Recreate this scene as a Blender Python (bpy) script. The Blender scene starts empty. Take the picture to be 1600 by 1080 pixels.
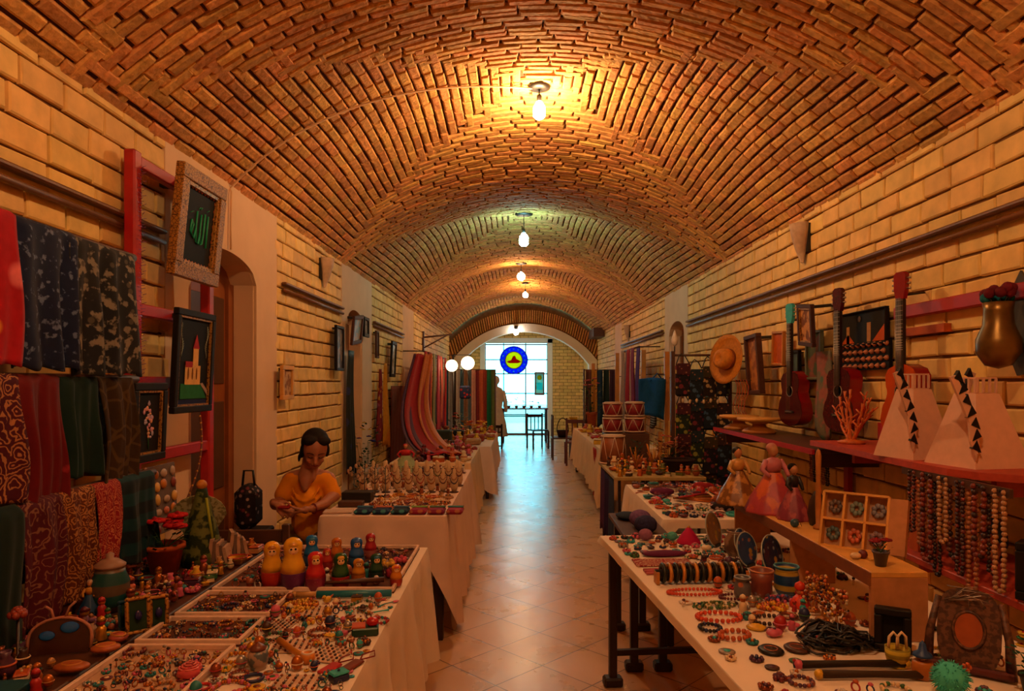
import bpy, math, random
from mathutils import Vector, Matrix, Euler, noise
PI = math.pi
sc = bpy.context.scene
COL = sc.collection
# ------------------------------------------------------------------ camera
CX, CY, CZ = 0.0, 0.0, 1.6
FPX = 1067.0
cam_d = bpy.data.cameras.new('camera'); cam = bpy.data.objects.new('camera', cam_d); COL.objects.link(cam)
cam.location = (CX, CY, CZ); cam.rotation_euler = (PI/2, 0, 0)
cam_d.sensor_width = 36.0; cam_d.lens = 36.0*FPX/1600
cam_d.shift_x = -8/1600; cam_d.shift_y = 58/1600
cam_d.clip_start = 0.05; cam_d.clip_end = 200
sc.camera = cam
# ------------------------------------------------------------------ exposure, world
sc.view_settings.view_transform = 'Standard'; sc.view_settings.look = 'None'
sc.view_settings.gamma = 1.0; sc.view_settings.use_curve_mapping = False
sc.view_settings.exposure = 1.15
sc.cycles.max_bounces = 8; sc.cycles.diffuse_bounces = 5; sc.cycles.glossy_bounces = 3
sc.cycles.sample_clamp_indirect = 4.0
sc.cycles.use_denoising = True
W = bpy.data.worlds.new('overcast_sky'); sc.world = W; W.use_nodes = True
bg = W.node_tree.nodes['Background']; bg.inputs[0].default_value = (0.13, 0.64, 0.80, 1); bg.inputs[1].default_value = 5.2

def to_x(px, Y): return CX + (px-808)*Y/FPX
def to_z(py, Y): return CZ + (598-py)*Y/FPX
def y_wall(px, X): return FPX*X/(px-808)
def y_top(py, Z): return FPX*(CZ-Z)/(py-598)

# ------------------------------------------------------------------ materials
_M = {}
def lin(c):
    return tuple(((v/12.92) if v <= .04045 else ((v+.055)/1.055)**2.4) for v in c)
def hexc(h):
    h = h.lstrip('#'); return lin(tuple(int(h[i:i+2], 16)/255 for i in (0, 2, 4)))
def M(key, col=None, rough=.6, metal=0.0, var=.12, scale=30., bump=0., island=0., spec=.5, col2=None, pat=None, pscale=8., emit=None, estr=0., trans=0., sheen=0., pw=.5, col3=None):
    """key: name. col: '#rrggbb'. pat: noise|voronoi|dots|stripes|paisley|check|flowers."""
    if key in _M: return _M[key]
    if rough >= .6: spec = min(spec, .2)
    m = bpy.data.materials.new(key); m.use_nodes = True; _M[key] = m
    nt = m.node_tree; N = nt.nodes; L = nt.links; b = N['Principled BSDF']
    base = hexc(col) if isinstance(col, str) else col
    b.inputs['Roughness'].default_value = rough; b.inputs['Metallic'].default_value = metal
    b.inputs['Specular IOR Level'].default_value = spec
    if sheen: b.inputs['Sheen Weight'].default_value = sheen
    if trans: b.inputs['Transmission Weight'].default_value = trans
    m.diffuse_color = (*base, 1)
    tc = N.new('ShaderNodeTexCoord')
    cur = None
    def rgb(c):
        n = N.new('ShaderNodeRGB'); n.outputs[0].default_value = (*c, 1); return n.outputs[0]
    def mix(f, a, bb):
        n = N.new('ShaderNodeMix'); n.data_type = 'RGBA'
        if isinstance(f, float): n.inputs[0].default_value = f
        else: L.new(f, n.inputs[0])
        L.new(a, n.inputs[6]); L.new(bb, n.inputs[7]); return n.outputs[2]
    def ramp(src, p0, p1):
        n = N.new('ShaderNodeMapRange'); n.interpolation_type = 'SMOOTHSTEP'
        n.inputs[1].default_value = p0; n.inputs[2].default_value = p1; L.new(src, n.inputs[0]); return n.outputs[0]
    cur = rgb(base)
    co = tc.outputs['Object']
    if pat:
        c2 = rgb(hexc(col2 or '#d8c090'))
        if pat == 'noise':
            n = N.new('ShaderNodeTexNoise'); n.inputs['Scale'].default_value = pscale; n.inputs['Detail'].default_value = 4; L.new(co, n.inputs['Vector'])
            f = ramp(n.outputs[0], pw-.04, pw+.04)
        elif pat == 'blobs':
            n = N.new('ShaderNodeTexVoronoi'); n.inputs['Scale'].default_value = pscale; L.new(co, n.inputs['Vector'])
            f = ramp(n.outputs['Distance'], pw, pw-.1)
        elif pat == 'cells':
            n = N.new('ShaderNodeTexVoronoi'); n.feature = 'DISTANCE_TO_EDGE'; n.inputs['Scale'].default_value = pscale; L.new(co, n.inputs['Vector'])
            f = ramp(n.outputs['Distance'], .07*pw, .03*pw)
        elif pat in ('stripes', 'bands', 'vstripes'):
            n = N.new('ShaderNodeTexWave'); n.bands_direction = {'stripes': 'Y', 'bands': 'Z', 'vstripes': 'X'}[pat]
            n.inputs['Scale'].default_value = pscale; n.inputs['Distortion'].default_value = .6; L.new(co, n.inputs['Vector'])
            f = ramp(n.outputs[0], pw-.1, pw+.1)
        elif pat == 'paisley':
            n = N.new('ShaderNodeTexVoronoi'); n.inputs['Scale'].default_value = pscale
            nw = N.new('ShaderNodeTexNoise'); nw.inputs['Scale'].default_value = pscale*.8; nw.inputs['Detail'].default_value = 3; L.new(co, nw.inputs['Vector'])
            va = N.new('ShaderNodeVectorMath'); va.operation = 'MULTIPLY_ADD'; va.inputs[1].default_value = (1.6/pscale,)*3; L.new(nw.outputs['Color'], va.inputs[0]); L.new(co, va.inputs[2]); L.new(va.outputs[0], n.inputs['Vector'])
            w = N.new('ShaderNodeMath'); w.operation = 'SINE'; mm = N.new('ShaderNodeMath'); mm.operation = 'MULTIPLY'; mm.inputs[1].default_value = 26
            L.new(n.outputs['Distance'], mm.inputs[0]); L.new(mm.outputs[0], w.inputs[0])
            n2 = N.new('ShaderNodeTexNoise'); n2.inputs['Scale'].default_value = pscale*.6; L.new(co, n2.inputs['Vector'])
            a = N.new('ShaderNodeMath'); a.operation = 'ADD'; L.new(w.outputs[0], a.inputs[0]); L.new(n2.outputs[0], a.inputs[1])
            f = ramp(a.outputs[0], pw+.3, pw+.7)
        elif pat == 'marble':
            n = N.new('ShaderNodeTexWave'); n.bands_direction = 'DIAGONAL'
            n.inputs['Scale'].default_value = pscale; n.inputs['Distortion'].default_value = 9; n.inputs['Detail'].default_value = 3; L.new(co, n.inputs['Vector'])
            f = ramp(n.outputs[0], pw, pw+.25)
        cur = mix(f, cur, c2)
        if col3:
            n3 = N.new('ShaderNodeTexVoronoi'); n3.inputs['Scale'].default_value = pscale*.7; L.new(co, n3.inputs['Vector'])
            cur = mix(ramp(n3.outputs['Distance'], .26, .18), cur, rgb(hexc(col3)))
    if island:
        g = N.new('ShaderNodeNewGeometry')
        h = N.new('ShaderNodeHueSaturation'); L.new(cur, h.inputs['Color'])
        mr = N.new('ShaderNodeMapRange'); mr.inputs[3].default_value = 1-island; mr.inputs[4].default_value = 1+island*.7
        L.new(g.outputs['Random Per Island'], mr.inputs[0]); L.new(mr.outputs[0], h.inputs['Value'])
        mr2 = N.new('ShaderNodeMapRange'); mr2.inputs[3].default_value = .5-island*.06; mr2.inputs[4].default_value = .5+island*.06
        mu = N.new('ShaderNodeMath'); mu.operation = 'MULTIPLY'; mu.inputs[1].default_value = 7.3; fr = N.new('ShaderNodeMath'); fr.operation = 'FRACT'
        L.new(g.outputs['Random Per Island'], mu.inputs[0]); L.new(mu.outputs[0], fr.inputs[0]); L.new(fr.outputs[0], mr2.inputs[0]); L.new(mr2.outputs[0], h.inputs['Hue'])
        cur = h.outputs[0]
    nz = None
    if var or bump:
        nz = N.new('ShaderNodeTexNoise'); nz.inputs['Scale'].default_value = scale; nz.inputs['Detail'].default_value = 5; L.new(co, nz.inputs['Vector'])
    if var:
        h = N.new('ShaderNodeHueSaturation'); L.new(cur, h.inputs['Color'])
        mr = N.new('ShaderNodeMapRange'); mr.inputs[1].default_value = .3; mr.inputs[2].default_value = .7
        mr.inputs[3].default_value = 1-var; mr.inputs[4].default_value = 1+var; L.new(nz.outputs[0], mr.inputs[0]); L.new(mr.outputs[0], h.inputs['Value'])
        cur = h.outputs[0]
    L.new(cur, b.inputs['Base Color'])
    if bump:
        bp = N.new('ShaderNodeBump'); bp.inputs['Strength'].default_value = 1.0; bp.inputs['Distance'].default_value = bump
        L.new(nz.outputs[0], bp.inputs['Height']); L.new(bp.outputs[0], b.inputs['Normal'])
    if emit:
        b.inputs['Emission Color'].default_value = (*(hexc(emit) if isinstance(emit, str) else emit), 1); b.inputs['Emission Strength'].default_value = estr
    return m

# ------------------------------------------------------------------ mesh builder
class MB:
    def __init__(s): s.v = []; s.f = []; s.mi = []; s.sm = []; s.mats = []
    def mat(s, m):
        if m is None: return 0
        if m not in s.mats: s.mats.append(m)
        return s.mats.index(m)
    def add(s, vs, fs, m=None, T=None, smooth=False):
        o = len(s.v)
        if T is not None: vs = [T @ Vector(p) for p in vs]
        s.v.extend([tuple(p) for p in vs]); k = s.mat(m)
        for f in fs: s.f.append(tuple(i+o for i in f)); s.mi.append(k); s.sm.append(smooth)
        return s
    def box(s, x0, x1, y0, y1, z0, z1, m=None, T=None, bev=0.0):
        if bev <= 0:
            vs = [(x, y, z) for z in (z0, z1) for y in (y0, y1) for x in (x0, x1)]
            return s.add(vs, [(0, 2, 3, 1), (4, 5, 7, 6), (0, 1, 5, 4), (2, 6, 7, 3), (0, 4, 6, 2), (1, 3, 7, 5)], m, T)
        b = min(bev, (x1-x0)*.45, (y1-y0)*.45, (z1-z0)*.45); vs = []
        rings = [(z0, b), (z0+b, 0), (z1-b, 0), (z1, b)]
        for z, i in rings:
            c = b
            if i:   # inset ring of 8
                pts = [(x0+c+i*.0, y0+i), (x1-c, y0+i), (x1-i, y0+c), (x1-i, y1-c), (x1-c, y1-i), (x0+c, y1-i), (x0+i, y1-c), (x0+i, y0+c)]
            else:
                pts = [(x0+c, y0), (x1-c, y0), (x1, y0+c), (x1, y1-c), (x1-c, y1), (x0+c, y1), (x0, y1-c), (x0, y0+c)]
            vs += [(p[0], p[1], z) for p in pts]
        fs = [tuple(reversed(range(8))), tuple(range(24, 32))]
        for r in range(3):
            for i in range(8): j = (i+1) % 8; fs.append((r*8+i, r*8+j, (r+1)*8+j, (r+1)*8+i))
        return s.add(vs, fs, m, T)
    def lathe(s, prof, seg=16, m=None, T=None, smooth=True, sx=1., sy=1.):
        """prof: (r, z) bottom to top"""
        vs = []; fs = []; n = len(prof)
        for r, z in prof:
            for i in range(seg):
                a = 2*PI*i/seg; vs.append((r*math.cos(a)*sx, r*math.sin(a)*sy, z))
        for k in range(n-1):
            for i in range(seg):
                j = (i+1) % seg; fs.append((k*seg+i, k*seg+j, (k+1)*seg+j, (k+1)*seg+i))
        if prof[0][0] > 1e-5: fs.append(tuple(reversed(range(seg))))
        if prof[-1][0] > 1e-5: fs.append(tuple((n-1)*seg+i for i in range(seg)))
        return s.add(vs, fs, m, T, smooth)
    def ball(s, c, r, m=None, seg=10, rings=6, sc_=(1, 1, 1), T=None):
        prof = [(r*math.sin(PI*k/rings), -r*math.cos(PI*k/rings)) for k in range(rings+1)]
        prof[0] = (1e-6, -r); prof[-1] = (1e-6, r)
        TT = Matrix.Translation(c) @ Matrix.Diagonal((*sc_, 1))
        if T is not None: TT = T @ TT
        return s.lathe(prof, seg, m, TT)
    def tube(s, pts, rad, seg=8, m=None, T=None, closed=False, flat=1.0):
        pts = [Vector(p) for p in pts]; n = len(pts)
        rads = rad if isinstance(rad, (list, tuple)) else [rad]*n
        vs = []; fs = []; up = Vector((0, 0, 1)); prev = None
        for k, p in enumerate(pts):
            if closed: d = pts[(k+1) % n]-pts[(k-1) % n]
            else: d = pts[min(k+1, n-1)]-pts[max(k-1, 0)]
            if d.length < 1e-9: d = Vector((0, 0, 1))
            d.normalize()
            if prev is None:
                a = up if abs(d.z) < .9 else Vector((1, 0, 0)); u = d.cross(a).normalized()
            else:
                u = prev - d*prev.dot(d)
                u = u.normalized() if u.length > 1e-6 else d.orthogonal().normalized()
            prev = u; w = d.cross(u)
            for i in range(seg):
                a = 2*PI*i/seg; vs.append(p + (u*math.cos(a) + w*math.sin(a)*flat)*rads[k])
        for k in range(n if closed else n-1):
            k2 = (k+1) % n
            for i in range(seg):
                j = (i+1) % seg; fs.append((k*seg+i, k*seg+j, k2*seg+j, k2*seg+i))
        if not closed: fs.append(tuple(reversed(range(seg)))); fs.append(tuple((n-1)*seg+i for i in range(seg)))
        return s.add(vs, fs, m, T, True)
    def cyl(s, a, b, r, seg=10, m=None, r2=None, T=None):
        return s.tube([a, b], [r, r if r2 is None else r2], seg, m, T)
    def ring(s, c, R, r, seg=20, ts=6, m=None, T=None, sx=1., sy=1.):
        return s.tube([(c[0]+R*sx*math.cos(2*PI*i/seg), c[1]+R*sy*math.sin(2*PI*i/seg), c[2]) for i in range(seg)], r, ts, m, T, closed=True)
    def prism(s, pts, d0, d1, m=None, T=None, smooth=False):
        """outline in x,z extruded along y from d0 to d1"""
        n = len(pts); vs = [(p[0], d0, p[1]) for p in pts]+[(p[0], d1, p[1]) for p in pts]
        fs = [tuple(range(n)), tuple(reversed(range(n, 2*n)))]+[(i, i+n, (i+1) % n+n, (i+1) % n) for i in range(n)]
        return s.add(vs, fs, m, T, smooth)
    def grid(s, fn, nu, nv, m=None, T=None, smooth=True, cu=False):
        vs = [fn(i/nu, j/nv) for j in range(nv+1) for i in range(nu+1)]
        fs = [(j*(nu+1)+i, j*(nu+1)+i+1, (j+1)*(nu+1)+i+1, (j+1)*(nu+1)+i) for j in range(nv) for i in range(nu)]
        return s.add(vs, fs, m, T, smooth)
    def build(s, name, parent=None, thick=0.0):
        me = bpy.data.meshes.new(name); me.from_pydata(s.v, [], s.f)
        for m in s.mats: me.materials.append(m)
        me.polygons.foreach_set('material_index', s.mi); me.polygons.foreach_set('use_smooth', s.sm)
        me.update()
        o = bpy.data.objects.new(name, me); COL.objects.link(o)
        if thick:
            md = o.modifiers.new('thickness', 'SOLIDIFY'); md.thickness = thick; md.offset = 0
        if parent is not None: o.parent = parent
        return o

def tag(o, label=None, cat=None, group=None, kind=None):
    if label: o['label'] = label
    if cat: o['category'] = cat
    if group: o['group'] = group
    if kind: o['kind'] = kind
    return o
def empty(name, loc, label, cat, group=None, rot=(0, 0, 0)):
    o = bpy.data.objects.new(name, None); COL.objects.link(o); o.location = loc; o.rotation_euler = rot
    o.empty_display_size = .1
    return tag(o, label, cat, group)
def copy_tree(o, parent=None):
    c = o.copy(); COL.objects.link(c); c.parent = parent
    for ch in [x for x in o.children]: copy_tree(ch, c)
    return c
def struct(o): o['kind'] = 'structure'; return o
def RZ(a): return Matrix.Rotation(a, 4, 'Z')
def RX(a): return Matrix.Rotation(a, 4, 'X')
def RY(a): return Matrix.Rotation(a, 4, 'Y')
def TR(*p): return Matrix.Translation(p if len(p) == 3 else p[0])
rnd = random.Random(7)
# ================================================================== THE ROOM
XL, XR, XC, HW = -1.9, 2.25, 0.175, 2.075
YB, YE, YW = -2.6, 19.0, 20.8        # back of the vault, its far end, the window wall
ZS, ZCR = 2.88, 3.84                  # springing, crown
BAY, BC = 4.3, 5.2
def vz(x, y):
    u = max(-1, min(1, (x-XC)/HW)); rise = ZCR-ZS-.02
    R = (HW*HW+rise*rise)/(2*rise); z = ZS + math.sqrt(max(R*R-(x-XC)**2, 0))-(R-rise)
    return z + .10*math.cos(2*PI*(y-BC)/BAY)*(1-u*u) - .04*(1-u*u)
m_brick_v = M('vault_brick', '#d29858', .85, var=.22, scale=26, bump=.012, island=.24)
m_mortar = M('vault_mortar', '#5c3a24', .95, var=.2, scale=14, bump=.01)
m_brick_w = M('painted_brick', '#e6be74', .7, var=.14, scale=9, bump=.006, island=.13)
m_joint = M('wall_joint', '#7a5430', .9, var=.2, scale=12)
m_plaster = M('plaster', '#d9b896', .85, var=.06, scale=3, bump=.002)
m_white = M('white_plaster', '#e8dccc', .8, var=.05, scale=3)
# vault: arc-length parametrisation
_N = 120; _xs = [XL+(XR-XL)*i/_N for i in range(_N+1)]; _s = [0.0]
for i in range(_N):
    _s.append(_s[-1]+math.hypot(_xs[i+1]-_xs[i], vz(_xs[i+1], BC+BAY/4)-vz(_xs[i], BC+BAY/4)))
SL = _s[-1]
def x_of(s):
    s = max(0, min(SL, s)); lo, hi = 0, _N
    while hi-lo > 1:
        k = (lo+hi)//2
        if _s[k] <= s: lo = k
        else: hi = k
    return _xs[lo]+(_xs[hi]-_xs[lo])*(s-_s[lo])/(_s[hi]-_s[lo])
def vp(s, y): x = x_of(s); return Vector((x, y, vz(x, y)))
def vn(s, y):
    e = .03; a = vp(min(s+e, SL), y)-vp(max(s-e, 0), y); b = vp(s, y+e)-vp(s, y-e)
    n = b.cross(a); n.normalize()
    if n.z > 0: n = -n
    return n
mb = MB()
def _mort(u, v):
    y = YB+(YE-YB)*v; s = SL*u; return vp(s, y)-vn(s, y)*.022
mb.grid(_mort, 60, 140, m_mortar)
def vbrick(s0, s1, y0, y1):
    j = lambda a: rnd.uniform(-a, a)
    g = .0065; s0 += g+j(.004); s1 -= g+j(.004); y0 += g+j(.004); y1 -= g+j(.004)
    s0 = max(s0, 0); s1 = min(s1, SL)
    if s1-s0 < .02 or y1-y0 < .02: return
    n = vn((s0+s1)/2, (y0+y1)/2); h = j(.006); skew = j(.05)
    back = []; mid = []; front = []
    cs, cy = (s0+s1)/2, (y0+y1)/2
    for s, y in ((s0, y0), (s1, y0), (s1, y1), (s0, y1)):
        p = vp(s, y); back.append(p-n*.03); mid.append(p-n*(.011+j(.003)))
        p2 = vp(cs+(s-cs)*(1-.02/max(s1-s0, .04)), cy+(y-cy)*(1-.02/max(y1-y0, .04)))
        front.append(p2+n*(h*.7+j(.002)))
    mb.add(back+mid+front, [(0, 1, 5, 4), (1, 2, 6, 5), (2, 3, 7, 6), (3, 0, 4, 7), (4, 5, 9, 8), (5, 6, 10, 9), (6, 7, 11, 10), (7, 4, 8, 11), (8, 9, 10, 11)], m_brick_v, None, False)
def side_region(s, y, m=0.0):
    t = ((y-BC+BAY/2) % BAY)-BAY/2      # offset from the bay centre
    return abs(s-SL/2)/(SL/2) > abs(t)/(BAY/2)-m
P = .078; BL = .235
y = YB; r = 0
while y < YE-.02:                       # courses across the vault
    s = -(r % 2)*BL/2 - rnd.uniform(0, .03)
    while s < SL:
        e = s+BL*rnd.uniform(.86, 1.1)
        if not side_region((s+e)/2, y+P/2, -.03): vbrick(s, e, y, y+P)
        s = e
    y += P; r += 1
s = 0; r = 0
while s < SL-.02:                       # courses along the vault
    y = YB-(r % 2)*BL/2
    while y < YE:
        e = y+BL*rnd.uniform(.86, 1.1)
        if side_region(s+P/2, (y+e)/2, .035): vbrick(s, s+P, y, min(e, YE))
        y = e
    s += P; r += 1
ceiling = struct(mb.build('ceiling'))

# side walls --------------------------------------------------------
def arch_z(y, y0, y1, zs, zt):
    c = (y0+y1)/2; w = (y1-y0)/2; return zs+(zt-zs)*math.sqrt(max(0, 1-((y-c)/w)**2))
OPEN_L = [(3.95, 4.94, 2.30, 2.46), (7.60, 8.32, 2.30, 2.44)]
OPEN_R = [(9.15, 10.05, 2.28, 2.46)]
PLAS_L = [(3.66, 5.36), (7.35, 8.86), (11.25, 12.45)]
PLAS_R = [(8.95, 10.35), (14.6, 15.6)]
def side_wall(side, X, opens, plas):
    sg = 1 if side == 'left' else -1     # inward normal direction in x
    mb = MB(); D = .5
    # backing slabs between openings
    ys = [YB]
    for o in opens: ys += [o[0], o[1]]
    ys.append(YE)
    xa, xb = sorted((X-sg*.006, X-sg*D))
    for i in range(0, len(ys), 2): mb.box(xa, xb, ys[i], ys[i+1], 0, ZS+.08, m_joint)
    for (y0, y1, zs, zt) in opens:
        n = 12; pts = [(y0, ZS+.08)]+[(y0+(y1-y0)*i/n, arch_z(y0+(y1-y0)*i/n, y0, y1, zs, zt)) for i in range(n+1)]+[(y1, ZS+.08)]
        vs = [(xa, p[0], p[1]) for p in pts]+[(xb, p[0], p[1]) for p in pts]; k = len(pts)
        mb.add(vs, [tuple(range(k)), tuple(reversed(range(k, 2*k)))]+[(i, (i+1) % k, (i+1) % k+k, i+k) for i in range(k)], m_plaster)
        # plaster reveals
        for yy in (y0, y1):
            t = .012 if yy == y0 else -.012; a, b = sorted((yy, yy+t)); mb.box(xa, xb, a, b, 0, zs, m_plaster)
    # plaster skins
    for (y0, y1) in plas:
        segs = [(y0, y1)]
        for o in opens:
            if o[0] > y0 and o[1] < y1: segs = [(y0, o[0]), (o[1], y1)]
        a, b = sorted((X-sg*.02, X+sg*.014))
        for (c, d) in segs: mb.box(a, b, c, d, 0, ZS+.06, m_plaster)
        for o in opens:
            if o[0] > y0 and o[1] < y1:
                n = 16
                for i in range(n):
                    ya = o[0]+(o[1]-o[0])*i/n; yb = o[0]+(o[1]-o[0])*(i+1)/n
                    za = arch_z(ya, *o[:2], o[2], o[3]); zb = arch_z(yb, *o[:2], o[2], o[3])
                    vs = [(x, yy, z) for x in (a, b) for (yy, z) in ((ya, za), (yb, zb), (yb, ZS+.06), (ya, ZS+.06))]
                    mb.add(vs, [(0, 1, 2, 3), (7, 6, 5, 4), (0, 4, 5, 1), (3, 2, 6, 7)], m_plaster)
    # bricks
    def blocked(ya, yb):
        return [(a, b) for a, b in plas if yb > a and ya < b]
    H = .124; BLW = .285; z = .0; r = 0
    while z < ZS+.03:
        h = H; y = YB-(r % 2)*BLW/2
        while y < YE:
            e = y+BLW*rnd.uniform(.82, 1.1)
            ya, yb = y+.006, min(e, YE)-.006
            for (a, b) in blocked(ya, yb):
                tooth = .035 if r % 2 else -.0
                if ya >= a and yb <= b: ya = yb
                elif ya < a: yb = min(yb, a+tooth)
                else: ya = max(ya, b-tooth)
            if yb-ya > .03:
                j = lambda q: rnd.uniform(-q, q)
                z0, z1 = z+.007, z+h-.007
                xf = X+sg*(.014+j(.004)); c = .008
                pts = [(ya, z0), (yb, z0), (yb, z1), (ya, z1)]
                jit = [(j(.004), j(.004)) for _ in pts]
                bk = [(X-sg*.01, p[0]+q[0], p[1]+q[1]) for p, q in zip(pts, jit)]
                md = [(xf-sg*.006, p[0]+q[0], p[1]+q[1]) for p, q in zip(pts, jit)]
                ins = [(1, 1), (-1, 1), (-1, -1), (1, -1)]
                fr = [(xf+j(.002), p[0]+q[0]+i[0]*c, p[1]+q[1]+i[1]*c) for p, q, i in zip(pts, jit, ins)]
                fs = [(0, 1, 5, 4), (1, 2, 6, 5), (2, 3, 7, 6), (3, 0, 4, 7), (4, 5, 9, 8), (5, 6, 10, 9), (6, 7, 11, 10), (7, 4, 8, 11), (8, 9, 10, 11)]
                if sg < 0: fs = [tuple(reversed(f)) for f in fs]
                mb.add(bk+md+fr, fs, m_brick_w)
            y = e
        z += h; r += 1
    return struct(mb.build('wall_'+side))
side_wall('left', XL, OPEN_L, PLAS_L)
side_wall('right', XR, OPEN_R, PLAS_R)
# doors in the recesses
m_door = M('brown_door_wood', '#8a4a1e', .5, var=.2, scale=6)
m_door2 = M('dark_door_wood', '#4a2a18', .5, var=.2, scale=6)
for i, (sg, X, o) in enumerate([(1, XL, OPEN_L[0]), (1, XL, OPEN_L[1]), (-1, XR, OPEN_R[0])]):
    mb = MB(); xf = X-sg*.17; xb = X-sg*.26; a, b = sorted((xf, xb)); y0, y1 = o[0]+.012, o[1]-.012
    mb.box(a, b, y0, y1, 0, o[3]+.02, m_door)
    for yy in (y0, y1-.09):
        c, d = sorted((xf+sg*.025, xf)); mb.box(c, d, yy, yy+.09, 0, o[2], m_door)
    for k in range(3):
        c, d = sorted((xf+sg*.012, xf)); mb.box(c, d, y0+.13, y1-.13, .15+k*.72, .75+k*.72, m_door2, bev=.008)
    struct(mb.build('door_%d' % (i+1)))
# soldier bricks above the arched opening on the right
# floor ---------------------------------------------------------------
m_floor = bpy.data.materials.new('glazed_floor_tile'); m_floor.use_nodes = True
nt = m_floor.node_tree; N = nt.nodes; L = nt.links; b = N['Principled BSDF']
tc = N.new('ShaderNodeTexCoord'); mp = N.new('ShaderNodeMapping'); mp.inputs['Rotation'].default_value = (0, 0, PI/4); mp.inputs['Location'].default_value = (.11, .05, 0)
L.new(tc.outputs['Object'], mp.inputs[0])
br = N.new('ShaderNodeTexBrick'); br.offset = 0; br.squash = 1; L.new(mp.outputs[0], br.inputs['Vector'])
br.inputs['Scale'].default_value = 1; br.inputs['Brick Width'].default_value = .36; br.inputs['Row Height'].default_value = .36; br.inputs['Mortar Size'].default_value = .0035
br.inputs['Color1'].default_value = (*hexc('#d2a67c'), 1); br.inputs['Color2'].default_value = (*hexc('#c89c74'), 1); br.inputs['Mortar'].default_value = (*hexc('#6a4c38'), 1)
nz = N.new('ShaderNodeTexNoise'); nz.inputs['Scale'].default_value = 3; nz.inputs['Detail'].default_value = 6; L.new(tc.outputs['Object'], nz.inputs['Vector'])
hs = N.new('ShaderNodeHueSaturation'); mr = N.new('ShaderNodeMapRange'); mr.inputs[3].default_value = .8; mr.inputs[4].default_value = 1.15
L.new(nz.outputs[0], mr.inputs[0]); L.new(mr.outputs[0], hs.inputs['Value']); L.new(br.outputs['Color'], hs.inputs['Color']); L.new(hs.outputs[0], b.inputs['Base Color']); b.inputs['Specular IOR Level'].default_value = .85
mr2 = N.new('ShaderNodeMapRange'); mr2.inputs[3].default_value = .20; mr2.inputs[4].default_value = .38; L.new(nz.outputs[0], mr2.inputs[0]); L.new(mr2.outputs[0], b.inputs['Roughness'])
nb = N.new('ShaderNodeTexNoise'); nb.inputs['Scale'].default_value = 5; nb.inputs['Detail'].default_value = 2; L.new(tc.outputs['Object'], nb.inputs['Vector'])
bp = N.new('ShaderNodeBump'); bp.inputs['Distance'].default_value = .006; bp.inputs['Strength'].default_value = .6; L.new(nb.outputs[0], bp.inputs['Height'])
bp2 = N.new('ShaderNodeBump'); bp2.inputs['Distance'].default_value = .002; bp2.invert = True; L.new(br.outputs['Fac'], bp2.inputs['Height']); L.new(bp.outputs[0], bp2.inputs['Normal']); L.new(bp2.outputs[0], b.inputs['Normal'])
mb = MB(); mb.box(XL-.5, XR+.5, YB, YW+.3, -.12, 0, m_floor); struct(mb.build('floor'))
# back wall behind the camera
mb = MB(); mb.box(XL-.5, XR+.5, YB-.2, YB, 0, 4.1, m_brick_w); struct(mb.build('wall_back'))

# far end: brick ring, white arch, alcove and window wall --------------
mb = MB()
AX0, AX1, AZS, AZT = -1.58, 2.0, 2.10, 3.02      # opening
def arc(x0, x1, zs, zt, n=28, p=1.0):
    c = (x0+x1)/2; w = (x1-x0)/2; r = zt-zs; R = (w*w+r*r)/(2*r)
    return [(x0+(x1-x0)*i/n, zs+math.sqrt(max(0, R*R-(x0+(x1-x0)*i/n-c)**2))-(R-r)) for i in range(n+1)]
inner = [(AX0, 0)]+arc(AX0, AX1, AZS, AZT)+[(AX1, 0)]
outer = [(AX0-.22, 0)]+arc(AX0-.22, AX1+.22, AZS+.12, AZT+.22)+[(AX1+.22, 0)]
n = len(inner)
vs = [(p[0], yy, p[1]) for yy in (YE-.05, YE+.35) for p in inner+outer]
k = 2*n; fs = []
for i in range(n-1):
    fs += [(i, i+1, n+i+1, n+i), (k+n+i, k+n+i+1, k+i+1, k+i), (i, k+i, k+i+1, i+1), (n+i+1, k+n+i+1, k+n+i, n+i)]
mb.add(vs, fs, m_white)
struct(mb.build('trim_1'))
# wall face over the arch
mb = MB(); top = [(x, vz(x, YE)+.25) for x in [XL-.5+(XR-XL+1)*i/28 for i in range(29)]]
top = [(XL-.5, 0)]+top+[(XR+.5, 0)]
vs = [(p[0], YE+.02, p[1]) for p in outer+top]; n = len(outer)
mb.add(vs, [(i, i+1, n+i+1, n+i) for i in range(n-1)], m_joint)
for i in range(70):      # ring of thin bricks standing on edge
    t = i/69; a, bb = arc(AX0-.24, AX1+.24, AZS+.14, AZT+.26, 69)[i], arc(AX0-.36, AX1+.36, AZS+.55, AZT+.60, 69)[i]
    d = Vector((bb[0]-a[0], 0, bb[1]-a[1])); w = Vector((d.z, 0, -d.x)).normalized()*.018
    A = Vector((a[0], YE-.03, a[1])); B = Vector((bb[0], YE-.03, bb[1])); q = Vector((0, .06, 0))
    mb.add([A-w, A+w, B+w, B-w, A-w+q, A+w+q, B+w+q, B-w+q], [(0, 1, 2, 3), (7, 6, 5, 4), (0, 4, 5, 1), (1, 5, 6, 2), (2, 6, 7, 3), (3, 7, 4, 0)], m_brick_v)
struct(mb.build('wall_front'))
# alcove side walls, roof
mb = MB(); mb.box(AX0-.35, AX0-.02, YE+.3, YW, 0, 3.3, m_brick_w); struct(mb.build('wall_alcove_left'))
mb = MB(); mb.box(AX1+.02, AX1+.35, YE+.3, YW, 0, 3.3, m_brick_w); struct(mb.build('wall_alcove_right'))
mb = MB(); mb.box(AX0-.35, AX1+.35, YE+.3, YW+.2, 3.12, 3.3, m_plaster); struct(mb.build('ceiling_alcove'))
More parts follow.
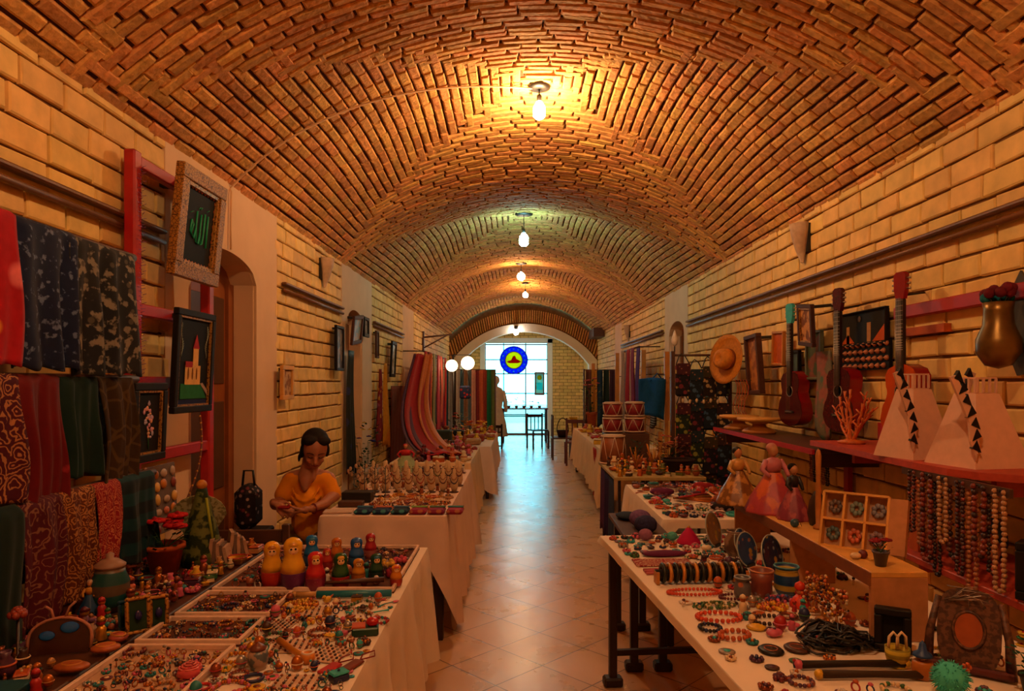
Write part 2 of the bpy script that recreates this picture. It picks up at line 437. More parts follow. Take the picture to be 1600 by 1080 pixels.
# window wall with bricks
WX0, WX1, WZ1 = -1.03, .98, 2.86
mb = MB()
for (a, b, c, d) in ((AX0-.3, WX0-.07, 0, 3.2), (WX1+.07, AX1+.3, 0, 3.2), (WX0-.07, WX1+.07, WZ1+.07, 3.2)):
    mb.box(a, b, YW, YW+.25, c, d, m_joint)
    z = c+.01; r = 0
    while z < d-.03:
        x = a-(r % 2)*.12
        while x < b-.02:
            e = x+.24; x0, x1 = max(x+.006, a), min(e-.006, b)
            if x1-x0 > .03: mb.box(x0, x1, YW-.014-rnd.uniform(0, .004), YW+.02, z, min(z+.088, d), m_brick_v if False else m_brick_w)
            x = e
        z += .1; r += 1
struct(mb.build('wall_window'))
m_frame_w = M('white_window_frame', '#e9e4dc', .5, var=.03)
m_bar = M('brown_window_bar', '#6a4038', .5)
mb = MB()
for (a, b, c, d) in ((WX0-.1, WX0+.06, 0, WZ1+.08), (WX1-.06, WX1+.1, 0, WZ1+.08), (WX0-.1, WX1+.1, WZ1-.06, WZ1+.1)):
    mb.box(a, b, YW-.03, YW+.12, c, d, m_frame_w, bev=.01)
win = struct(mb.build('window_1'))
mb = MB()
xs = [WX0+.06, WX0+.62, WX0+1.29, WX1-.06]
for x in xs: mb.box(x-.018, x+.018, YW+.02, YW+.06, .02, WZ1-.06, m_bar)
for z in (.62, 1.27, 1.87, 2.30, WZ1-.10): mb.box(WX0+.06, WX1-.06, YW+.015, YW+.055, z-.018, z+.018, m_bar)
mb.box(WX0+.06, WX1-.06, YW+.01, YW+.07, 0, .06, m_bar)
mb.build('window_bar', win)
m_glass = M('window_glass', '#ffffff', .02, trans=1.0, var=0); 
mb = MB(); mb.box(WX0+.06, WX1-.06, YW+.034, YW+.038, .06, WZ1-.1, m_glass); mb.build('pane', win)
# outdoors: pale paving and a low parapet
m_pave = M('outdoor_paving', '#b9b4ae', .8); mb = MB(); mb.box(-12, 12, YW+.25, YW+30, -.14, -.02, m_pave); struct(mb.build('ground_outside'))
mb = MB(); mb.box(-8, 8, YW+7, YW+7.2, -.02, .55, M('outdoor_parapet', '#c2bcb4', .8)); struct(mb.build('wall_outside'))
# ================================================================== LAMPS
m_blk = M('black_plastic', '#16120f', .5, var=0)
def emis(key, col, s):
    if key in _M: return _M[key]
    m = bpy.data.materials.new(key); m.use_nodes = True; _M[key] = m; nt = m.node_tree
    nt.nodes.clear(); e = nt.nodes.new('ShaderNodeEmission'); o = nt.nodes.new('ShaderNodeOutputMaterial')
    e.inputs[0].default_value = (*col, 1); e.inputs[1].default_value = s; nt.links.new(e.outputs[0], o.inputs[0]); return m
def bulb(x, y, drop, r, col, s, label, shape='globe', plate=.09):
    zc = vz(x, y)-.005
    L_ = empty('ceiling_lamp', (x, y, zc), label, 'lamp', None)
    mb = MB(); mb.lathe([(plate*.6, -.022), (plate, -.012), (plate, .02)], 20, m_blk); mb.build('ceiling_plate', L_)
    mb = MB(); mb.tube([(0, 0, -.015), (0, 0, -drop)], .006, 6, m_blk); mb.lathe([(.014, -drop-.055), (.02, -drop-.05), (.02, -drop-.01), (.012, -drop)], 12, m_blk); lh = mb.build('lamp_holder', L_)
    mb = MB()
    if shape == 'globe':
        pr = [(1e-4, -drop-.055-2.1*r)]+[(r*math.sin(PI*k/10), -drop-.055-1.1*r-r*math.cos(PI*k/10)) for k in range(1, 10)]+[(.014, -drop-.052)]
    else:
        pr = [(1e-4, -drop-.055-3.*r), (r*.6, -drop-.055-2.9*r), (r, -drop-.055-2.5*r), (r, -drop-.06-.8*r), (.02, -drop-.055)]
    mb.lathe(pr, 18, emis('glow_%.2f_%.1f_%.2f' % (col[2], s, r), col, s)); mb.build('bulb', lh)
    return L_
B = 1.0
WB = (1.0, .60, .28)
bulb(.17, 5.25, .06, .045, WB, 300*B, 'bright white bulb on a black ceiling plate, nearest to the doorway pillar', 'tall', .085)
bulb(.09, 9.15, .20, .06, (.36, .95, .95), 62*B, 'cool cyan hanging bulb in the middle of the brick vault', 'tall', .12)
bulb(.07, 11.9, .10, .07, WB, 85*B, 'warm round bulb just beyond the cyan hanging bulb', 'globe', .1)
bulb(.18, 14.9, .14, .06, WB, 90*B, 'small warm bulb deep in the vault, before the far arch', 'globe', .07)
bulb(.17, .85, .06, .045, WB, 400*B, 'warm bulb on the vault above the front stalls', 'tall', .085)
# bulb under the white arch
L5 = empty('ceiling_lamp', (-.03, 18.93, 3.12), 'round white bulb fixed on the white arch before the window', 'lamp')
mb = MB(); mb.lathe([(.03, -.06), (.05, -.02), (.05, .05)], 14, m_blk); mb.build('lamp_holder', L5)
mb = MB(); mb.ball((0, 0, -.13), .075, emis('glow_arch', (1, .88, .72), 75)); mb.build('bulb', L5)
# cable from the first lamp down the vault to the left wall
m_cable = M('cream_cable', '#d8b088', .6, var=0)
pts = []
for i in range(31):
    t = i/30; s = SL/2*(1-t)+.02; x = x_of(s); y = 5.25-.76*math.sin(PI*.5*t)**1.5*1.0
    pts.append(Vector((x, y, vz(x, y)-.02)))
pts[0] = Vector((.10, 5.25, vz(.1, 5.25)-.02))
pts += [Vector((XL+.03, 4.47, 2.85)), Vector((XL+.03, 4.46, 2.6)), Vector((XL+.03, 4.46, 2.47))]
mb = MB(); mb.tube(pts, .007, 6, m_cable); tag(mb.build('power_cable'), 'thin cream cable running from the ceiling bulb down the brick vault', 'cable')
# conduits along the walls
m_pipe = M('brown_conduit', '#6e4426', .5)
def conduit(x, ya, yb, z, lab):
    mb = MB(); a, b = sorted((x, x+(.045 if x < 0 else -.045))); mb.box(a, b, ya, yb, z+.01, z+.035, m_pipe, bev=.008)
    mb.tube([((a+b)/2, ya, z-.03), ((a+b)/2, yb, z-.03)], .016, 8, m_pipe)
    o = tag(mb.build('wall_conduit'), lab, 'conduit'); return o
conduit(XL+.016, 1.2, 3.6, 2.37, 'brown cable conduit along the left brick wall above the hanging shawls')
conduit(XL+.016, 5.45, 7.3, 2.37, 'brown cable conduit on the bricks above the seated woman')
conduit(XL+.016, 8.9, 11.2, 2.37, 'brown cable conduit above the narrow framed picture on the left wall')
conduit(XR-.016, 1.2, 8.9, 2.37, 'long brown cable conduit on the right brick wall above the guitars')
conduit(XR-.016, 10.4, 14.5, 2.37, 'brown cable conduit on the right wall beyond the arched recess')
# cone wall sconces
m_sc = M('sconce_plaster', '#b79a80', .6)
def sconce(x, y, z0, z1, lab, r=.10):
    sg = 1 if x < 0 else -1
    L_ = empty('wall_sconce', (x, y, z0), lab, 'wall lamp', 'cone shaped wall lamps')
    mb = MB(); n = 12; H = z1-z0; vs = []
    prof = [(.015, 0), (r*.5, H*.3), (r*.85, H*.7), (r, H)]
    for rr, z in prof:
        for i in range(n+1): a = -PI/2+PI*i/n; vs.append((sg*rr*math.cos(a), rr*math.sin(a), z))
    fs = [(k*(n+1)+i, k*(n+1)+i+1, (k+1)*(n+1)+i+1, (k+1)*(n+1)+i) for k in range(3) for i in range(n)]
    fs.append(tuple(range(n+1)))
    mb.add(vs, fs, m_sc, None, True); mb.build('shade', L_, thick=.006)
    mb = MB(); a, b = sorted((0, -sg*.02)); mb.box(a, b, -r*.95, r*.95, H*.25, H*.97, m_blk); mb.build('back_plate', L_)
sconce(XL+.03, 6.6, 2.52, 2.80, 'grey cone wall lamp high on the left wall beside the plaster pillar')
sconce(XR-.03, 5.3, 2.53, 2.83, 'pale cone wall lamp high on the right wall above the guitars')
sconce(XR-.03, 13.6, 2.42, 2.74, 'far cone wall lamp on the right wall above the hanging scarves')
# ================================================================== TABLES AND CLOTHS
m_dkwood = M('dark_stained_wood', '#4a2a1a', .5, var=.2, scale=8)
m_wood = M('honey_wood', '#b8762e', .5, var=.2, scale=7)
m_wood2 = M('yellow_pine', '#cf9748', .55, var=.15, scale=7)
m_metal_d = M('dark_painted_metal', '#2c1c16', .45, metal=.3)
m_redp = M('red_painted_wood', '#a8141c', .45, var=.12, scale=12)
m_cloth_w = M('white_tablecloth', '#e3d2c0', .9, var=.05, scale=5, bump=.002)
m_cloth_p = M('pale_pink_tablecloth', '#dcc0b0', .9, var=.06, scale=5, bump=.002)
m_cloth_y = M('cream_tablecloth', '#e0bd94', .9, var=.06, scale=5)
def table(name, x0, x1, y0, y1, h, label, cat='table', mt=None, ml=None, leg=.022, stretch=True, T_=None, group=None, feet=False):
    cx, cy = (x0+x1)/2, (y0+y1)/2
    t = empty(name, (cx, cy, 0), label, cat, group)
    hx, hy = (x1-x0)/2, (y1-y0)/2
    mb = MB(); mb.box(-hx, hx, -hy, hy, h-.03, h, mt or m_dkwood, bev=.004); mb.build('table_top', t)
    for sx in (-1, 1):
        for sy in (-1, 1):
            mb = MB(); x, y = sx*(hx-.05), sy*(hy-.06)
            mb.box(x-leg, x+leg, y-leg, y+leg, 0, h-.03, ml or m_metal_d, bev=.004)
            if feet: mb.box(x-.05, x+.05, y-.035, y+.035, 0, .05, ml or m_metal_d, bev=.01)
            mb.build('leg', t)
    if stretch:
        for sy in (-1, 1):
            mb = MB(); y = sy*(hy-.06); mb.box(-hx+.05+leg, hx-.05-leg, y-.012, y+.012, .16, .19, ml or m_metal_d); mb.build('stretcher', t)
    return t
def drape(x0, x1, y0, y1, z, over, mat, label, seed=1, amp=.018, cat='tablecloth', group=None, name='tablecloth', freq=34, skew=0.0, rim=.004):
    """over = lengths of overhang (left x-, right x+, near y-, far y+)"""
    r = random.Random(seed); ph = [r.uniform(0, 6) for _ in range(6)]
    st = .03; per = []
    def side(a, b, n_, L_):
        d = math.dist(a, b); k = max(2, int(d/st))
        for i in range(k): t = i/k; per.append((a[0]+(b[0]-a[0])*t, a[1]+(b[1]-a[1])*t, n_, L_, min(t, 1-t)*d))
    e = .004
    c = [(x0-e, y0-e), (x1+e, y0-e), (x1+e, y1+e), (x0-e, y1+e)]
    side(c[0], c[1], (0, -1), over[2]); side(c[1], c[2], (1, 0), over[1]); side(c[2], c[3], (0, 1), over[3]); side(c[3], c[0], (-1, 0), over[0])
    n = len(per); rows = 12; vs = []; cum = 0
    for i, p in enumerate(per):
        pv, nx = per[i-1], per[(i+1) % n]
        # blend normals and lengths near corners
        wsum = 0; N0 = Vector((0, 0)); Lm = 0
        for k in range(-3, 4):
            q = per[(i+k) % n]; w = 4-abs(k); N0 += Vector(q[2])*w; Lm += q[3]*w; wsum += w
        N0.normalize(); Lm /= wsum
        corner = max(0, 1-p[4]/.10); cum += st
        col = []
        for k in range(rows+1):
            t = k/rows; L_ = Lm*(1+.22*corner if Lm > .05 else 1)*(1+.05*math.sin(cum*3+ph[0])+.03*math.sin(cum*9+ph[1]))
            a = amp*min(1, t*1.8)*(math.sin(cum*freq+ph[2]+.8*math.sin(cum*5+ph[3]))+.6*math.sin(cum*freq*.43+ph[4]))*(.4+.6*t)
            out = .006+.035*t*(1 if Lm > .05 else .2)+max(a, -.02)+corner*.05*t
            if k == 0: out = 0
            out *= min(1, Lm/.2+.12) if k else 1; zz = z+rim-L_*t; zz = max(zz, .006)
            col.append((p[0]+N0.x*out, p[1]+N0.y*out, zz))
        vs.append(col)
    mb = MB()
    V = [v for col in vs for v in col]; R_ = rows+1
    F = [(i*R_+k, ((i+1) % n)*R_+k, ((i+1) % n)*R_+k+1, i*R_+k+1) for i in range(n) for k in range(rows)]
    F = [tuple(reversed(f)) for f in F]
    mb.add(V, F, mat, None, True)
    mb.add([(a[0], a[1], z+rim) for a in c], [(0, 1, 2, 3)], mat)
    o = mb.build(name); tag(o, label, cat, group)
    return o
TZ = .78
# --- left row
table('stall_table', -1.84, -1.24, .75, 3.45, TZ-.006, 'dark wooden stall table against the left wall under the hanging shawls', mt=m_dkwood)
table('stall_table', -1.20, -.45, .9, 3.40, TZ-.006, 'front left stall table carrying the wooden nesting dolls', mt=m_wood)
drape(-1.20, -.45, .9, 3.40, TZ-.006, (.02, .52, .3, .46), m_cloth_w, 'creased white tablecloth hanging from the nesting doll table', 3, amp=.028, freq=26)
table('stall_table', -1.21, -.44, 4.20, 6.45, TZ-.006, 'stall table of jewellery beside the seated woman', mt=m_wood, ml=m_metal_d, leg=.03)
drape(-1.21, -.44, 4.20, 6.45, TZ-.006, (.3, .70, .30, .4), m_cloth_p, 'pale pink tablecloth with a lace hem on the jewellery table', 5, amp=.032, freq=22)
table('stall_table', -1.35, -.50, 7.25, 9.0, .74, 'stall table just beyond the jewellery table', mt=m_wood)
drape(-1.35, -.50, 7.25, 9.0, .74, (.3, .66, .62, .3), m_cloth_y, 'cream tablecloth reaching near the floor beyond the jewellery table', 8)
table('stall_table', -1.35, -.36, 9.35, 12.2, .72, 'long stall table of bright bags beside the red hanging scarves', mt=m_wood)
drape(-1.35, -.36, 9.35, 12.2, .72, (.3, .5, .60, .3), m_cloth_p, 'dusty pink tablecloth on the stall under the bright bags', 12)
# --- right row
RA = math.radians(4.9); RPV = Vector((.45, 3.66, 0)); RM = Matrix.Translation(RPV) @ Matrix.Rotation(RA, 4, 'Z') @ Matrix.Translation(-RPV)
def R1(x, y, z=TZ): return RM @ Vector((x, y, z))
t = table('stall_table', .45, 1.45, 1.2, 3.66, TZ-.006, 'front right trinket table on dark legs with wooden block feet', mt=m_wood, ml=m_metal_d, leg=.02, feet=True)
t.location = R1(.95, 2.43, 0); t.rotation_euler = (0, 0, RA)
d = drape(.45, 1.45, 1.2, 3.66, TZ-.006, (.035, .05, .05, .02), m_cloth_w, 'thin white cloth tucked flat over the front right trinket table', 15, amp=.002); d.matrix_world = RM
table('stall_table', .88, 1.6, 4.10, 5.50, TZ-.006, 'trinket table behind the front right one, under a white cloth', mt=m_wood)
drape(.88, 1.6, 4.10, 5.50, TZ-.006, (.42, .1, .05, .34), m_cloth_w, 'white cloth hanging off the far left corner of the second right table', 18, amp=.02)
table('stall_table', .85, 1.65, 5.95, 7.15, TZ-.006, 'small table with thin black legs and a green top', mt=M('green_tan_top', '#a8905a', .6), ml=m_metal_d, leg=.012)
table('stall_table', 1.02, 1.75, 8.4, 12.3, .78, 'long right stall table beyond the laced drums', mt=m_wood)
drape(1.02, 1.75, 8.4, 12.3, .78, (.56, .1, .60, .3), m_cloth_y, 'cream and pink tablecloth on the long right stall', 21)
# dark cloths hung under the green topped table
for i, (c_, y0, y1) in enumerate([('#4a2a55', 6.72, 7.02), ('#241a4a', 6.42, 6.70), ('#2a3a58', 6.10, 6.40)]):
    mb = MB(); mc = M('hanging_cloth_'+c_[1:], c_, .85, sheen=.0)
    mb.grid(lambda u, v: (.862+.012*math.sin(u*19)*(v+.2), y0+(y1-y0)*u, .742-.62*v*(1-.05*math.sin(u*4))), 16, 8, mc)
    tag(mb.build('hanging_cloth', None, .004), ['purple cloth hung below the green topped table, at its far leg', 'midnight blue cloth in the middle below the green topped table', 'slate blue cloth hung below the near end of the green topped table'][i], 'cloth')
table('side_table', .60, .86, 3.74, 4.48, .745, 'narrow dark side table with block feet between the two right trinket tables', mt=m_dkwood, leg=.022, feet=True, stretch=False)
mb = MB(); mb.ball((0, 0, .018), .05, M('blueblack_cloth', '#141c2c', .8), 14, 6, (1.6, 2.2, .36)); o = mb.build('folded_cloth'); o.location = (.70, 4.30, .745); tag(o, 'blue black folded cloth at the far end of the narrow side table', 'cloth')
for i, (c_, y_, lab) in enumerate((('#6c4c78', 4.05, 'lilac crocheted bundle on the narrow side table'), ('#2c2c50', 3.88, 'dark blue crocheted bundle on the narrow side table'))):
    mb = MB(); mb.ball((0, 0, .05), .06, M('bundle_'+c_[1:], c_, .9, var=.3, scale=60, bump=.004), 14, 10, (1.1, 1.2, .85)); o = mb.build('crochet_bundle'); o.location = (.73, y_, .745); tag(o, lab, 'bundle')
# low bench with a pale top
t = empty('low_bench', (-1.12, 6.86, 0), 'low grey bench under the flowing red scarf', 'bench')
mb = MB(); mb.box(-.42, .36, -.2, .2, .70, .73, M('grey_bench_paint', '#8c8478', .6), bev=.005); mb.build('bench_top', t)
for sx in (-.38, .32):
    for sy in (-.17, .17):
        mb = MB(); mb.box(sx-.02, sx+.02, sy-.02, sy+.02, 0, .70, _M['grey_bench_paint']); mb.build('leg', t)
# ================================================================== LEFT WALL: SHAWLS, LATTICE, PICTURES
def shawl(y0, y1, x, zt, zb, mat, label, folds=3, amp=.02, seed=0, drop_far=0., name='hanging_shawl', cat='shawl', taper=0., fringe=None, back=.25, group=None, bulge=.012):
    """cloth folded over a bar that runs along y at height zt; the front falls on the +x side"""
    r = random.Random(seed+int(y0*100)); ph = r.uniform(0, 6); ph2 = r.uniform(0, 6); mb = MB(); sgn = 1 if x < 0 else -1
    def fn(u, v):
        # v: 0..back = rear panel upward, then over the bar, then front
        w = y0+(y1-y0)*u
        if v < .12:
            t = 1-v/.12; return (x-sgn*.022, w, zt-.01-back*t)
        if v < .22:
            a = (v-.12)/.10*PI; return (x-sgn*.022*math.cos(a), w, zt-.01+.022*math.sin(a))
        t = (v-.22)/.78; fr = .3+.7*min(1, t*2)
        c = (y0+y1)/2; ww = c+(w-c)*(1-taper*math.sin(t*PI)) + .012*math.sin(t*5+ph2)
        f = amp*(math.sin(u*folds*2*PI+ph)*.7+.5*math.sin(u*folds*9+ph2+t*2)+.25*math.sin(u*31+ph+3*t))*fr
        return (x+sgn*(.024+bulge*math.sin(min(1, t*1.3)*PI*.6)+f), ww, zt-.01-(zt-zb)*t*(1+drop_far*(u-.5))-.008*math.sin(u*folds*6+ph)*t)
    mb.grid(fn, 30, 34, mat); o = mb.build(name, None, .006); tag(o, label, cat, group)
    if fringe:
        fb = MB()
        for i in range(28):
            u = (i+.5)/28; p = fn(u, 1); fb.tube([p, (p[0], p[1]+.004, p[2]-.05)], .003, 4, fringe)
        fb.build('fringe', o)
    return o
def bar(x, y0, y1, z, label, mat, r=.018, wallx=XL+.02):
    t = empty('hanging_rail', (x, y0, z), label, 'rail')
    mb = MB(); mb.tube([(0, 0, 0), (0, y1-y0, 0)], r, 10, mat); mb.build('rail', t)
    for yy in (.04, y1-y0-.04):
        mb = MB(); mb.tube([(0, yy, 0), (wallx-x, yy, 0)], r*.7, 8, mat); mb.build('bracket', t)
    return t
XS = -1.62
bar(XS, 1.75, 2.88, 2.125, 'dark rail carrying the top row of shawls on the left wall', m_dkwood)
bar(XS, 1.75, 2.90, 1.615, 'dark rail carrying the middle row of shawls on the left wall', m_dkwood)
bar(XS+.03, 1.75, 2.98, 1.21, 'dark rail carrying the lowest row of shawls on the left wall', m_dkwood)
f_red = M('red_floral_shawl', '#a01020', .8, sheen=.05, pat='blobs', col2='#d88a28', pscale=6, pw=.22, col3='#d86a70', bump=.001)
f_navy = M('navy_print_shawl', '#101c3c', .8, sheen=.05, pat='noise', col2='#59698c', pscale=38, pw=.60)
f_grey = M('black_grey_batik_shawl', '#1b1f26', .8, sheen=.05, pat='noise', col2='#7a7468', pscale=26, pw=.57, col3='#4a4640')
f_paisley = M('maroon_paisley_shawl', '#420a1e', .8, pat='paisley', col2='#a06c44', pscale=17, pw=.45)
f_crim = M('crimson_shawl', '#5c060c', .8, sheen=.05, pat='noise', col2='#8c2028', pscale=9, pw=.66)
f_green = M('bottle_green_shawl', '#08241f', .85, sheen=.05, var=.2, scale=5)
f_brown = M('olive_brown_shawl', '#33230f', .85, pat='cells', col2='#4c381c', pscale=11, pw=1.0)
f_green2 = M('deep_green_shawl', '#0a201a', .85, sheen=.05)
f_plum = M('plum_border_shawl', '#481020', .8, pat='paisley', col2='#7c5440', pscale=15, pw=.75)
f_gold = M('rust_gold_shawl', '#54240f', .8, pat='paisley', col2='#a06c38', pscale=24, pw=.4)
f_rose = M('rose_paisley_shawl', '#80141e', .8, pat='paisley', col2='#b46844', pscale=30, pw=.5)
f_teal = M('teal_check_shawl', '#0c1c26', .85, pat='bands', col2='#0c343c', pscale=3.2, pw=.5, sheen=.05)
shawl(1.80, 2.15, XS+.02, 2.125, 1.66, f_red, 'bright red shawl with yellow flowers on the top rail', 2, .02)
shawl(2.14, 2.46, XS+.005, 2.125, 1.655, f_navy, 'navy printed shawl between the red floral and the black batik shawls', 3, .022)
shawl(2.42, 2.84, XS+.0, 2.125, 1.64, f_grey, 'black and grey batik shawl at the far end of the top rail', 3, .025)
shawl(1.80, 2.16, XS+.02, 1.615, 1.235, f_paisley, 'maroon and gold paisley shawl on the middle rail', 1, .012)
shawl(2.16, 2.37, XS+.01, 1.615, 1.215, f_crim, 'plain crimson shawl beside the maroon paisley one', 1.5, .018)
shawl(2.365, 2.60, XS+.0, 1.615, 1.27, f_green, 'bottle green shawl folded on the middle rail', 2, .02)
shawl(2.60, 2.84, XS+.0, 1.615, 1.18, f_brown, 'olive brown netted shawl at the far end of the middle rail', 2, .02)
shawl(1.82, 2.12, XS+.055, 1.21, .80, f_green2, 'deep green shawl, the lowest one nearest the table front', 1, .014)
shawl(2.12, 2.33, XS+.045, 1.21, .82, f_plum, 'plum shawl with a pale border on the lowest rail', 1.5, .014)
shawl(2.33, 2.52, XS+.04, 1.21, .84, f_gold, 'rust and gold paisley shawl on the lowest rail', 1.5, .016)
shawl(2.52, 2.68, XS+.04, 1.21, .86, f_rose, 'narrow rose and orange paisley shawl on the lowest rail', 1, .012)
shawl(2.68, 2.94, XS+.035, 1.21, .88, f_teal, 'dark teal checked shawl at the far end of the lowest rail', 1.5, .016)

# red lattice --------------------------------------------------------
lt = empty('red_lattice', (XL+.08, 3.62, 0), 'red painted wooden lattice leaning on the wall beside the shawls', 'lattice')
mb = MB(); mb.box(-.028, .028, -.42, -.355, TZ, 2.70, m_redp, bev=.008); mb.build('post', lt)
mb = MB(); mb.box(-.028, .028, .355, .42, TZ, 2.22, m_redp, bev=.008); mb.build('post', lt)
for z, e in ((2.655, .30), (1.95, .355), (1.60, .355), (1.235, .355)):
    mb = MB(); mb.box(-.022, .022, -.355, e, z-.03, z+.03, m_redp, bev=.006); mb.build('rail', lt)
# tinsel garland down the lattice post
mb = MB()
for i in range(120):
    z = 2.62-i*.0085; a = i*2.4
    mb.tube([(XL+.12, 3.235+.01*math.sin(i), z), (XL+.12+.022*math.cos(a), 3.235+.022*math.sin(a), z+.006)], .0016, 3, M('purple_tinsel', '#b070b8', .25, metal=.6))
tag(mb.build('tinsel_garland'), 'purple tinsel wound down the red lattice post', 'garland')

# framed pictures ------------------------------------------------------
def picture(name, cx, cy, cz, w, h, rot, fm, fw, cm, label, cat='picture', inner=None, art=None, depth=.03, group=None, wall=True):
    """local frame: x right along the picture, z up, front towards -y"""
    t = empty(name, (cx, cy, cz), label, cat, group, rot)
    hw, hh = w/2, h/2; mb = MB()
    for (a, b, c, d) in ((-hw, hw, hh-fw, hh), (-hw, hw, -hh, -hh+fw), (-hw, -hw+fw, -hh+fw, hh-fw), (hw-fw, hw, -hh+fw, hh-fw)):
        mb.box(a, b, -depth, 0, c, d, fm, bev=.004)
    mb.build('frame', t)
    if inner:
        mb = MB(); f2 = fw*.28
        for (a, b, c, d) in ((-hw+fw, hw-fw, hh-fw-f2, hh-fw), (-hw+fw, hw-fw, -hh+fw, -hh+fw+f2), (-hw+fw, -hw+fw+f2, -hh+fw+f2, hh-fw-f2), (hw-fw-f2, hw-fw, -hh+fw+f2, hh-fw-f2)):
            mb.box(a, b, -depth*.8, -depth*.2, c, d, inner)
        mb.build('inner_border', t)
    mb = MB(); mb.box(-hw+fw*.9, hw-fw*.9, -depth*.45, -.002, -hh+fw*.9, hh-fw*.9, cm); 
    if art: art(mb, hw-fw, hh-fw, -depth*.45-.002)
    mb.build('canvas', t)
    back = abs((XL if cx < 0 else XR)-cx)+.01
    if wall:
        mb = MB(); mb.box(-.02, .02, -.004, back, hh-fw*1.2, hh-fw*.5, m_blk); mb.build('hanger', t)
    return t
g_gold = M('carved_gilt_frame', '#a8742c', .5, metal=.3, pat='cells', col2='#4c2c10', pscale=60, pw=1.2, bump=.004, scale=80)
g_gold2 = M('gilt_border', '#b8843c', .4, metal=.4, pat='noise', col2='#5c3410', pscale=90, pw=.55)
g_blackf = M('black_frame', '#15100e', .6, var=.05)
c_black = M('black_canvas', '#0a0a0c', .7, var=.1)
def art_allah(mb, hw, hh, y):
    g = M('green_ink', '#1e9a6a', .5); r = M('orange_ornament', '#b06030', .6)
    S = lambda pts, rad=.006: mb.tube([(p[0]*hw, y, p[1]*hh) for p in pts], rad, 6, g, flat=.4)
    S([(.52, -.42), (.50, .40)], .0065)
    S([(.30, .42), (.30, -.1), (.26, -.36), (.14, -.40), (.08, -.1), (.08, .36)], .006)
    S([(.08, -.1), (.02, -.40), (-.12, -.36), (-.18, -.02), (-.18, .40)], .006)
    S([(-.18, -.02), (-.28, -.30), (-.5, -.14), (-.46, .14), (-.34, .04), (-.44, -.18)], .006)
    S([(-.08, .46), (-.02, .52), (.04, .47), (.1, .54)], .0035); S([(-.56, .30), (-.40, .36)], .0035); S([(.42, .5), (.56, .56)], .003)
    n = 9
    for i in range(n):
        t = -1+2*(i+.5)/n
        for zz in (.90, -.90): mb.ball((t*hw*.86, y, zz*hh), .009, r, 6, 4, (1.3, .3, .9))
        for xx in (.86, -.86): mb.ball((xx*hw, y, t*hh*.9), .007, r, 6, 4, (.7, .3, 1.4))
def art_church(mb, hw, hh, y):
    c = M('tower_cream', '#d8a860', .7); rr = M('spire_red', '#a02028', .7); gr = M('lawn_green', '#1e6a38', .8); p = M('path_grey', '#9a8880', .8); wl = M('branch_white', '#9aa090', .8); bl = M('night_blue', '#141c48', .8)
    mb.box(-hw*.95, hw*.95, y, y+.002, -hh*.97, -hh*.86, bl)
    mb.prism([(-hw*.75, -hh*.84), (hw*.9, -hh*.84), (hw*.5, -hh*.52), (-hw*.75, -hh*.5)], y-.001, y+.001, gr)
    mb.prism([(hw*.45, -hh*.5), (hw*.95, -hh*.78), (hw*.95, -hh*.66), (hw*.6, -hh*.48)], y-.002, y, p)
    mb.box(-hw*.52, hw*.42, y-.002, y, -hh*.52, -.02, c)
    mb.box(-hw*.52, -hw*.1, y-.003, y-.001, -.03, .0, rr)
    mb.box(-hw*.06, hw*.26, y-.002, y, -.02, hh*.30, c)
    mb.prism([(-hw*.1, hh*.30), (hw*.30, hh*.30), (hw*.10, hh*.62)], y-.003, y-.001, rr)
    for x in (-.34, -.08, .18): mb.ball((hw*x, y-.002, -hh*.27), .011, M('window_dark', '#7a4a20', .8), 8, 6, (.8, .2, 3))
    for s in (-1, 1):
        for k in range(14):
            a = k*.47; x0 = s*hw*.78; z0 = hh*(.1+.05*k)
            mb.tube([(x0, y, z0), (x0-s*.02*math.sin(a), y, z0+.022)], .0018, 4, wl, flat=.4)
def art_flower(mb, hw, hh, y, cols=('#c890a8', '#b0a0b8', '#d8a080')):
    r = random.Random(4)
    for i in range(34):
        a = r.uniform(0, 2*PI); q = r.random()**.6; x = q*hw*.45*math.cos(a); z = q*hh*.62*math.sin(a)
        mb.ball((x, y, z), .009, M('petal_'+cols[i % 3][1:], cols[i % 3], .7), 6, 4, (r.uniform(.6, 1.5), .3, r.uniform(.6, 1.5)))
    mb.tube([(0, y, -hh*.3), (.008, y, -hh*.85)], .002, 4, M('stem_green', '#3a7a3a', .7))
RW = (0, 0, PI/2)        # on the left wall, facing +x: local -y -> +x
def rotw(side, lean=0., roll=0.):
    # local -y axis points to +x (left wall) or -x (right wall); lean tips the top outwards
    return (Matrix.Rotation(PI/2 if side == 'L' else -PI/2, 3, 'Z') @ Matrix.Rotation(lean, 3, 'X') @ Matrix.Rotation(roll, 3, 'Y')).to_euler()
picture('framed_calligraphy', XL+.19, 3.62, 2.42, .50, .56, rotw('L', .10, .0), g_gold, .07, c_black, 'gilt framed black picture with green calligraphy at the lattice top', inner=g_gold2, art=art_allah, depth=.045)
picture('framed_embroidery', XL+.19, 3.58, 1.71, .42, .53, rotw('L', .05), g_blackf, .035, c_black, 'black framed embroidery of a church with a red spire', inner=g_gold2, art=art_church)
picture('framed_embroidery', XL+.20, 3.12, 1.42, .28, .36, rotw('L', .04), g_blackf, .035, c_black, 'small black framed flower embroidery with a gold inner border', inner=g_gold2, art=art_flower)
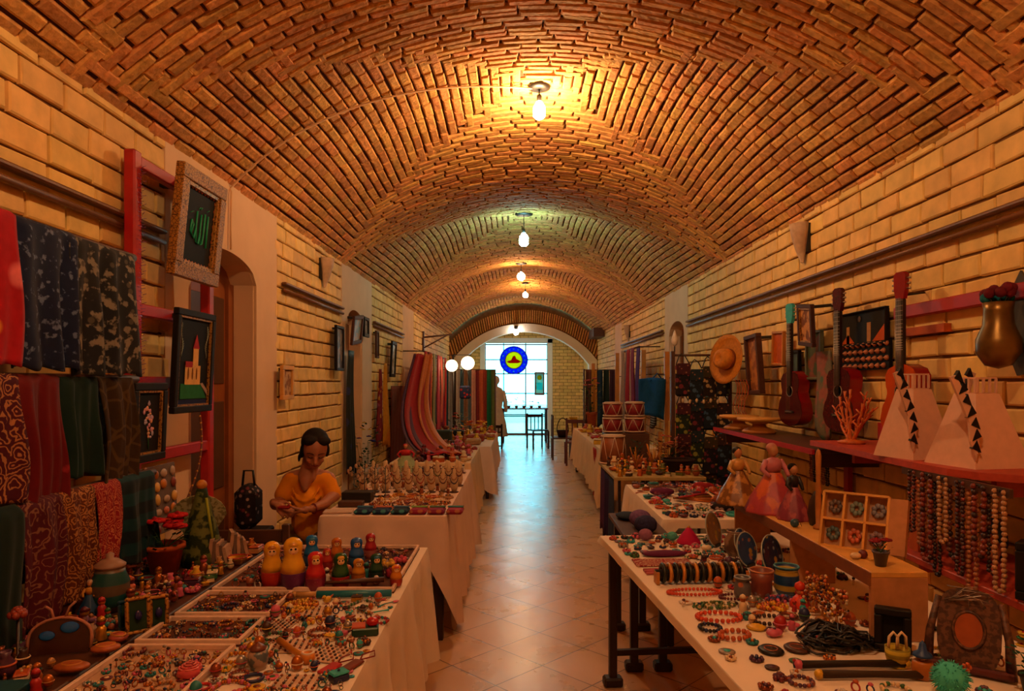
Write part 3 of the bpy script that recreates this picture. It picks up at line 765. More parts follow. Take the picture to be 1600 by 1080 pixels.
# light wooden frame on the plaster edge
c_pale = M('faded_print', '#b8946c', .7, pat='noise', col2='#8a5c40', pscale=20)
picture('small_picture', XL+.06, 5.42, 1.60, .26, .27, rotw('L'), m_wood2, .035, c_pale, 'small light wooden framed print beside the plaster pillar')
c_dk = M('dark_landscape_print', '#3a3230', .5, pat='noise', col2='#7a6858', pscale=9)
c_col = M('colourful_print', '#9a8870', .5, pat='noise', col2='#5c7a78', pscale=14, col3='#b07040')
picture('framed_print', XL+.07, 6.98, 1.95, .30, .46, rotw('L', 0, 0), g_blackf, .03, c_dk, 'tall dark framed print, first of the group above the plaster recess')
picture('framed_print', XL+.10, 7.62, 2.19, .42, .32, rotw('L', .12, -.12), M('brown_frame', '#4a2c20', .6), .04, c_col, 'tilted brown framed print above the arched recess')
picture('framed_print', XL+.06, 8.25, 2.27, .26, .24, rotw('L', 0, .0), g_blackf, .04, c_dk, 'small black framed print to the right of the tilted one')
picture('framed_print', XL+.05, 8.95, 2.10, .16, .36, rotw('L'), M('brown_frame', '#4a2c20', .6), .03, c_dk, 'narrow brown carved panel beyond the plaster recess')
picture('framed_print', XL+.08, 9.95, 1.94, .36, .52, rotw('L', .05), g_blackf, .05, M('white_print', '#d0c4b4', .4, pat='noise', col2='#8a7a50', pscale=9), 'black framed white print hanging by a tassel on the left wall')
# magnet board beside the shawls
t = empty('magnet_board', (XL+.12, 3.30, 1.02), 'grey board covered in colourful souvenir magnets under the flower embroidery', 'board', rot=rotw('L', -.06))
mb = MB(); mb.box(-.24, .24, -.015, 0, -.17, .17, M('grey_board', '#6a5c58', .7), bev=.003); mb.build('board_panel', t)
r = random.Random(9)
for i in range(30):
    mb = MB(); c_ = r.choice(['#c07018', '#a83a18', '#d0a050', '#a89080', '#2a7a80', '#803020', '#c86848'])
    mb.ball((-.20+.08*(i % 6)+r.uniform(-.012, .012), -.02, -.135+.068*(i//6)+r.uniform(-.01, .01)), .027, M('magnet_'+c_[1:], c_, .5), 9, 5, (r.uniform(.8, 1.2), .35, r.uniform(.7, 1.15)))
    mb.build('magnet', t)
# beads hanging from the church picture
mb = MB()
for i in range(60):
    t_ = i/59; mb.ball((XL+.2+.02*math.sin(t_*3), 3.66-.25*t_**2*.6, 1.42-.42*t_), .0065, M('wood_bead', '#6a3018', .4) if i % 5 else M('gold_bead', '#c88a30', .35, metal=.4), 6, 4)
tag(mb.build('bead_string'), 'string of brown beads hanging below the church embroidery', 'necklace')
# long dark garment and scarves further along
def hang_long(x, y, zt, zb, w, mat, label, name='hanging_scarf', cat='scarf', folds=3, seed=0, axis='y', flare=.5, group=None, amp=.02, peg=0):
    r = random.Random(seed+int(y*37)+int(x*11)); ph = r.uniform(0, 6); mb = MB()
    def fn(u, v):
        ww = w*(flare+(1-flare)*v)*(u-.5); d = amp*math.sin(u*folds*2*PI+ph+v)*(.4+.6*v)+.01*math.sin(v*5+ph)
        zz = zt-(zt-zb)*v-.03*math.sin(u*5+ph)*v
        return (x+d, y+ww, zz) if axis == 'y' else (x+ww, y+d, zz)
    mb.grid(fn, 24, 16, mat); o = mb.build(name, None, .012); tag(o, label, cat, group)
    if peg:
        pb = MB(); pb.tube([(x, y, zt-.01), (x+peg, y, zt+.01)], .008, 6, m_dkwood); pb.build('hook', o)
    return o
hang_long(XL+.08, 7.48, 1.95, .62, .30, M('black_green_silk', '#0c1c1c', .5, pat='blobs', col2='#1c6a48', pscale=7, pw=.15, col3='#1c2a5c'), 'long narrow black garment hanging beside the arched recess', 'hanging_garment', 'garment', flare=.6)
hang_long(XL+.09, 9.0, 1.78, .80, .34, M('maroon_floral_silk', '#7c2428', .6, pat='blobs', col2='#c88a30', pscale=9, pw=.3, col3='#a05a78'), 'maroon floral scarf hanging beyond the plaster recess', flare=.2)
hang_long(XL+.12, 9.28, 1.86, .74, .38, M('mustard_silk', '#c07812', .6), 'mustard yellow scarf hanging beside the maroon floral one', flare=.25)
hang_long(XL+.07, 10.55, 1.55, .30, 1.35, M('brown_wall_shade', '#5a2414', .8, pat='vstripes', col2='#6a2c1a', pscale=3, pw=.6), 'dark brown sheet standing in for shade on the wall behind the far left stall', 'wall_cloth', 'cloth', flare=1., amp=.008, folds=5)  # brown sheet added to paint the shade on the lower wall
# red scarves rack
bar(-1.55, 11.2, 14.6, 2.12, 'rail above the red and orange scarves on the left', m_dkwood, .015)
cols = [('#a81828', 'bright red'), ('#7c1420', 'deep red'), ('#c04a20', 'burnt orange'), ('#8a8458', 'sage green'), ('#28303c', 'charcoal'), ('#a83848', 'rose pink'), ('#8c2434', 'wine red'), ('#b85a48', 'terracotta'), ('#7c2040', 'magenta'), ('#b02c30', 'scarlet')]
for i, (c_, nm) in enumerate(cols):
    y = 11.35+i*.33
    hang_long(-1.53+.02*(i % 2), y, 2.12, .72+.12*math.sin(i*2), .30, M('scarf_'+c_[1:], c_, .7, sheen=.05), nm+' scarf on the rail beyond the left plaster pilaster', flare=.85, folds=2, group='scarves on the left rail')
# flowing red and purple scarves, sweeping to the bench
for i, (c_, nm, off) in enumerate([('#a00c14', 'scarlet scarf sweeping from the rail down to the grey bench', 0), ('#4c1c38', 'purple scarf sweeping down beneath the scarlet one', -.19), ('#b85418', 'orange edged scarf sweeping along the scarlet one', .17)]):
    mb = MB(); mc = M('flow_'+c_[1:], c_, .6, sheen=.05)
    def fn(u, v, off=off):
        q = v**1.15
        y = 11.1-3.6*q; x = -1.52+off*(.5+.3*v)+.72*v**2.6+(.115+.075*v)*(1 if off == 0 else .5)*(u-.5)*2+.012*math.sin(u*17); z = 2.06-1.24*(1-(1-v)**1.6)+.012*math.sin(u*9+v*3)
        return (x, y+.12*(u-.5), max(z, .785+.006*math.sin(u*14)))
    mb.grid(fn, 16, 40, mc); tag(mb.build('draped_scarf', None, .008), nm, 'scarf')
# plants with blue flowers by the second recess
def leafy(name, loc, h, w, n, leafm, label, cat='plant', flowers=None, seed=1, pot=None, potr=.06, poth=.08, up=.5):
    t = empty(name, loc, label, cat); r = random.Random(seed); z0 = 0
    if pot:
        mb = MB(); mb.lathe([(potr*.7, 0), (potr, poth*.85), (potr*1.12, poth*.86), (potr*1.12, poth), (potr*.92, poth), (potr*.88, poth*.8), (1e-4, poth*.8)], 18, pot); mb.build('pot', t); z0 = poth*.8
    mb = MB(); st = MB()
    for i in range(n):
        a = r.uniform(0, 2*PI); q = r.random()**.5; x, y = q*w*math.cos(a), q*w*math.sin(a); z = z0+h*(up*r.random()+(1-up)*r.random())
        s = w*r.uniform(.25, .45); d = Vector((math.cos(a), math.sin(a), r.uniform(-.2, .8))).normalized()
        sd = d.cross(Vector((0, 0, 1))).normalized()*s*.35; p = Vector((x, y, z))
        mb.add([p, p+d*s*.5+sd, p+d*s, p+d*s*.5-sd], [(0, 1, 2, 3)], leafm)
        if i % 6 == 0: st.tube([(0, 0, z0), (x*.5, y*.5, z*.6+z0*.4), (x, y, z)], .002, 4, M('plant_stem', '#2c4a20', .7))
    fo = mb.build('foliage', t); st.build('stem', t)
    if flowers:
        for k, (fc, num, fr) in enumerate(flowers):
            for i in range(num):
                a = r.uniform(0, 2*PI); q = r.random()**.5*.8; mb = MB()
                c = Vector((q*w*math.cos(a), q*w*math.sin(a), z0+h*r.uniform(.7, 1.08)))
                fm = M('petals_'+fc[1:], fc, .6)
                for j in range(8):
                    b = j*2*PI/8; mb.ball(c+Vector((math.cos(b), math.sin(b), .15))*fr*.6, fr*.5, fm, 6, 4, (1, 1, .45))
                mb.ball(c+Vector((0, 0, fr*.2)), fr*.35, M('flower_centre', '#8a1018', .7), 6, 4)
                mb.build('flower', t)
    return t
m_leaf = M('dark_leaf', '#1c3a20', .6, island=.3); m_leaf2 = M('olive_leaf', '#566228', .6, island=.3)
leafy('flower_plant', (XL+.16, 7.9, .0), 1.05, .15, 200, m_leaf, 'tall dark plant with blue and yellow blooms by the left recess', 'plant', [('#28307c', 4, .03), ('#c8a028', 3, .025)], 3, M('clay_pot', '#9a4a22', .7), .09, .14)
# ================================================================== SEATED WOMAN
m_skin = M('brown_skin', '#a8694a', .55, var=.05, scale=8)
m_hair = M('dark_hair', '#130b09', .75, var=.25, scale=60)
m_shirt = M('orange_yellow_shirt', '#e08a10', .8, var=.06, scale=6, bump=.002)
m_skirt = M('olive_trousers', '#5a4422', .8)
def limb(mb, pts, rads, m, seg=12, sub=4, flat=1.):
    P_ = []; R_ = []
    for i in range(len(pts)-1):
        for k in range(sub):
            t = k/sub; P_.append(Vector(pts[i]).lerp(Vector(pts[i+1]), t)); R_.append(rads[i]+(rads[i+1]-rads[i])*t)
    P_.append(Vector(pts[-1])); R_.append(rads[-1])
    mb.tube(P_, R_, seg, m, flat=flat)
    mb.ball(P_[0], R_[0]*.99, m, seg, 8); mb.ball(P_[-1], R_[-1]*.99, m, seg, 8)
def remesh(o, v, sm=6):
    r = o.modifiers.new('surface', 'REMESH'); r.mode = 'VOXEL'; r.voxel_size = v; r.use_smooth_shade = True
    s = o.modifiers.new('smooth', 'SMOOTH'); s.factor = .5; s.iterations = sm
PX, PY = -1.42, 4.66     # seat position
person = empty('person', (PX, PY, 0), 'woman in an orange yellow top, head bowed over her hands beside the jewellery table', 'person', rot=(0, 0, .10))
mb = MB()
HD = Vector((.06, -.11, 1.145))      # head centre
# torso (leaning forward), neck, head in one surface
limb(mb, [(0, .10, .50), (0, .07, .68), (0, .03, .84), (0, .0, .95)], [.14, .13, .13, .09], m_skin, flat=.75)
limb(mb, [(-.11, .0, .945), (0, 0, .965), (.11, .0, .945)], [.055, .06, .055], m_skin)
limb(mb, [(0, -.045, 1.02), (0, -.100, .955), (.0, -.135, .895)], [.05, .052, .02], m_skin, flat=.8)
limb(mb, [(0, 0, .95), (.01, -.03, 1.03), (.025, -.06, 1.09)], [.066, .055, .055], m_skin)
TH = Matrix.Translation(HD) @ RZ(.25) @ RX(.42) @ RY(.06)
mb.ball((0, 0, .02), .092, m_skin, 20, 14, (.88, 1.03, 1.05), TH)
mb.ball((0, -.03, -.045), .062, m_skin, 16, 12, (.92, .95, 1.05), TH)
mb.ball((0, -.058, -.085), .026, m_skin, 12, 8, (1.1, .9, .8), TH)       # chin
limb(mb, [TH @ Vector((0, -.083, .012)), TH @ Vector((0, -.112, -.030))], [.010, .016], m_skin, 8)   # nose
for s in (-1, 1):
    mb.ball((s*.086, .005, -.012), .022, m_skin, 10, 8, (.35, .8, 1.3), TH)    # ears
    mb.ball((s*.038, -.072, -.03), .022, m_skin, 10, 8, (1, .7, .9), TH)    # cheeks
mb.ball((0, -.090, -.057), .016, m_skin, 10, 6, (1.5, .7, .5), TH)
# arms
def hand(mb, W_, D_, N_, T_, curl=.6, s=1.0):
    """W wrist point, D direction of the fingers, N palm normal, T thumb side"""
    W_, D_, N_, T_ = Vector(W_), Vector(D_).normalized(), Vector(N_).normalized(), Vector(T_).normalized()
    pc = W_+D_*.045*s
    limb(mb, [W_, pc+T_*.008, W_+D_*.085*s], [.026*s, .034*s, .030*s], m_skin, 12, 3, .5)
    for k, (off, ln) in enumerate([(.028, .068), (.010, .078), (-.009, .072), (-.027, .056)]):
        b0 = W_+D_*(.085-.006*abs(k-1))*s+T_*off*s; c = curl*(.85+.12*k); p1 = b0+(D_*math.cos(c*.5)+N_*math.sin(c*.5))*ln*.45*s
        p2 = p1+(D_*math.cos(c*1.2)+N_*math.sin(c*1.2))*ln*.32*s; p3 = p2+(D_*math.cos(c*1.9)+N_*math.sin(c*1.9))*ln*.25*s
        limb(mb, [b0, p1, p2, p3], [.0095*s, .009*s, .008*s, .0068*s], m_skin, 8, 2)
    b0 = W_+D_*.03*s+T_*.026*s; d1 = (T_*.75+D_*.7+N_*.2).normalized(); p1 = b0+d1*.035*s; p2 = p1+(d1*.5+D_*.6+N_*.35).normalized()*.030*s
    limb(mb, [b0, p1, p2], [.013*s, .0105*s, .008*s], m_skin, 8, 2)
WR = Vector((.04, -.32, .79)); WL = Vector((-.165, -.28, .83))
limb(mb, [(.13, .0, .94), (.158, -.02, .88), (.175, -.05, .835)], [.050, .042, .038], m_skin)
limb(mb, [(.175, -.05, .835), (.13, -.20, .80), tuple(WR+Vector((.03, .03, 0)))], [.042, .034, .025], m_skin)
limb(mb, [(-.13, .0, .94), (-.158, -.03, .86), (-.175, -.06, .80)], [.050, .042, .038], m_skin)
limb(mb, [(-.175, -.06, .80), (-.18, -.18, .80), tuple(WL+Vector((-.01, .03, 0)))], [.042, .034, .025], m_skin)
hand(mb, WR, (-.92, -.25, -.10), (.1, .15, .9), (.05, -.85, .35), .55)
hand(mb, WL, (.72, -.62, -.30), (.35, .2, -.8), (.5, .5, .5), .7)
# legs
for s in (-1, 1):
    limb(mb, [(s*.09, .10, .50), (s*.12, -.30, .49), (s*.12, -.36, .46), (s*.11, -.32, .10), (s*.11, -.33, .06)], [.095, .068, .06, .04, .038], m_skin)
    limb(mb, [(s*.11, -.31, .05), (s*.11, -.45, .028)], [.04, .026], m_skin)
body = mb.build('body', person); remesh(body, .006, 3)
# shirt
mb = MB()
limb(mb, [(0, .10, .52), (0, .07, .70), (0, .03, .85), (0, .012, .925)], [.172, .162, .156, .10], m_shirt, 18, flat=.80)
limb(mb, [(-.11, .0, .93), (0, .01, .95), (.11, .0, .93)], [.068, .07, .068], m_shirt)
for s in (-1, 1):
    limb(mb, [(s*.12, .0, .93), (s*.148, -.02, .88), (s*.163, -.035, .842)], [.062, .056, .060], m_shirt)
limb(mb, [(.0, -.075, .82), (.0, -.06, .62)], [.07, .09], m_shirt)
for k in range(3): mb.tube([(-.09-.01*k, -.10, .90-.05*k), (-.05, -.135, .83-.05*k), (0, -.15, .81-.05*k), (.05, -.135, .83-.05*k), (.09+.01*k, -.10, .90-.05*k)], .010, 6, m_shirt)
sh = mb.build('shirt', person); remesh(sh, .009, 5)
# hair: cap with a side parting, tied at the back
mb = MB()
mb.ball((0, .042, .045), .097, m_hair, 24, 16, (.95, .98, 1.0), TH)
mb.ball((.045, -.012, .090), .050, m_hair, 14, 10, (1.1, .95, .60), TH @ RZ(-.25))
mb.ball((-.045, -.010, .090), .050, m_hair, 14, 10, (1.1, .95, .65), TH @ RZ(.3))
mb.ball((.078, -.01, .01), .034, m_hair, 12, 8, (.5, 1.0, 1.4), TH)
mb.ball((-.080, -.005, .0), .036, m_hair, 12, 8, (.5, 1.0, 1.5), TH)
mb.ball((0, .10, -.03), .055, m_hair, 14, 10, (1.1, .9, 1.1), TH)
mb.ball((-.095, .01, -.06), .018, m_hair, 8, 6, (.6, 1, 2.0), TH)
h = mb.build('hair', person); remesh(h, .008, 3)
# closed downcast eyes, brows, mouth
mb = MB()
m_dark = M('lash_dark', '#140a08', .6, var=0); m_lip = M('lip', '#8a3a34', .5, var=0)
for s in (-1, 1):
    mb = MB(); mb.tube([TH @ Vector((s*(.018+.032*i/5), -.0935+.010*(i/5)**2, .002-.006*math.sin(PI*i/5))) for i in range(6)], .0028, 6, m_dark); mb.build('eye', person)
    mb = MB(); mb.tube([TH @ Vector((s*(.014+.042*i/5), -.0965+.016*(i/5)**2, .024+.006*math.sin(PI*i/5))) for i in range(6)], .003, 6, m_dark); mb.build('eyebrow', person)
mb = MB(); mb.tube([TH @ Vector((-.022+.044*i/6, -.1045+.010*abs(i-3)/3, -.058+.002*math.cos(i))) for i in range(7)], .0035, 6, m_lip); mb.build('mouth', person)
mb = MB()
for s in (-1, 1):
    limb(mb, [(s*.09, .10, .52), (s*.12, -.28, .50), (s*.12, -.37, .46), (s*.11, -.33, .14)], [.115, .088, .078, .06], m_skirt)
tr = mb.build('trousers', person); remesh(tr, .012, 4)
mb = MB(); mb.ring((0, 0, 0), .030, .005, 18, 6, M('red_bracelet', '#7a1c1c', .4), TR(WR+Vector((.045, .04, .0))) @ RZ(.9) @ RY(PI/2)); mb.build('bracelet', person)
# the red thing she is sewing
mb = MB(); mb.ball((0, 0, 0), .028, M('red_felt', '#8c1c20', .8), 12, 8, (1.5, .8, .45)); mb.ball((.03, 0, .008), .012, M('red_felt', '#8c1c20', .8), 8, 6)
o = mb.build('felt_ornament'); o.location = (PX-.045, PY-.37, .815); tag(o, 'small dark red felt ornament held in the woman\'s hands', 'ornament')
# stool under her
t = empty('stool', (PX, PY+.12, 0), 'plain wooden stool beneath the seated woman', 'stool')
mb = MB(); mb.box(-.19, .19, -.17, .17, .375, .40, m_dkwood, bev=.006); mb.build('seat', t)
for sx in (-.15, .15):
    for sy in (-.13, .13): mb = MB(); mb.box(sx-.018, sx+.018, sy-.018, sy+.018, 0, .375, m_dkwood); mb.build('leg', t)
# dark chair in front of her, its back towards the camera
def chair(name, x, y, rz, label, m, sh=.45, bh=.86, w=.42, slat=True, group=None):
    t = empty(name, (x, y, 0), label, 'chair', group, (0, 0, rz)); hw = w/2
    mb = MB(); mb.box(-hw, hw, -hw, hw, sh-.03, sh, m, bev=.006); mb.build('seat', t)
    for sx in (-1, 1):
        mb = MB(); mb.box(sx*hw-.018, sx*hw+.018, -hw, -hw+.036, 0, sh-.03, m); mb.build('leg', t)
        mb = MB(); mb.box(sx*hw-.018, sx*hw+.018, hw-.036, hw, 0, bh, m, bev=.004); mb.build('leg', t)
    bk = MB(); bk.box(-hw+.018, hw-.018, hw-.030, hw-.008, bh-.10, bh-.03, m, bev=.004); bk_ = bk.build('backrest', t)
    if slat:
        for i in range(3):
            mb = MB(); xx = (i-1)*.1; mb.box(xx-.012, xx+.012, hw-.026, hw-.012, sh, bh-.10, m); mb.build('backrest_slat', bk_)
    return t
chair('wooden_chair', -1.50, 3.92, PI+.05, 'dark wooden chair with its back towards the nesting doll table', m_dkwood, .44, .83, .46)
# white daisy bag beside her: dark patterned backpack
t = empty('patterned_bag', (-1.77, 4.50, .0), 'dark patterned bag standing beside the seated woman', 'bag')
mb = MB(); mb.box(-.07, .07, -.11, .11, .64, .93, M('bag_print', '#1c1418', .8, pat='blobs', col2='#8c7470', pscale=24, pw=.3, col3='#6a2c38'), bev=.05); mb.build('bag_body', t)
mb = MB(); mb.tube([(-.04, 0, .92), (-.03, 0, 1.02), (.03, 0, 1.02), (.04, 0, .92)], .008, 6, m_blk); mb.build('strap', t)
mb = MB(); mb.box(-.09, .12, -.15, .15, .0, .63, M('dark_crate', '#241612', .7), bev=.01); o = mb.build('storage_box'); o.location = (-1.77, 4.50, 0); tag(o, 'dark storage box under the patterned bag', 'box')
# ================================================================== RIGHT WALL
XF = XR-.03                      # face of the bricks
rl = empty('red_wall_beam', (XF-.02, 1.6, 2.0), 'red painted wooden beam along the right wall by the third guitar', 'beam')
mb = MB(); mb.box(-.02, .035, 0, 2.36, -.035, .035, m_redp, bev=.006); mb.build('beam', rl)
ob = MB(); ob.box(-.02, .03, 0, .42, -.022, .022, M('orange_board', '#b0501c', .6, var=.2, scale=8)); o = ob.build('short_plank'); o.location = (XF-.0, 3.52, 1.885); tag(o, 'short orange plank fixed under the red wall beam', 'plank')
# guitars ---------------------------------------------------------------
m_gred = M('guitar_red_lacquer', '#8c1216', .25, var=.1, scale=9); m_gdark = M('guitar_dark_burst', '#4a0a10', .25); m_gorange = M('guitar_orange_burst', '#c04a14', .25, var=.1, scale=6)
m_fret = M('fret_wood', '#241410', .4); m_frw = M('fret_silver', '#b8a898', .3, metal=.7); m_str = M('string_silver', '#c8b8a0', .3, metal=.8); m_hole = M('sound_hole_black', '#050303', .9, var=0)
def guitar(x, y, zb, label, front, side, headm, s=1.0, rz=-PI/2, lean=0.):
    # local: front faces -y, x across, z up; zb at the body's bottom
    t = empty('guitar', (x, y, zb), label, 'guitar', 'guitars on the right wall', (Matrix.Rotation(rz, 3, 'Z') @ Matrix.Rotation(lean, 3, 'X')).to_euler()); t.scale = (s, s, s)
    n = 40; pts = []
    for i in range(n):
        a = 2*PI*i/n; z = .20-.20*math.cos(a)
        zz = z/.40
        # lower bout wide, waist, upper bout
        w = .155*math.sqrt(max(0, 1-((zz-.32)/.36)**2)) if zz < .32 else None
        pts.append((a, zz))
    def half(zz):
        k = [(0, 0), (.04, .085), (.12, .135), (.25, .155), (.40, .142), (.55, .108), (.62, .100), (.72, .112), (.84, .116), (.93, .095), (.98, .05), (1.0, .02)]
        for i in range(len(k)-1):
            if k[i][0] <= zz <= k[i+1][0]:
                q = (zz-k[i][0])/(k[i+1][0]-k[i][0]); q = q*q*(3-2*q) if i > 1 else q; return k[i][1]+(k[i+1][1]-k[i][1])*q
        return 0
    zs = [0, .01, .03, .06, .10, .15, .2, .25, .3, .35, .4, .45, .5, .55, .6, .65, .7, .75, .8, .85, .9, .94, .97, .99, 1.0]
    out = [(half(z), z*.42) for z in zs]+[(-half(z), z*.42) for z in reversed(zs)][1:-1]
    mb = MB(); n = len(out)
    vs = [(p[0], -.045, p[1]) for p in out]+[(p[0], .045, p[1]) for p in out]
    mb.add(vs, [(i, i+n, (i+1) % n+n, (i+1) % n) for i in range(n)], side, None, True); mb.add([(p[0], .045, p[1]) for p in out], [tuple(reversed(range(n)))], side)
    mb.build('body_side', t)
    mb = MB(); mb.add([(p[0]*1.01, -.046, p[1]) for p in out]+[(p[0]*1.01, -.050, p[1]) for p in out], [tuple(range(n, 2*n))]+[(i, (i+1) % n, (i+1) % n+n, i+n) for i in range(n)], front)
    mb.build('soundboard', t)
    mb = MB(); mb.lathe([(.001, 0), (.036, 0)], 24, m_hole, TR(0, -.0515, .265) @ RX(PI/2)); mb.ring((0, 0, 0), .040, .003, 28, 5, m_frw, TR(0, -.051, .265) @ RX(PI/2)); mb.build('sound_hole', t)
    mb = MB(); mb.box(-.055, .055, -.060, -.050, .10, .118, m_fret, bev=.003); mb.box(-.038, .038, -.063, -.060, .106, .112, m_frw); mb.build('bridge', t)
    mb = MB(); mb.box(-.027, .027, -.060, -.032, .30, .78, m_fret, bev=.004)
    for i in range(15): z = .77-.43*(1-.944**(i*1.25))*1.0; mb.box(-.0275, .0275, -.0625, -.057, z, z+.003, m_frw)
    mb.build('neck', t)
    mb = MB(); mb.prism([(-.028, .78), (.028, .78), (.042, .83), (.044, .915), (.025, .93), (-.025, .93), (-.044, .915), (-.042, .83)], -.056, -.030, headm)
    hs_ = mb.build('headstock', t)
    for sx in (-1, 1):
        for k in range(3): mb = MB(); mb.cyl((sx*.038, -.042, .835+.028*k), (sx*.060, -.042, .835+.028*k), .0045, 6, m_frw); mb.ball((sx*.062, -.042, .835+.028*k), .008, m_frw, 6, 4); mb.build('tuning_peg', hs_)
    mb = MB()
    for k in range(6): mb.tube([((k-2.5)*.0095, -.0635, .11), ((k-2.5)*.0075, -.0655, .785)], .0008, 3, m_str)
    mb.build('strings', t)
    mb = MB(); mb.cyl((0, -.03, .80), (0, .105, .82), .006, 6, m_blk); mb.build('wall_hook', t)
    return t
gx = XR-.13
guitar(gx, 5.20, 1.27, 'small dark red guitar with a cyan gleam on its headstock, farthest of the three', m_gdark, m_gred, M('cyan_gleam_headstock', '#40b8c8', .2, metal=.3), 1.0, -PI/2+.18)
guitar(gx, 4.42, 1.28, 'dark red guitar hanging between the bordered picture and the black painting', m_gdark, m_gred, m_gdark, 1.0, -PI/2+.18)
guitar(gx+.01, 3.72, 1.29, 'orange red guitar partly hidden behind the white pyramid tower', m_gorange, m_gred, m_gred, .98, -PI/2+.18)
# bordered picture tilted between guitars 1 and 2
picture('framed_print', XR-.18, 4.86, 2.01, .24, .30, rotw('R', .10, .12), M('brown_frame', '#4a2c20', .4), .03, M('portrait_print', '#7a4a30', .6, pat='noise', col2='#c08850', pscale=14), 'small dark framed portrait tilted between two guitars', inner=g_gold2)
# black painting with pale silhouettes and spiky band
def art_night(mb, hw, hh, y):
    a = M('silhouette_tan', '#a87a48', .7); o_ = M('orange_glow_paint', '#b8501c', .7); k = M('moon_paint', '#7a6a54', .7)
    mb.box(-hw*.52, -hw*.40, y-.001, y+.001, -hh*.9, hh*.2, a); mb.box(hw*.30, hw*.44, y-.001, y+.001, -hh*.9, hh*.3, a)
    mb.prism([(hw*.5, -hh*.9), (hw*.95, -hh*.9), (hw*.95, hh*.1)], y-.001, y+.001, o_); mb.prism([(-hw*.75, -hh*.9), (-hw*.2, -hh*.9), (-hw*.45, -hh*.3)], y-.001, y+.001, o_)
    mb.ball((0, y, hh*.6), .02, k, 8, 6, (1, .1, 1))
picture('night_painting', XF-.02, 4.36, 1.945, .66, .22, rotw('R'), g_blackf, .010, M('night_canvas', '#1c1a18', .7), 'black painting of pale silhouettes on the wall between two guitars', art=art_night)
t = empty('walnut_garland_board', (XF-.01, 4.36, 1.77), 'black board studded with rows of brown cones below the black painting', 'board', rot=rotw('R'))
mb = MB(); mb.box(-.36, .34, -.02, 0, -.09, .09, c_black); mb.build('board_panel', t)
m_cone = M('cone_brown', '#b87a50', .45, island=.3)
for i in range(10):
    for j in range(4):
        mb = MB(); mb.lathe([(.018, 0), (.014, .010), (1e-4, .026)], 7, m_cone, TR(-.325+.068*i+(.034 if j % 2 else 0), -.02, -.066+.044*j) @ RX(PI/2)); mb.build('cone', t)
# straw hat
m_straw = M('straw', '#c07a2c', .75, var=.15, scale=40, bump=.002)
t = empty('straw_hat', (XR-.24, 6.50, 1.82), 'wide brimmed straw hat hanging on the right wall', 'hat', rot=(0, -PI/2+.10, .35))
mb = MB(); mb.lathe([(.10, .0), (.15, -.004), (.20, .006), (.235, .03), (.237, .034), (.20, .012), (.15, .003), (.10, .006)], 36, m_straw, None, True, 1, 1.05); mb.build('brim', t)
mb = MB(); mb.lathe([(.102, .0), (.100, .06), (.088, .10), (.05, .112), (.02, .095), (1e-4, .085)], 30, m_straw, None, True, 1, 1.15); mb.build('crown', t)
mb = MB(); mb.lathe([(.104, .004), (.103, .032)], 30, M('hat_band', '#7a4014', .7), None, True, 1, 1.15); mb.build('hat_band', t)
mb = MB(); mb.cyl((0, 0, .05), (0, 0, -.22), .006, 6, m_blk); mb.build('wall_hook', t)
# frames right of the hat
picture('framed_picture', XR-.16, 5.95, 1.76, .32, .52, rotw('R', .06, -.04), M('brown_frame', '#4a2c20', .4), .035, M('amber_panel', '#b87430', .55, pat='noise', col2='#8c4c1c', pscale=16), 'tall amber panel in a dark frame beside the straw hat', depth=.05)
picture('framed_picture', XR-.10, 5.58, 1.88, .24, .28, rotw('R', 0, .05), m_wood, .02, M('orange_relief', '#b8541c', .6, bump=.004, scale=40), 'small orange textured panel behind the farthest guitar')
picture('framed_picture', XR-.07, 5.34, 1.66, .22, .38, rotw('R'), g_blackf, .02, M('teal_dark_print', '#1e3a38', .5, pat='noise', col2='#3c5a4a', pscale=9), 'dark teal print low behind the farthest guitar')
picture('framed_picture', XR-.06, 5.00, 1.80, .26, .36, rotw('R'), M('green_grey_frame', '#5c6450', .5), .02, M('green_print', '#44543c', .6, pat='noise', col2='#7c4a38', pscale=10), 'green framed print right behind the farthest guitar body')
hang_long(XR-.10, 4.80, 1.82, 1.23, .24, M('street_print_cloth', '#6a6450', .7, pat='noise', col2='#94584c', pscale=10, pw=.52, col3='#4a6a58'), 'grey green printed cloth hanging between the two dark red guitars', flare=.9, folds=1, amp=.01)
# orange tassel necklaces under the hat
m_orbead = M('orange_bead', '#c0521c', .4)
for i in range(5):
    mb = MB(); y = 6.35-.075*i; 
    for k in range(26): mb.ball((XR-.22+.02*math.sin(k*.25), y+.006*math.sin(k), 1.62-.0125*k), .0062, m_orbead, 5, 4)
    mb.cyl((XR-.22, y, 1.62), (XR-.01, y, 1.63), .003, 4, m_blk)
    o = tag(mb.build('bead_necklace'), 'string of orange beads hanging under the straw hat', 'necklace', 'orange bead strings under the hat')
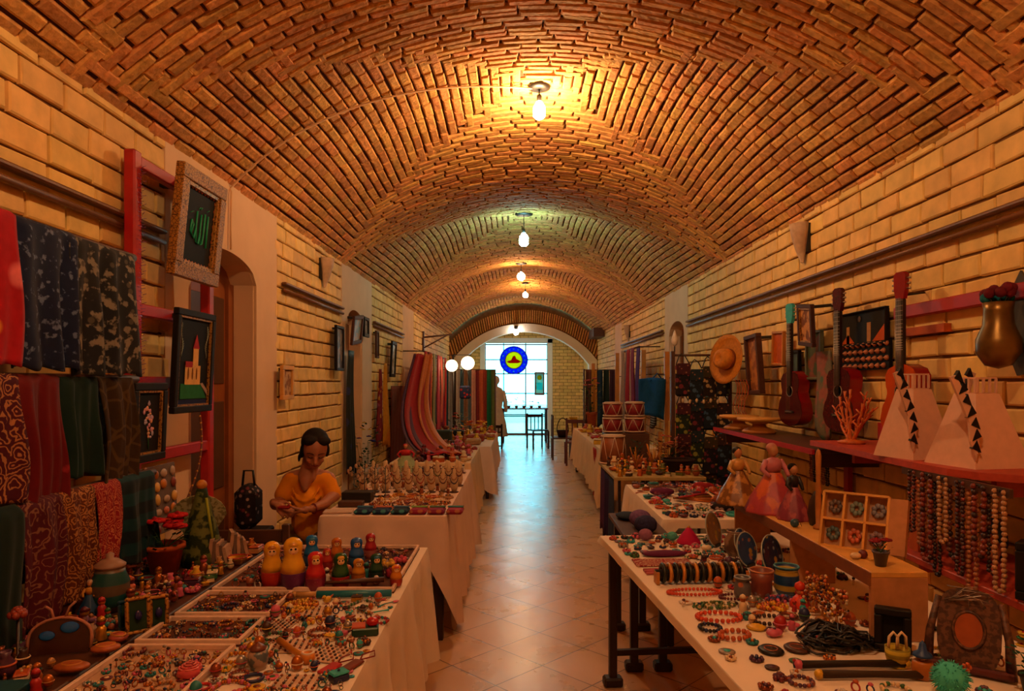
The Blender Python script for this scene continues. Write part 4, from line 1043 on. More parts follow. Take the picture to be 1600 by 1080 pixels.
# hanging bag rack with patterned bags -----------------------------------
rk = empty('bag_rack', (1.88, 6.98, 0), 'dark wooden rack holding the patterned hanging bags', 'rack', rot=(0, 0, -PI/2))
for yy in (-.29, .29):
    mb = MB(); mb.box(-.02, .02, yy-.02, yy+.02, 0, 1.92, m_dkwood); mb.build('post', rk)
for z in (1.88, 1.54, 1.20, .86):
    mb = MB(); mb.tube([(0, -.29, z), (0, .29, z)], .012, 8, m_dkwood); mb.build('rail', rk)
bagc = [('#1a1820', '#6a2a38', 'black bag with dark red flowers'), ('#202430', '#5c6a54', 'charcoal bag with sage leaves'), ('#2a1a1c', '#8c3a30', 'brown black bag with rust motifs'), ('#14202c', '#3c5a7c', 'navy bag with blue motifs'), ('#3a1a2c', '#b04a5c', 'plum bag with pink flowers'), ('#1c2a20', '#8a8a3c', 'dark green bag with olive motifs'), ('#241c18', '#a08860', 'black bag with beige motifs'), ('#4a1a24', '#c06070', 'wine red bag with rose motifs')]
k = 0
for zi, (z, where) in enumerate([(1.88, 'top rail'), (1.54, 'second rail'), (1.20, 'third rail'), (.86, 'lowest rail')]):
    for i in range(4):
        a, b_, nm = bagc[(k*3+zi) % 8]; k += 1; y = 6.98-.055; bx = 1.88-.20+.133*i; h_ = .38+.05*((i*7+zi) % 3)
        t = empty('shoulder_bag', (bx, y, z), '%s, %s on the %s' % (nm, ['nearest the aisle', 'second from the aisle', 'third from the aisle', 'nearest the wall'][i], where), 'bag', 'patterned bags on the rack'); t.location.z -= .03*((i*5+zi*2) % 3); t.location.y -= .02*((i*3+zi) % 3); t.rotation_euler = (0, 0, PI/2)
        mm = M('bag_%s' % a[1:]+b_[1:], a, .8, pat='blobs', col2=b_, pscale=16+i, pw=.42, col3=['#a8905c', '#a03848', '#3c6c78'][(i+zi) % 3])
        mb = MB(); mb.box(-.03, .015, -.078, .078, -h_-.04, -.09, mm, bev=.02); mb.build('bag_body', t)
        mb = MB(); mb.box(-.037, -.030, -.07, .07, -.20, -.085, M('bag_flap_%d' % (k % 4), ['#2a1e20', '#401c28', '#1c2c38', '#38301c'][k % 4], .7, pat='blobs', col2='#8c5c44', pscale=30, pw=.3), bev=.003); mb.build('flap', t)
        mb = MB(); mb.tube([(-.01, -.07, -.10), (.03, -.03, -.01), (.055, 0, .016), (.03, .03, -.01), (-.01, .07, -.10)], .006, 5, m_blk); mb.build('strap', t)
# white shell tags row
for i in range(7):
    mb = MB(); mb.ball((1.66+.07*i, 6.84, 1.42-.01*(i % 2)), .018, M('shell_white', '#c8b090', .5), 8, 5, (.8, .4, 1.3)); mb.cyl((1.66+.07*i, 6.84, 1.43), (1.66+.07*i, 6.97, 1.54), .002, 4, m_blk)
    tag(mb.build('shell_pendant'), 'pale shell pendant hanging in the row across the bag rack', 'pendant', 'pale shell pendants on the bag rack')
# white ornament and dream catcher on the rack top
mb = MB(); mb.lathe([(1e-4, 0), (.028, .02), (.035, .07), (.018, .12), (.01, .15), (1e-4, .17)], 12, M('white_ornament', '#d8ccc4', .4)); mb.cyl((0, 0, -.06), (0, 0, .01), .006, 6, m_blk)
o = mb.build('hanging_ornament'); o.location = (1.61, 6.98, 1.97); tag(o, 'small white ornament at the top of the bag rack', 'ornament')
# blue bag and pale board
t = empty('blue_bag', (1.72, 8.30, 1.64), 'plain bright blue cloth bag hung on the wooden post', 'bag')
mb = MB(); mb.grid(lambda u, v: (-.09+.02*math.sin(u*5)+.34*(u-.5)*.9, -.1+.06*math.sin(u*6+v*2)-.10*(u-.5), -.0-(.43+.06*u)*v+.02*math.sin(u*PI)), 12, 12, M('bright_blue_cloth', '#0f4a84', .8)); mb.build('bag_body', t, .03); mb = MB(); mb.tube([(-.02, -.02, .065), (.11, .06, .05)], .008, 6, m_dkwood); mb.build('hook', t)
mb = MB(); mb.tube([(-.12, -.09, -.02), (-.02, -.02, .07), (.02, .08, .05), (.05, -.10, -.04)], .008, 6, M('bright_blue_cloth')); mb.build('strap', t)
t = empty('wooden_post', (1.83, 8.36, 0), 'honey coloured wooden post behind the blue bag', 'post'); mb = MB(); mb.box(-.028, .028, -.028, .028, 0, 1.98, m_wood); mb.build('post', t)
mb = MB(); mb.box(-.02, .02, -.05, 0, 1.60, 1.66, m_wood); mb.build('peg', t)
mb = MB(); mb.box(-.13, .13, -.015, .015, 0, .78, m_wood2, bev=.006); o = mb.build('wooden_board'); o.location = (1.86, 7.92, .38); o.rotation_euler = (0, 0, .5); tag(o, 'pale upright wooden board below the blue bag', 'board')
mb = MB(); mb.box(-.16, .16, -.12, .12, 0, .38, M('dark_crate', '#241612', .7), bev=.01); o = mb.build('storage_box'); o.location = (1.86, 7.92, 0); tag(o, 'dark crate under the pale upright board', 'box')
# low post in front of the rack
t = empty('wooden_post', (1.52, 7.26, 0), 'thin honey wooden post at the aisle side of the bag rack', 'post'); mb = MB(); mb.box(-.022, .022, -.022, .022, 0, 1.08, m_wood); mb.build('post', t)
# drums ------------------------------------------------------------------
m_drum = M('drum_red', '#7c141c', .5, var=.1); m_hide = M('drum_hide', '#cdb090', .6); m_lace = M('white_lacing', '#cfb8a4', .7); m_conga = M('drum_tan', '#8a4a24', .5, var=.2, scale=8)
def drum(x, y, z, r_, h_, body, label, n=8, r2=None):
    t = empty('drum', (x, y, z), label, 'drum', 'laced drums'); r2 = r2 or r_
    mb = MB(); mb.lathe([(r2, 0), (r2*.5+r_*.5, h_*.5), (r_, h_)], 24, body); mb.build('shell', t)
    for zz, rr in ((.012, r2), (h_-.010, r_)):
        mb = MB(); mb.ring((0, 0, zz), rr+.004, .008, 26, 6, m_lace); mb.build('hoop', t)
    mb = MB(); mb.lathe([(r_*.98, h_-.004), (r_*.9, h_+.005), (1e-4, h_+.005)], 24, m_hide); mb.build('drumhead', t)
    mb = MB()
    for i in range(n*2):
        a0 = 2*PI*i/(n*2); a1 = 2*PI*(i+1)/(n*2); zA, zB = (.012, h_-.01) if i % 2 == 0 else (h_-.01, .012)
        rA, rB = (r2, r_) if i % 2 == 0 else (r_, r2)
        mb.tube([((rA+.006)*math.cos(a0), (rA+.006)*math.sin(a0), zA), ((rA*.5+rB*.5+.006)*math.cos((a0+a1)/2), (rA*.5+rB*.5+.006)*math.sin((a0+a1)/2), (zA+zB)/2), ((rB+.006)*math.cos(a1), (rB+.006)*math.sin(a1), zB)], .0035, 4, m_lace)
    mb.build('lacing', t); return t
drum(.98, 6.98, TZ-.006, .115, .29, m_conga, 'tall tan drum with white lacing at the edge of the green topped table', 6, .13)
mb = MB(); mb.box(-.24, .24, -.13, .13, 0, .27, m_dkwood, bev=.006); o = mb.build('drum_stand'); o.location = (1.19, 7.50, TZ); tag(o, 'dark wooden box stand under the red drums', 'stand')
table('side_table', .93, 1.46, 7.34, 7.70, TZ, 'plain side table under the stand of red drums', mt=m_dkwood, stretch=False)
drum(1.05, 7.50, 1.055, .105, .165, m_drum, 'lower red drum with white lacing, nearer the aisle', 5)
drum(1.05, 7.50, 1.228, .10, .155, m_drum, 'upper red drum with white lacing, nearer the aisle', 5)
drum(1.29, 7.50, 1.055, .105, .165, m_drum, 'lower red drum with white lacing, nearer the right wall', 5)
drum(1.29, 7.50, 1.228, .10, .16, m_drum, 'upper red drum with white lacing, nearer the right wall', 5)
# scarves hung beyond the drums
t = bar(1.90, 10.6, 12.4, 2.16, 'rail carrying the purple and red scarves on the right wall', m_dkwood, .014, XR-.02)
for i, (c_, nm) in enumerate([('#4a3068', 'violet'), ('#7a3050', 'plum'), ('#a08078', 'grey rose'), ('#8c2030', 'cherry red'), ('#6c5c60', 'mauve grey'), ('#8a7468', 'taupe')]):
    hang_long(1.90-.02*(i % 2), 10.78+.28*i, 2.16, 1.18-.04*i, .26, M('scarf_r'+c_[1:], c_, .7), nm+' scarf hung behind the red laced drums', flare=.9, folds=2)
for (x, y, h_, lab) in ((1.93, 10.45, 2.1, 'tall wooden post to the right of the violet scarf'), (1.58, 14.2, 2.0, 'tall wooden post by the far hanging garments'), (1.86, 12.7, 2.15, 'tall wooden post to the left of the violet and red scarves')):
    mb = MB(); mb.box(-.035, .035, -.035, .035, 0, h_, m_wood, bev=.004); o = mb.build('wooden_post'); o.location = (x, y, 0); tag(o, lab, 'post')
hang_long(1.98, 9.95, 1.66, .95, .30, M('checked_garment', '#2c2420', .8, pat='bands', col2='#8c8478', pscale=9, pw=.6), 'black and grey checked garment between the drums and the blue bag', 'hanging_garment', 'garment', flare=.9, peg=.25)
hang_long(1.80, 13.4, 1.72, 1.25, .35, M('green_white_cloth', '#c8c4b8', .8, pat='vstripes', col2='#1c5a48', pscale=3), 'green and white striped cloth on the far right wall', flare=.9, peg=.43)
# far garments
far = [(1.36, '#5a3428', 'brown'), (1.47, '#b07830', 'ochre'), (1.58, '#1c3448', 'dark blue'), (1.70, '#1a2a24', 'black green'), (1.82, '#3c2434', 'aubergine')]
bt = empty('garment_stand', (1.6, 13.05, 0), 'stand of long dark garments near the far end on the right', 'stand')
for x in (-.32, .32): mb = MB(); mb.box(x-.015, x+.015, -.015, .015, 0, 1.86, m_dkwood); mb.build('post', bt)
mb = MB(); mb.tube([(-.32, 0, 1.84), (.32, 0, 1.84)], .012, 8, m_dkwood); mb.build('rail', bt)
for x, c_, nm in far:
    hang_long(x, 13.04, 1.85, .78, .12, M('far_'+c_[1:], c_, .8), 'long %s garment on the far right stand' % nm, 'hanging_garment', 'garment', axis='x', flare=.9, folds=1)
leafy('potted_flowers', (1.30, 11.9, .79), .62, .16, 120, m_leaf, 'dark leafy plant with dusty pink flowers on the far right stall', 'plant', [('#a05048', 9, .04)], 11, M('clay_pot', '#9a4a22', .7), .09, .3, up=.9)
# ---------------- upper shelves on the right wall
sh2 = empty('wall_shelf', (XF, 5.1, 1.20), 'narrow dark wooden wall shelf under the farthest guitar', 'shelf')
mb = MB(); mb.box(-.46, 0, -1.05, 1.0, -.022, 0, m_dkwood, bev=.004); mb.build('shelf_board', sh2)
mb = MB(); mb.box(-.47, -.455, -1.05, 1.0, -.028, .004, m_redp); mb.build('front_edge', sh2)
for y in (-.9, .85): mb = MB(); mb.box(-.40, 0, y-.012, y+.012, -.12, -.022, m_dkwood); mb.build('bracket', sh2)
rs = empty('wall_shelf', (XF, 3.3, 1.25), 'red rounded wall shelf carrying the white pyramid towers', 'shelf')
pts = [(0, .85), (-.44, .85), (-.46, .3), (-.48, -.3), (-.47, -.52), (-.42, -.64), (-.32, -.72), (-.15, -.76), (0, -.77)]
mb = MB(); n = len(pts); mb.add([(p[0], p[1], z) for z in (-.03, 0) for p in pts], [tuple(range(n, 2*n))[::-1], tuple(range(n))]+[(i, (i+1) % n, (i+1) % n+n, i+n) for i in range(n)], M('red_shelf_paint', '#b04030', .5, var=.15)); mb.build('shelf_board', rs)
for y in (-.55, .0, .6): mb = MB(); mb.box(-.30, 0, y-.015, y+.015, -.11, -.03, M('red_shelf_paint')); mb.build('bracket', rs)
mb = MB(); mb.box(-.40, -.36, -.20, -.13, -.42, -.03, M('orange_post', '#b85a24', .5, var=.2, scale=6)); mb.build('post', rs)
ls = empty('wall_shelf', (XF, 2.75, .83), 'lower red wall shelf behind the hanging wooden necklaces', 'shelf')
mb = MB(); mb.box(-.46, 0, -.75, .65, -.03, 0, M('red_shelf_paint'), bev=.004); mb.build('shelf_board', ls)
for y in (-.6, .5): mb = MB(); mb.box(-.30, 0, y-.015, y+.015, -.13, -.03, M('red_shelf_paint')); mb.build('bracket', ls)
mb = MB(); mb.box(-.03, .0, -.03, .03, 0, 1.22, m_redp); o = mb.build('wall_post'); o.location = (XF, 4.55, 0); tag(o, 'red wooden post on the wall below the middle guitar', 'post')
mb = MB(); mb.box(-.05, 0, -.16, .16, -.05, .05, m_redp); o = mb.build('wall_block'); o.location = (XF, 3.95, 1.31); tag(o, 'red wooden block on the wall beside the coral ornament', 'block')
# cake-stand shaped wooden stools
def mushroom(x, y, z, r_, label):
    t = empty('wooden_stand', (x, y, z), label, 'stand', 'turned wooden stands')
    mb = MB(); mb.lathe([(r_*.75, 0), (r_*.8, .015), (r_*.7, .03), (r_*.35, .05), (r_*.3, .07)], 24, m_wood); mb.build('base', t)
    mb = MB(); mb.lathe([(r_*.3, .07), (r_*.5, .085), (r_, .10), (r_*1.03, .112), (r_, .122), (1e-4, .124)], 28, m_wood2); mb.build('stand_top', t)
mushroom(1.90, 5.85, 1.20, .16, 'round topped honey wood stand nearest the bag rack')
mushroom(1.92, 5.42, 1.20, .165, 'round topped honey wood stand beneath the farthest guitar')
# coral ornament
mb = MB(); r = random.Random(5)
for b_ in range(7):
    a = (b_-3)*.28; p = Vector((0, 0, 0)); pts = [p.copy()]; d = Vector((0, math.sin(a), math.cos(a)))
    for k in range(9): p = p+d*.034+Vector((r.uniform(-.008, .008), r.uniform(-.012, .012), 0)); pts.append(p.copy())
    mb.tube(pts, [.010-.0006*k for k in range(len(pts))], 6, M('orange_coral', '#c4601c', .5, var=.2))
    for k in range(2, 9): q = pts[k]; mb.tube([q, q+Vector((r.uniform(-.02, .02), r.choice([-1, 1])*.035, .03))], [.006, .004], 5, M('orange_coral'))
mb.lathe([(.07, -.006), (.075, .008), (.03, .02)], 14, M('orange_coral'))
o = mb.build('coral_ornament'); o.location = (1.92, 3.92, 1.256); tag(o, 'branching orange coral ornament between the middle guitar and a pyramid tower', 'ornament')
# white pyramid towers
m_tow = M('tower_white', '#d8ab94', .6, var=.05); m_chk = M('tower_black_pattern', '#1a1412', .6)
def tower(x, y, z, w, h, label, rz=0., fins=(1, 1)):
    t = empty('pyramid_tower', (x, y, z), label, 'tower', None, (0, 0, rz)); w2 = w*.42
    mb = MB(); mb.add([(sx*w/2, sy*w/2, .0) for sx, sy in ((-1, -1), (1, -1), (1, 1), (-1, 1))]+[(sx*w2/2, sy*w2/2, h*.80) for sx, sy in ((-1, -1), (1, -1), (1, 1), (-1, 1))], [(3, 2, 1, 0), (4, 5, 6, 7)]+[(i, (i+1) % 4, (i+1) % 4+4, i+4) for i in range(4)], m_tow); mb.build('tower_body', t)
    mb = MB(); a = w2/2-.006
    mb.box(-a, a, -a, a, h*.80, h*.81, m_tow); mb.box(-a, a, -a, a, h*.965, h*.98, m_tow)
    for i in range(4):
        for sy in (-1, 1): xx = -a+.005+(2*a-.010)*i/3; mb.box(xx-.004, xx+.004, sy*a-.004, sy*a+.004, h*.81, h*.965, m_tow); mb.box(sy*a-.004, sy*a+.004, xx-.004, xx+.004, h*.81, h*.965, m_tow)
    mb.build('lantern', t)
    for s, on in zip((-1, 1), fins):
        if not on: continue
        mb = MB(); mb.prism([(s*w*.50, h*.10), (s*w*.42, h*.45), (s*w*.85, h*1.0), (s*w*.95, h*.98), (s*w*.62, h*.5), (s*w*.60, h*.30)], -w*.52, -w*.48, m_tow)
        for k in range(7):
            q = k/6; cx_ = s*w*(.50+.36*max(0, q-.3)*1.2); cz_ = h*(.18+.74*q); mb.prism([(cx_-.02*(1 if k % 2 else -1), cz_), (cx_+.022*(1 if k % 2 else -1), cz_+.018), (cx_, cz_+.05)], -w*.53, -w*.47, m_chk)
        mb.build('side_fin', t)
tower(1.87, 3.22, 1.25, .24, .40, 'white pyramid tower with patterned side fins in front of the orange guitar', .25)
tower(1.95, 2.90, 1.25, .27, .38, 'wider white pyramid tower at the rounded end of the red shelf', .18, (1, 0))
# wall pocket vase
t = empty('wall_vase', (XF-.02, 2.98, 1.85), 'hanging brass gourd vase with dried flowers and a dark leaf board', 'vase')
mb = MB(); mb.prism([(-.11, -.20), (.02, -.22), (.11, -.05), (.10, .10), (0, .24), (-.10, .10)], -.005, .005, M('grey_leaf_board', '#4a443c', .6), RZ(PI/2)); mb.build('back_board', t)
mb = MB(); mb.lathe([(1e-4, -.19), (.05, -.175), (.085, -.12), (.085, -.06), (.06, .0), (.055, .06), (.06, .10)], 20, M('aged_brass', '#7a5c2c', .35, metal=.7, var=.3, scale=9), TR(-.10, .0, 0)); mb.build('vase_body', t)
for i in range(12):
    a = i*2.4; c_ = ['#14606c', '#5c1420', '#6a1a2c'][i % 3]; mb = MB(); mb.ball((-.10+.045*math.cos(a), .05*math.sin(a), .12+.02*(i % 3)), .024, M('dried_'+c_[1:], c_, .8), 8, 6); mb.tube([(-.10, 0, .05), (-.10+.045*math.cos(a), .05*math.sin(a), .12)], .002, 3, m_blk); mb.build('dried_flower', t)
# necklaces hanging from the red shelf
def neck(x, y, z, w, L_, m, label, m2=None, br=.009, name='bead_necklace'):
    t = empty(name, (x, y, z), label, 'necklace', 'wooden bead necklaces under the red shelf'); mb = MB(); n = int(2*L_/(br*1.9))
    sl = L_-w/2; tot = 2*sl+PI*w/2; n = int(tot/(br*1.8))
    for i in range(n):
        d = tot*i/(n-1)
        if d < sl: yy, zz = -w/2, -d
        elif d < sl+PI*w/2: a = (d-sl)/(w/2); yy, zz = -w/2*math.cos(a), -sl-w/2*math.sin(a)
        else: yy, zz = w/2, -(tot-d)
        mb.ball((.002*math.sin(i*1.7), yy, zz), br, (m2 if m2 and i % 4 == 0 else m), 7, 5)
    mb.build('beads', t)
    mb = MB(); mb.cyl((0, 0, .008), (.0, 0, -.002), .004, 5, m_blk); mb.tube([(0, -w/2, 0), (0, 0, .01), (0, w/2, 0)], .0025, 4, m_blk); mb.build('cord', t)
cc = [('#3a1a10', 'dark brown'), ('#a0643c', 'tan'), ('#7a2c1c', 'rust'), ('#241410', 'black brown'), ('#b08058', 'pale wood'), ('#5c2c1c', 'walnut')]
for i in range(11):
    c_, nm = cc[i % 6]; c2_, n2 = cc[(i*5+2) % 6]
    neck(1.745+.012*(i % 2), 3.02-.055*i, 1.205, .035+.01*(i % 3), .26+.05*((i*5) % 4), M('bead_'+c_[1:], c_, .35), '%s necklace with %s beads, under the red shelf, %s' % (nm, n2, 'farther half' if i < 6 else 'nearer half'), M('bead_'+c2_[1:], c2_, .35), .0085+.0015*(i % 3))
for i in range(5):
    c_, nm = cc[(i*2+1) % 6]
    neck(1.99, 4.62-.06*i, 1.14, .03, .20, M('bead_'+c_[1:], c_, .35), '%s bead necklace hanging behind the six pane display box' % nm, None, .008)
mb = MB(); mb.tube([(1.99, 4.3, 1.15), (1.99, 4.7, 1.15)], .008, 6, m_dkwood); mb.tube([(1.99, 4.31, 1.15), (2.22, 4.31, 1.15)], .006, 6, m_dkwood); mb.tube([(1.99, 4.69, 1.15), (2.22, 4.69, 1.15)], .006, 6, m_dkwood)
tag(mb.build('necklace_rod'), 'dark rod under the wall shelf holding bead necklaces', 'rod')
mb = MB(); mb.box(-.007, .007, -.34, .34, -.02, .013, m_dkwood); o = mb.build('necklace_rod'); o.location = (1.752, 2.76, 1.208); tag(o, 'dark rod fixed under the red shelf edge for necklaces', 'rod')
# figures and black box picture on the lower red shelf
picture('black_box_frame', 1.86, 2.36, .945, .20, .20, (0, 0, -PI/2+.75), g_blackf, .03, M('white_figure_print', '#1c1816', .5, pat='blobs', col2='#9a8868', pscale=7, pw=.25), 'black box frame standing on the lower red shelf', depth=.08, wall=False)
for (dx, dy, c_, nm, r_, h_) in [(-.33, .34, '#c8907c', 'pink and white round vase on the lower red shelf', .045, .12), (-.20, .18, '#b86a3c', 'orange jar with flowers painted on the lower red shelf', .05, .13), (-.12, .0, '#1c6a78', 'turquoise jar on the lower red shelf beside the black box frame', .055, .14), (-.10, -.02+.3, '#224a80', 'blue jar behind the hanging necklaces', .05, .16), (-.36, .10, '#8a3020', 'small dark red pot under the hanging necklaces', .035, .08)]:
    t = empty('ceramic_jar', (XF+dx, 2.75+dy, .83), nm, 'jar'); mb = MB(); mb.lathe([(r_*.6, 0), (r_, h_*.35), (r_*.95, h_*.6), (r_*.5, h_*.85), (r_*.6, h_)], 18, M('jar_'+c_[1:], c_, .3, pat='blobs', col2='#d8c0a0', pscale=16, pw=.22)); mb.build('jar_body', t)
    mb = MB(); mb.ring((0, 0, h_), r_*.6, .004, 18, 5, M('jar_rim', '#6a4a30', .4)); mb.build('rim', t)
# ================================================================== FAR END
# stained-glass disc hanging in the window
def rad(a): return (math.cos(a), math.sin(a))
t = empty('stained_glass_disc', (-.10, YW-.10, 2.28), 'round blue and yellow stained glass disc hanging in the window', 'stained glass')
def glassmat(k, c_): return M(k, c_, .3, var=.1, emit=None, trans=.0)
def flatring(mb, r0, r1, m, n=36, a0=0, a1=2*PI, y=0):
    vs = []; 
    for i in range(n+1):
        a = a0+(a1-a0)*i/n
        for yy in (y-.006, y+.006):
            for rr in (r0, r1): vs.append((rr*math.cos(a), yy, rr*math.sin(a)))
    fs = []
    for i in range(n):
        o = i*4; fs += [(o, o+1, o+5, o+4), (o+2, o+6, o+7, o+3), (o+1, o+3, o+7, o+5), (o, o+4, o+6, o+2)]
    mb.add(vs, fs, m)
def tglass(key, col='#888888', tr=.9):
    if key in _M: return _M[key]
    m = bpy.data.materials.new(key); m.use_nodes = True; _M[key] = m; nt = m.node_tree; N = nt.nodes; L = nt.links; N.clear()
    a = N.new('ShaderNodeBsdfTranslucent'); d = N.new('ShaderNodeBsdfDiffuse'); mx = N.new('ShaderNodeMixShader'); o = N.new('ShaderNodeOutputMaterial')
    a.inputs[0].default_value = (*hexc(col), 1); d.inputs[0].default_value = (*hexc(col), 1); mx.inputs[0].default_value = 1-tr
    L.new(a.outputs[0], mx.inputs[1]); L.new(d.outputs[0], mx.inputs[2]); L.new(mx.outputs[0], o.inputs[0]); return m
RO = .42
mb = MB(); flatring(mb, RO*.62, RO, tglass('glass_blue', '#1a4ad8')); mb.build('blue_ring', t)
mb = MB(); flatring(mb, 0, RO*.60, tglass('glass_yellow', '#ffd020')); mb.build('yellow_centre', t)
mb = MB(); mb.prism([(-RO*.55, -.05), (-RO*.2, 0), (-RO*.05, .12), (RO*.08, .14), (RO*.18, .04), (RO*.55, -.05), (RO*.3, -.09), (-RO*.3, -.09)], -.016, -.008, tglass('glass_red', '#e02808')); mb.build('red_motif', t)
mb = MB()
for i in range(16):
    a = 2*PI*i/16; mb.ball((RO*.81*math.cos(a), -.008, RO*.81*math.sin(a)), RO*.075, tglass('glass_cyan', '#60f0ff'), 8, 6, (1, .7, 1))
mb.build('cyan_petals', t)
mb = MB()
for rr in (RO, RO*.61): mb.ring((0, 0, 0), rr, .012, 40, 6, m_bar, RX(PI/2))
mb.cyl((0, 0, RO), (0, 0.05, RO+.16), .004, 5, m_blk); mb.cyl((0, 0, -RO*.9), (0, .09, -RO*.9), .006, 5, m_bar); mb.cyl((0, 0, RO*.9), (0, .13, RO*.9), .006, 5, m_bar); mb.build('lead_frame', t)
t = empty('stained_glass_window_hanging', (.68, YW-.08, 1.58), 'small rectangular stained glass panel with a sun at the right of the window', 'stained glass')
mb = MB()
for (a, b, c, d) in ((-.15, .15, .30, .34), (-.15, .15, -.36, -.30), (-.15, -.11, -.30, .30), (.11, .15, -.30, .30)): mb.box(a, b, -.01, .12, c, d, m_bar)
mb.build('frame', t)
mb = MB(); mb.box(-.11, .11, -.004, .004, -.30, .30, tglass('glass_sage', '#b8c4b0')); mb.build('pane', t)
mb = MB(); mb.ball((0, 0, .17), .075, tglass('glass_yellow'), 12, 8, (1, .3, 1)); mb.box(-.085, .085, -.010, .010, -.2, .02, tglass('glass_cyan')); mb.build('sun_motif', t)
# table in front of the window
t = table('window_table', -.42, .82, 18.0, 18.7, .92, 'slim legged table of plants in front of the window', mt=m_bar, ml=m_metal_d, leg=.022, stretch=False)
mb = MB(); mb.box(-.6, .6, -.01, .01, .68, .71, m_metal_d); mb.build('rail', t)
for i, (x, h_, c_, nm) in enumerate([(-.02, .22, '#8c3a2c', 'spiky plant, tallest on the window table'), (.18, .14, '#c8901c', 'small yellow flowered plant on the window table'), (.38, .12, '#b04a2c', 'small red flowered plant on the window table'), (.60, .10, '#8a3a5c', 'low plant at the right end of the window table'), (-.22, .12, '#b06a20', 'low orange flowered plant at the left of the window table')]):
    leafy('potted_plant', (x, 18.3, .92), h_, .09, 26, m_leaf2, nm, 'plant', [(c_, 3, .03)], 20+i, M('clay_pot', '#9a4a22', .7), .045, .06)
def far_chair(x, y, rz, lab, m): return chair('wooden_chair', x, y, rz, lab, m, .46, .92, .42)
far_chair(.93, 14.3, PI*.5, 'dark wooden chair by the far right stall, facing the window side', m_dkwood)
far_chair(1.16, 13.3, PI*1.0, 'dark reddish chair standing nearer, by the far right stall', M('reddish_wood', '#5a2018', .5))
chair('metal_chair', .50, 16.6, .4, 'black chair in front of the window table', m_metal_d, .46, .85, .40)
chair('metal_chair', -.62, 16.4, -.5, 'black chair by the white mannequin', m_metal_d, .42, .60, .38)
# basket and yellow cloth on the chair
t = empty('wicker_basket', (.95, 14.25, .46), 'dark wicker basket with a hoop handle on the far chair', 'basket')
mb = MB(); mb.lathe([(.09, 0), (.13, .13), (.135, .15)], 18, M('dark_wicker', '#2c1a14', .7, bump=.004, scale=60)); mb.build('basket_body', t)
mb = MB(); mb.tube([(.12*math.cos(PI*i/12), 0, .14+.26*math.sin(PI*i/12)) for i in range(13)], .011, 6, M('dark_wicker')); mb.build('handle', t)
mb = MB(); mb.grid(lambda u, v: (1.0+.16*u+.05*v, 13.18+.05*math.sin(v*6)-.02, .93-.42*v*u-.06*v), 8, 8, M('yellow_cloth', '#c88c1c', .8)); tag(mb.build('yellow_scarf', None, .012), 'yellow scarf thrown over the nearer far chair', 'scarf')
# person in white seated beyond? -> pale hooded coat on a stand
def mannequin(x, y, s, m, lab):
    t = empty('mannequin', (x, y, 0), lab, 'mannequin')
    mb = MB(); mb.lathe([(.17, 0), (.18, .01), (.02, .03), (.015, .5)], 16, m_metal_d); mb.build('stand', t)
    mb = MB(); mb.lathe([(.30*s, .25), (.25*s, .6), (.15, .95), (.19, 1.22), (.20, 1.36), (.14, 1.46), (.05, 1.50)], 20, m, None, True, 1, .7); mb.build('dress', t)
    mb = MB(); mb.ball((0, 0, 1.66), .10, m, 14, 10, (.9, 1, 1.2)); mb.cyl((0, 0, 1.48), (0, 0, 1.6), .045, 10, m); mb.build('head', t)
    for sx in (-1, 1): mb = MB(); mb.tube([(sx*.17, 0, 1.38), (sx*.24, 0, 1.12), (sx*.25, -.04, .86)], [.06, .052, .04], 10, m); mb.build('arm', t)
mannequin(-.53, 17.2, 1., M('white_lace', '#c8bcb0', .8, var=.1, scale=12), 'mannequin in a white dress beside the window')
# scarves hung across, left far
rk = empty('scarf_rack', (-1.12, 15.6, 0), 'freestanding rack of striped scarves at the far left', 'rack')
for x in (-.62, .62): mb = MB(); mb.box(x-.015, x+.015, -.015, .015, 0, 1.9, m_dkwood); mb.build('post', rk)
mb = MB(); mb.tube([(-.62, 0, 1.89), (.62, 0, 1.89)], .014, 8, m_dkwood); mb.build('rail', rk)
cs = ['#c8b8a0', '#2c5a70', '#8a9098', '#3c3028', '#b0a8a0', '#4a7080', '#8c6a50', '#5c7078', '#c09080', '#7a2c30', '#b85c3c', '#8c3a2c', '#1c6a4c', '#5c6c3c']
ns = ['cream', 'steel blue', 'pale grey', 'dark brown', 'silver grey', 'dusty blue', 'tan', 'slate', 'rose beige', 'wine red', 'coral', 'brick red', 'emerald green', 'olive green']
for i, c_ in enumerate(cs):
    hang_long(-1.70+.088*i, 15.58+.02*(i % 2), 1.89, .55-.15*(i > 8), .095, M('farscarf_'+c_[1:], c_, .8), ns[i]+' scarf on the freestanding rack at the far left', axis='x', flare=.95, folds=1, group='scarves on the far rack')
mb = MB(); 
# patterned bag hanging on the far left
t = empty('shoulder_bag', (-1.02, 13.4, 0), 'red and dark patterned bag hanging before the far striped scarves', 'bag')
mb = MB(); mb.box(-.11, .11, -.04, .04, 1.28, 1.54, M('bag_print2', '#2c3450', .8, pat='blobs', col2='#b83028', pscale=12, pw=.35), bev=.03); mb.build('bag_body', t)
mb = MB(); mb.tube([(-.10, 0, 1.5), (-.02, 0, 1.95), (.02, 0, 1.95), (.10, 0, 1.5)], .008, 5, m_blk); mb.build('strap', t)
t = empty('lamp_stand', (-1.25, 13.42, 0), 'black stand carrying the two glowing globe lamps', 'lamp stand')
mb = MB(); mb.tube([(0, 0, 0), (0, 0, 2.16)], .015, 8, m_blk); mb.lathe([(.15, 0), (.15, .02), (.02, .03)], 16, m_blk); mb.build('pole', t)
mb = MB(); mb.tube([(-.12, 0, 2.14), (.34, 0, 2.14)], .010, 6, m_blk); mb.build('arm', t)
mg = emis('globe_glow', (1.0, .66, .34), 5.0)
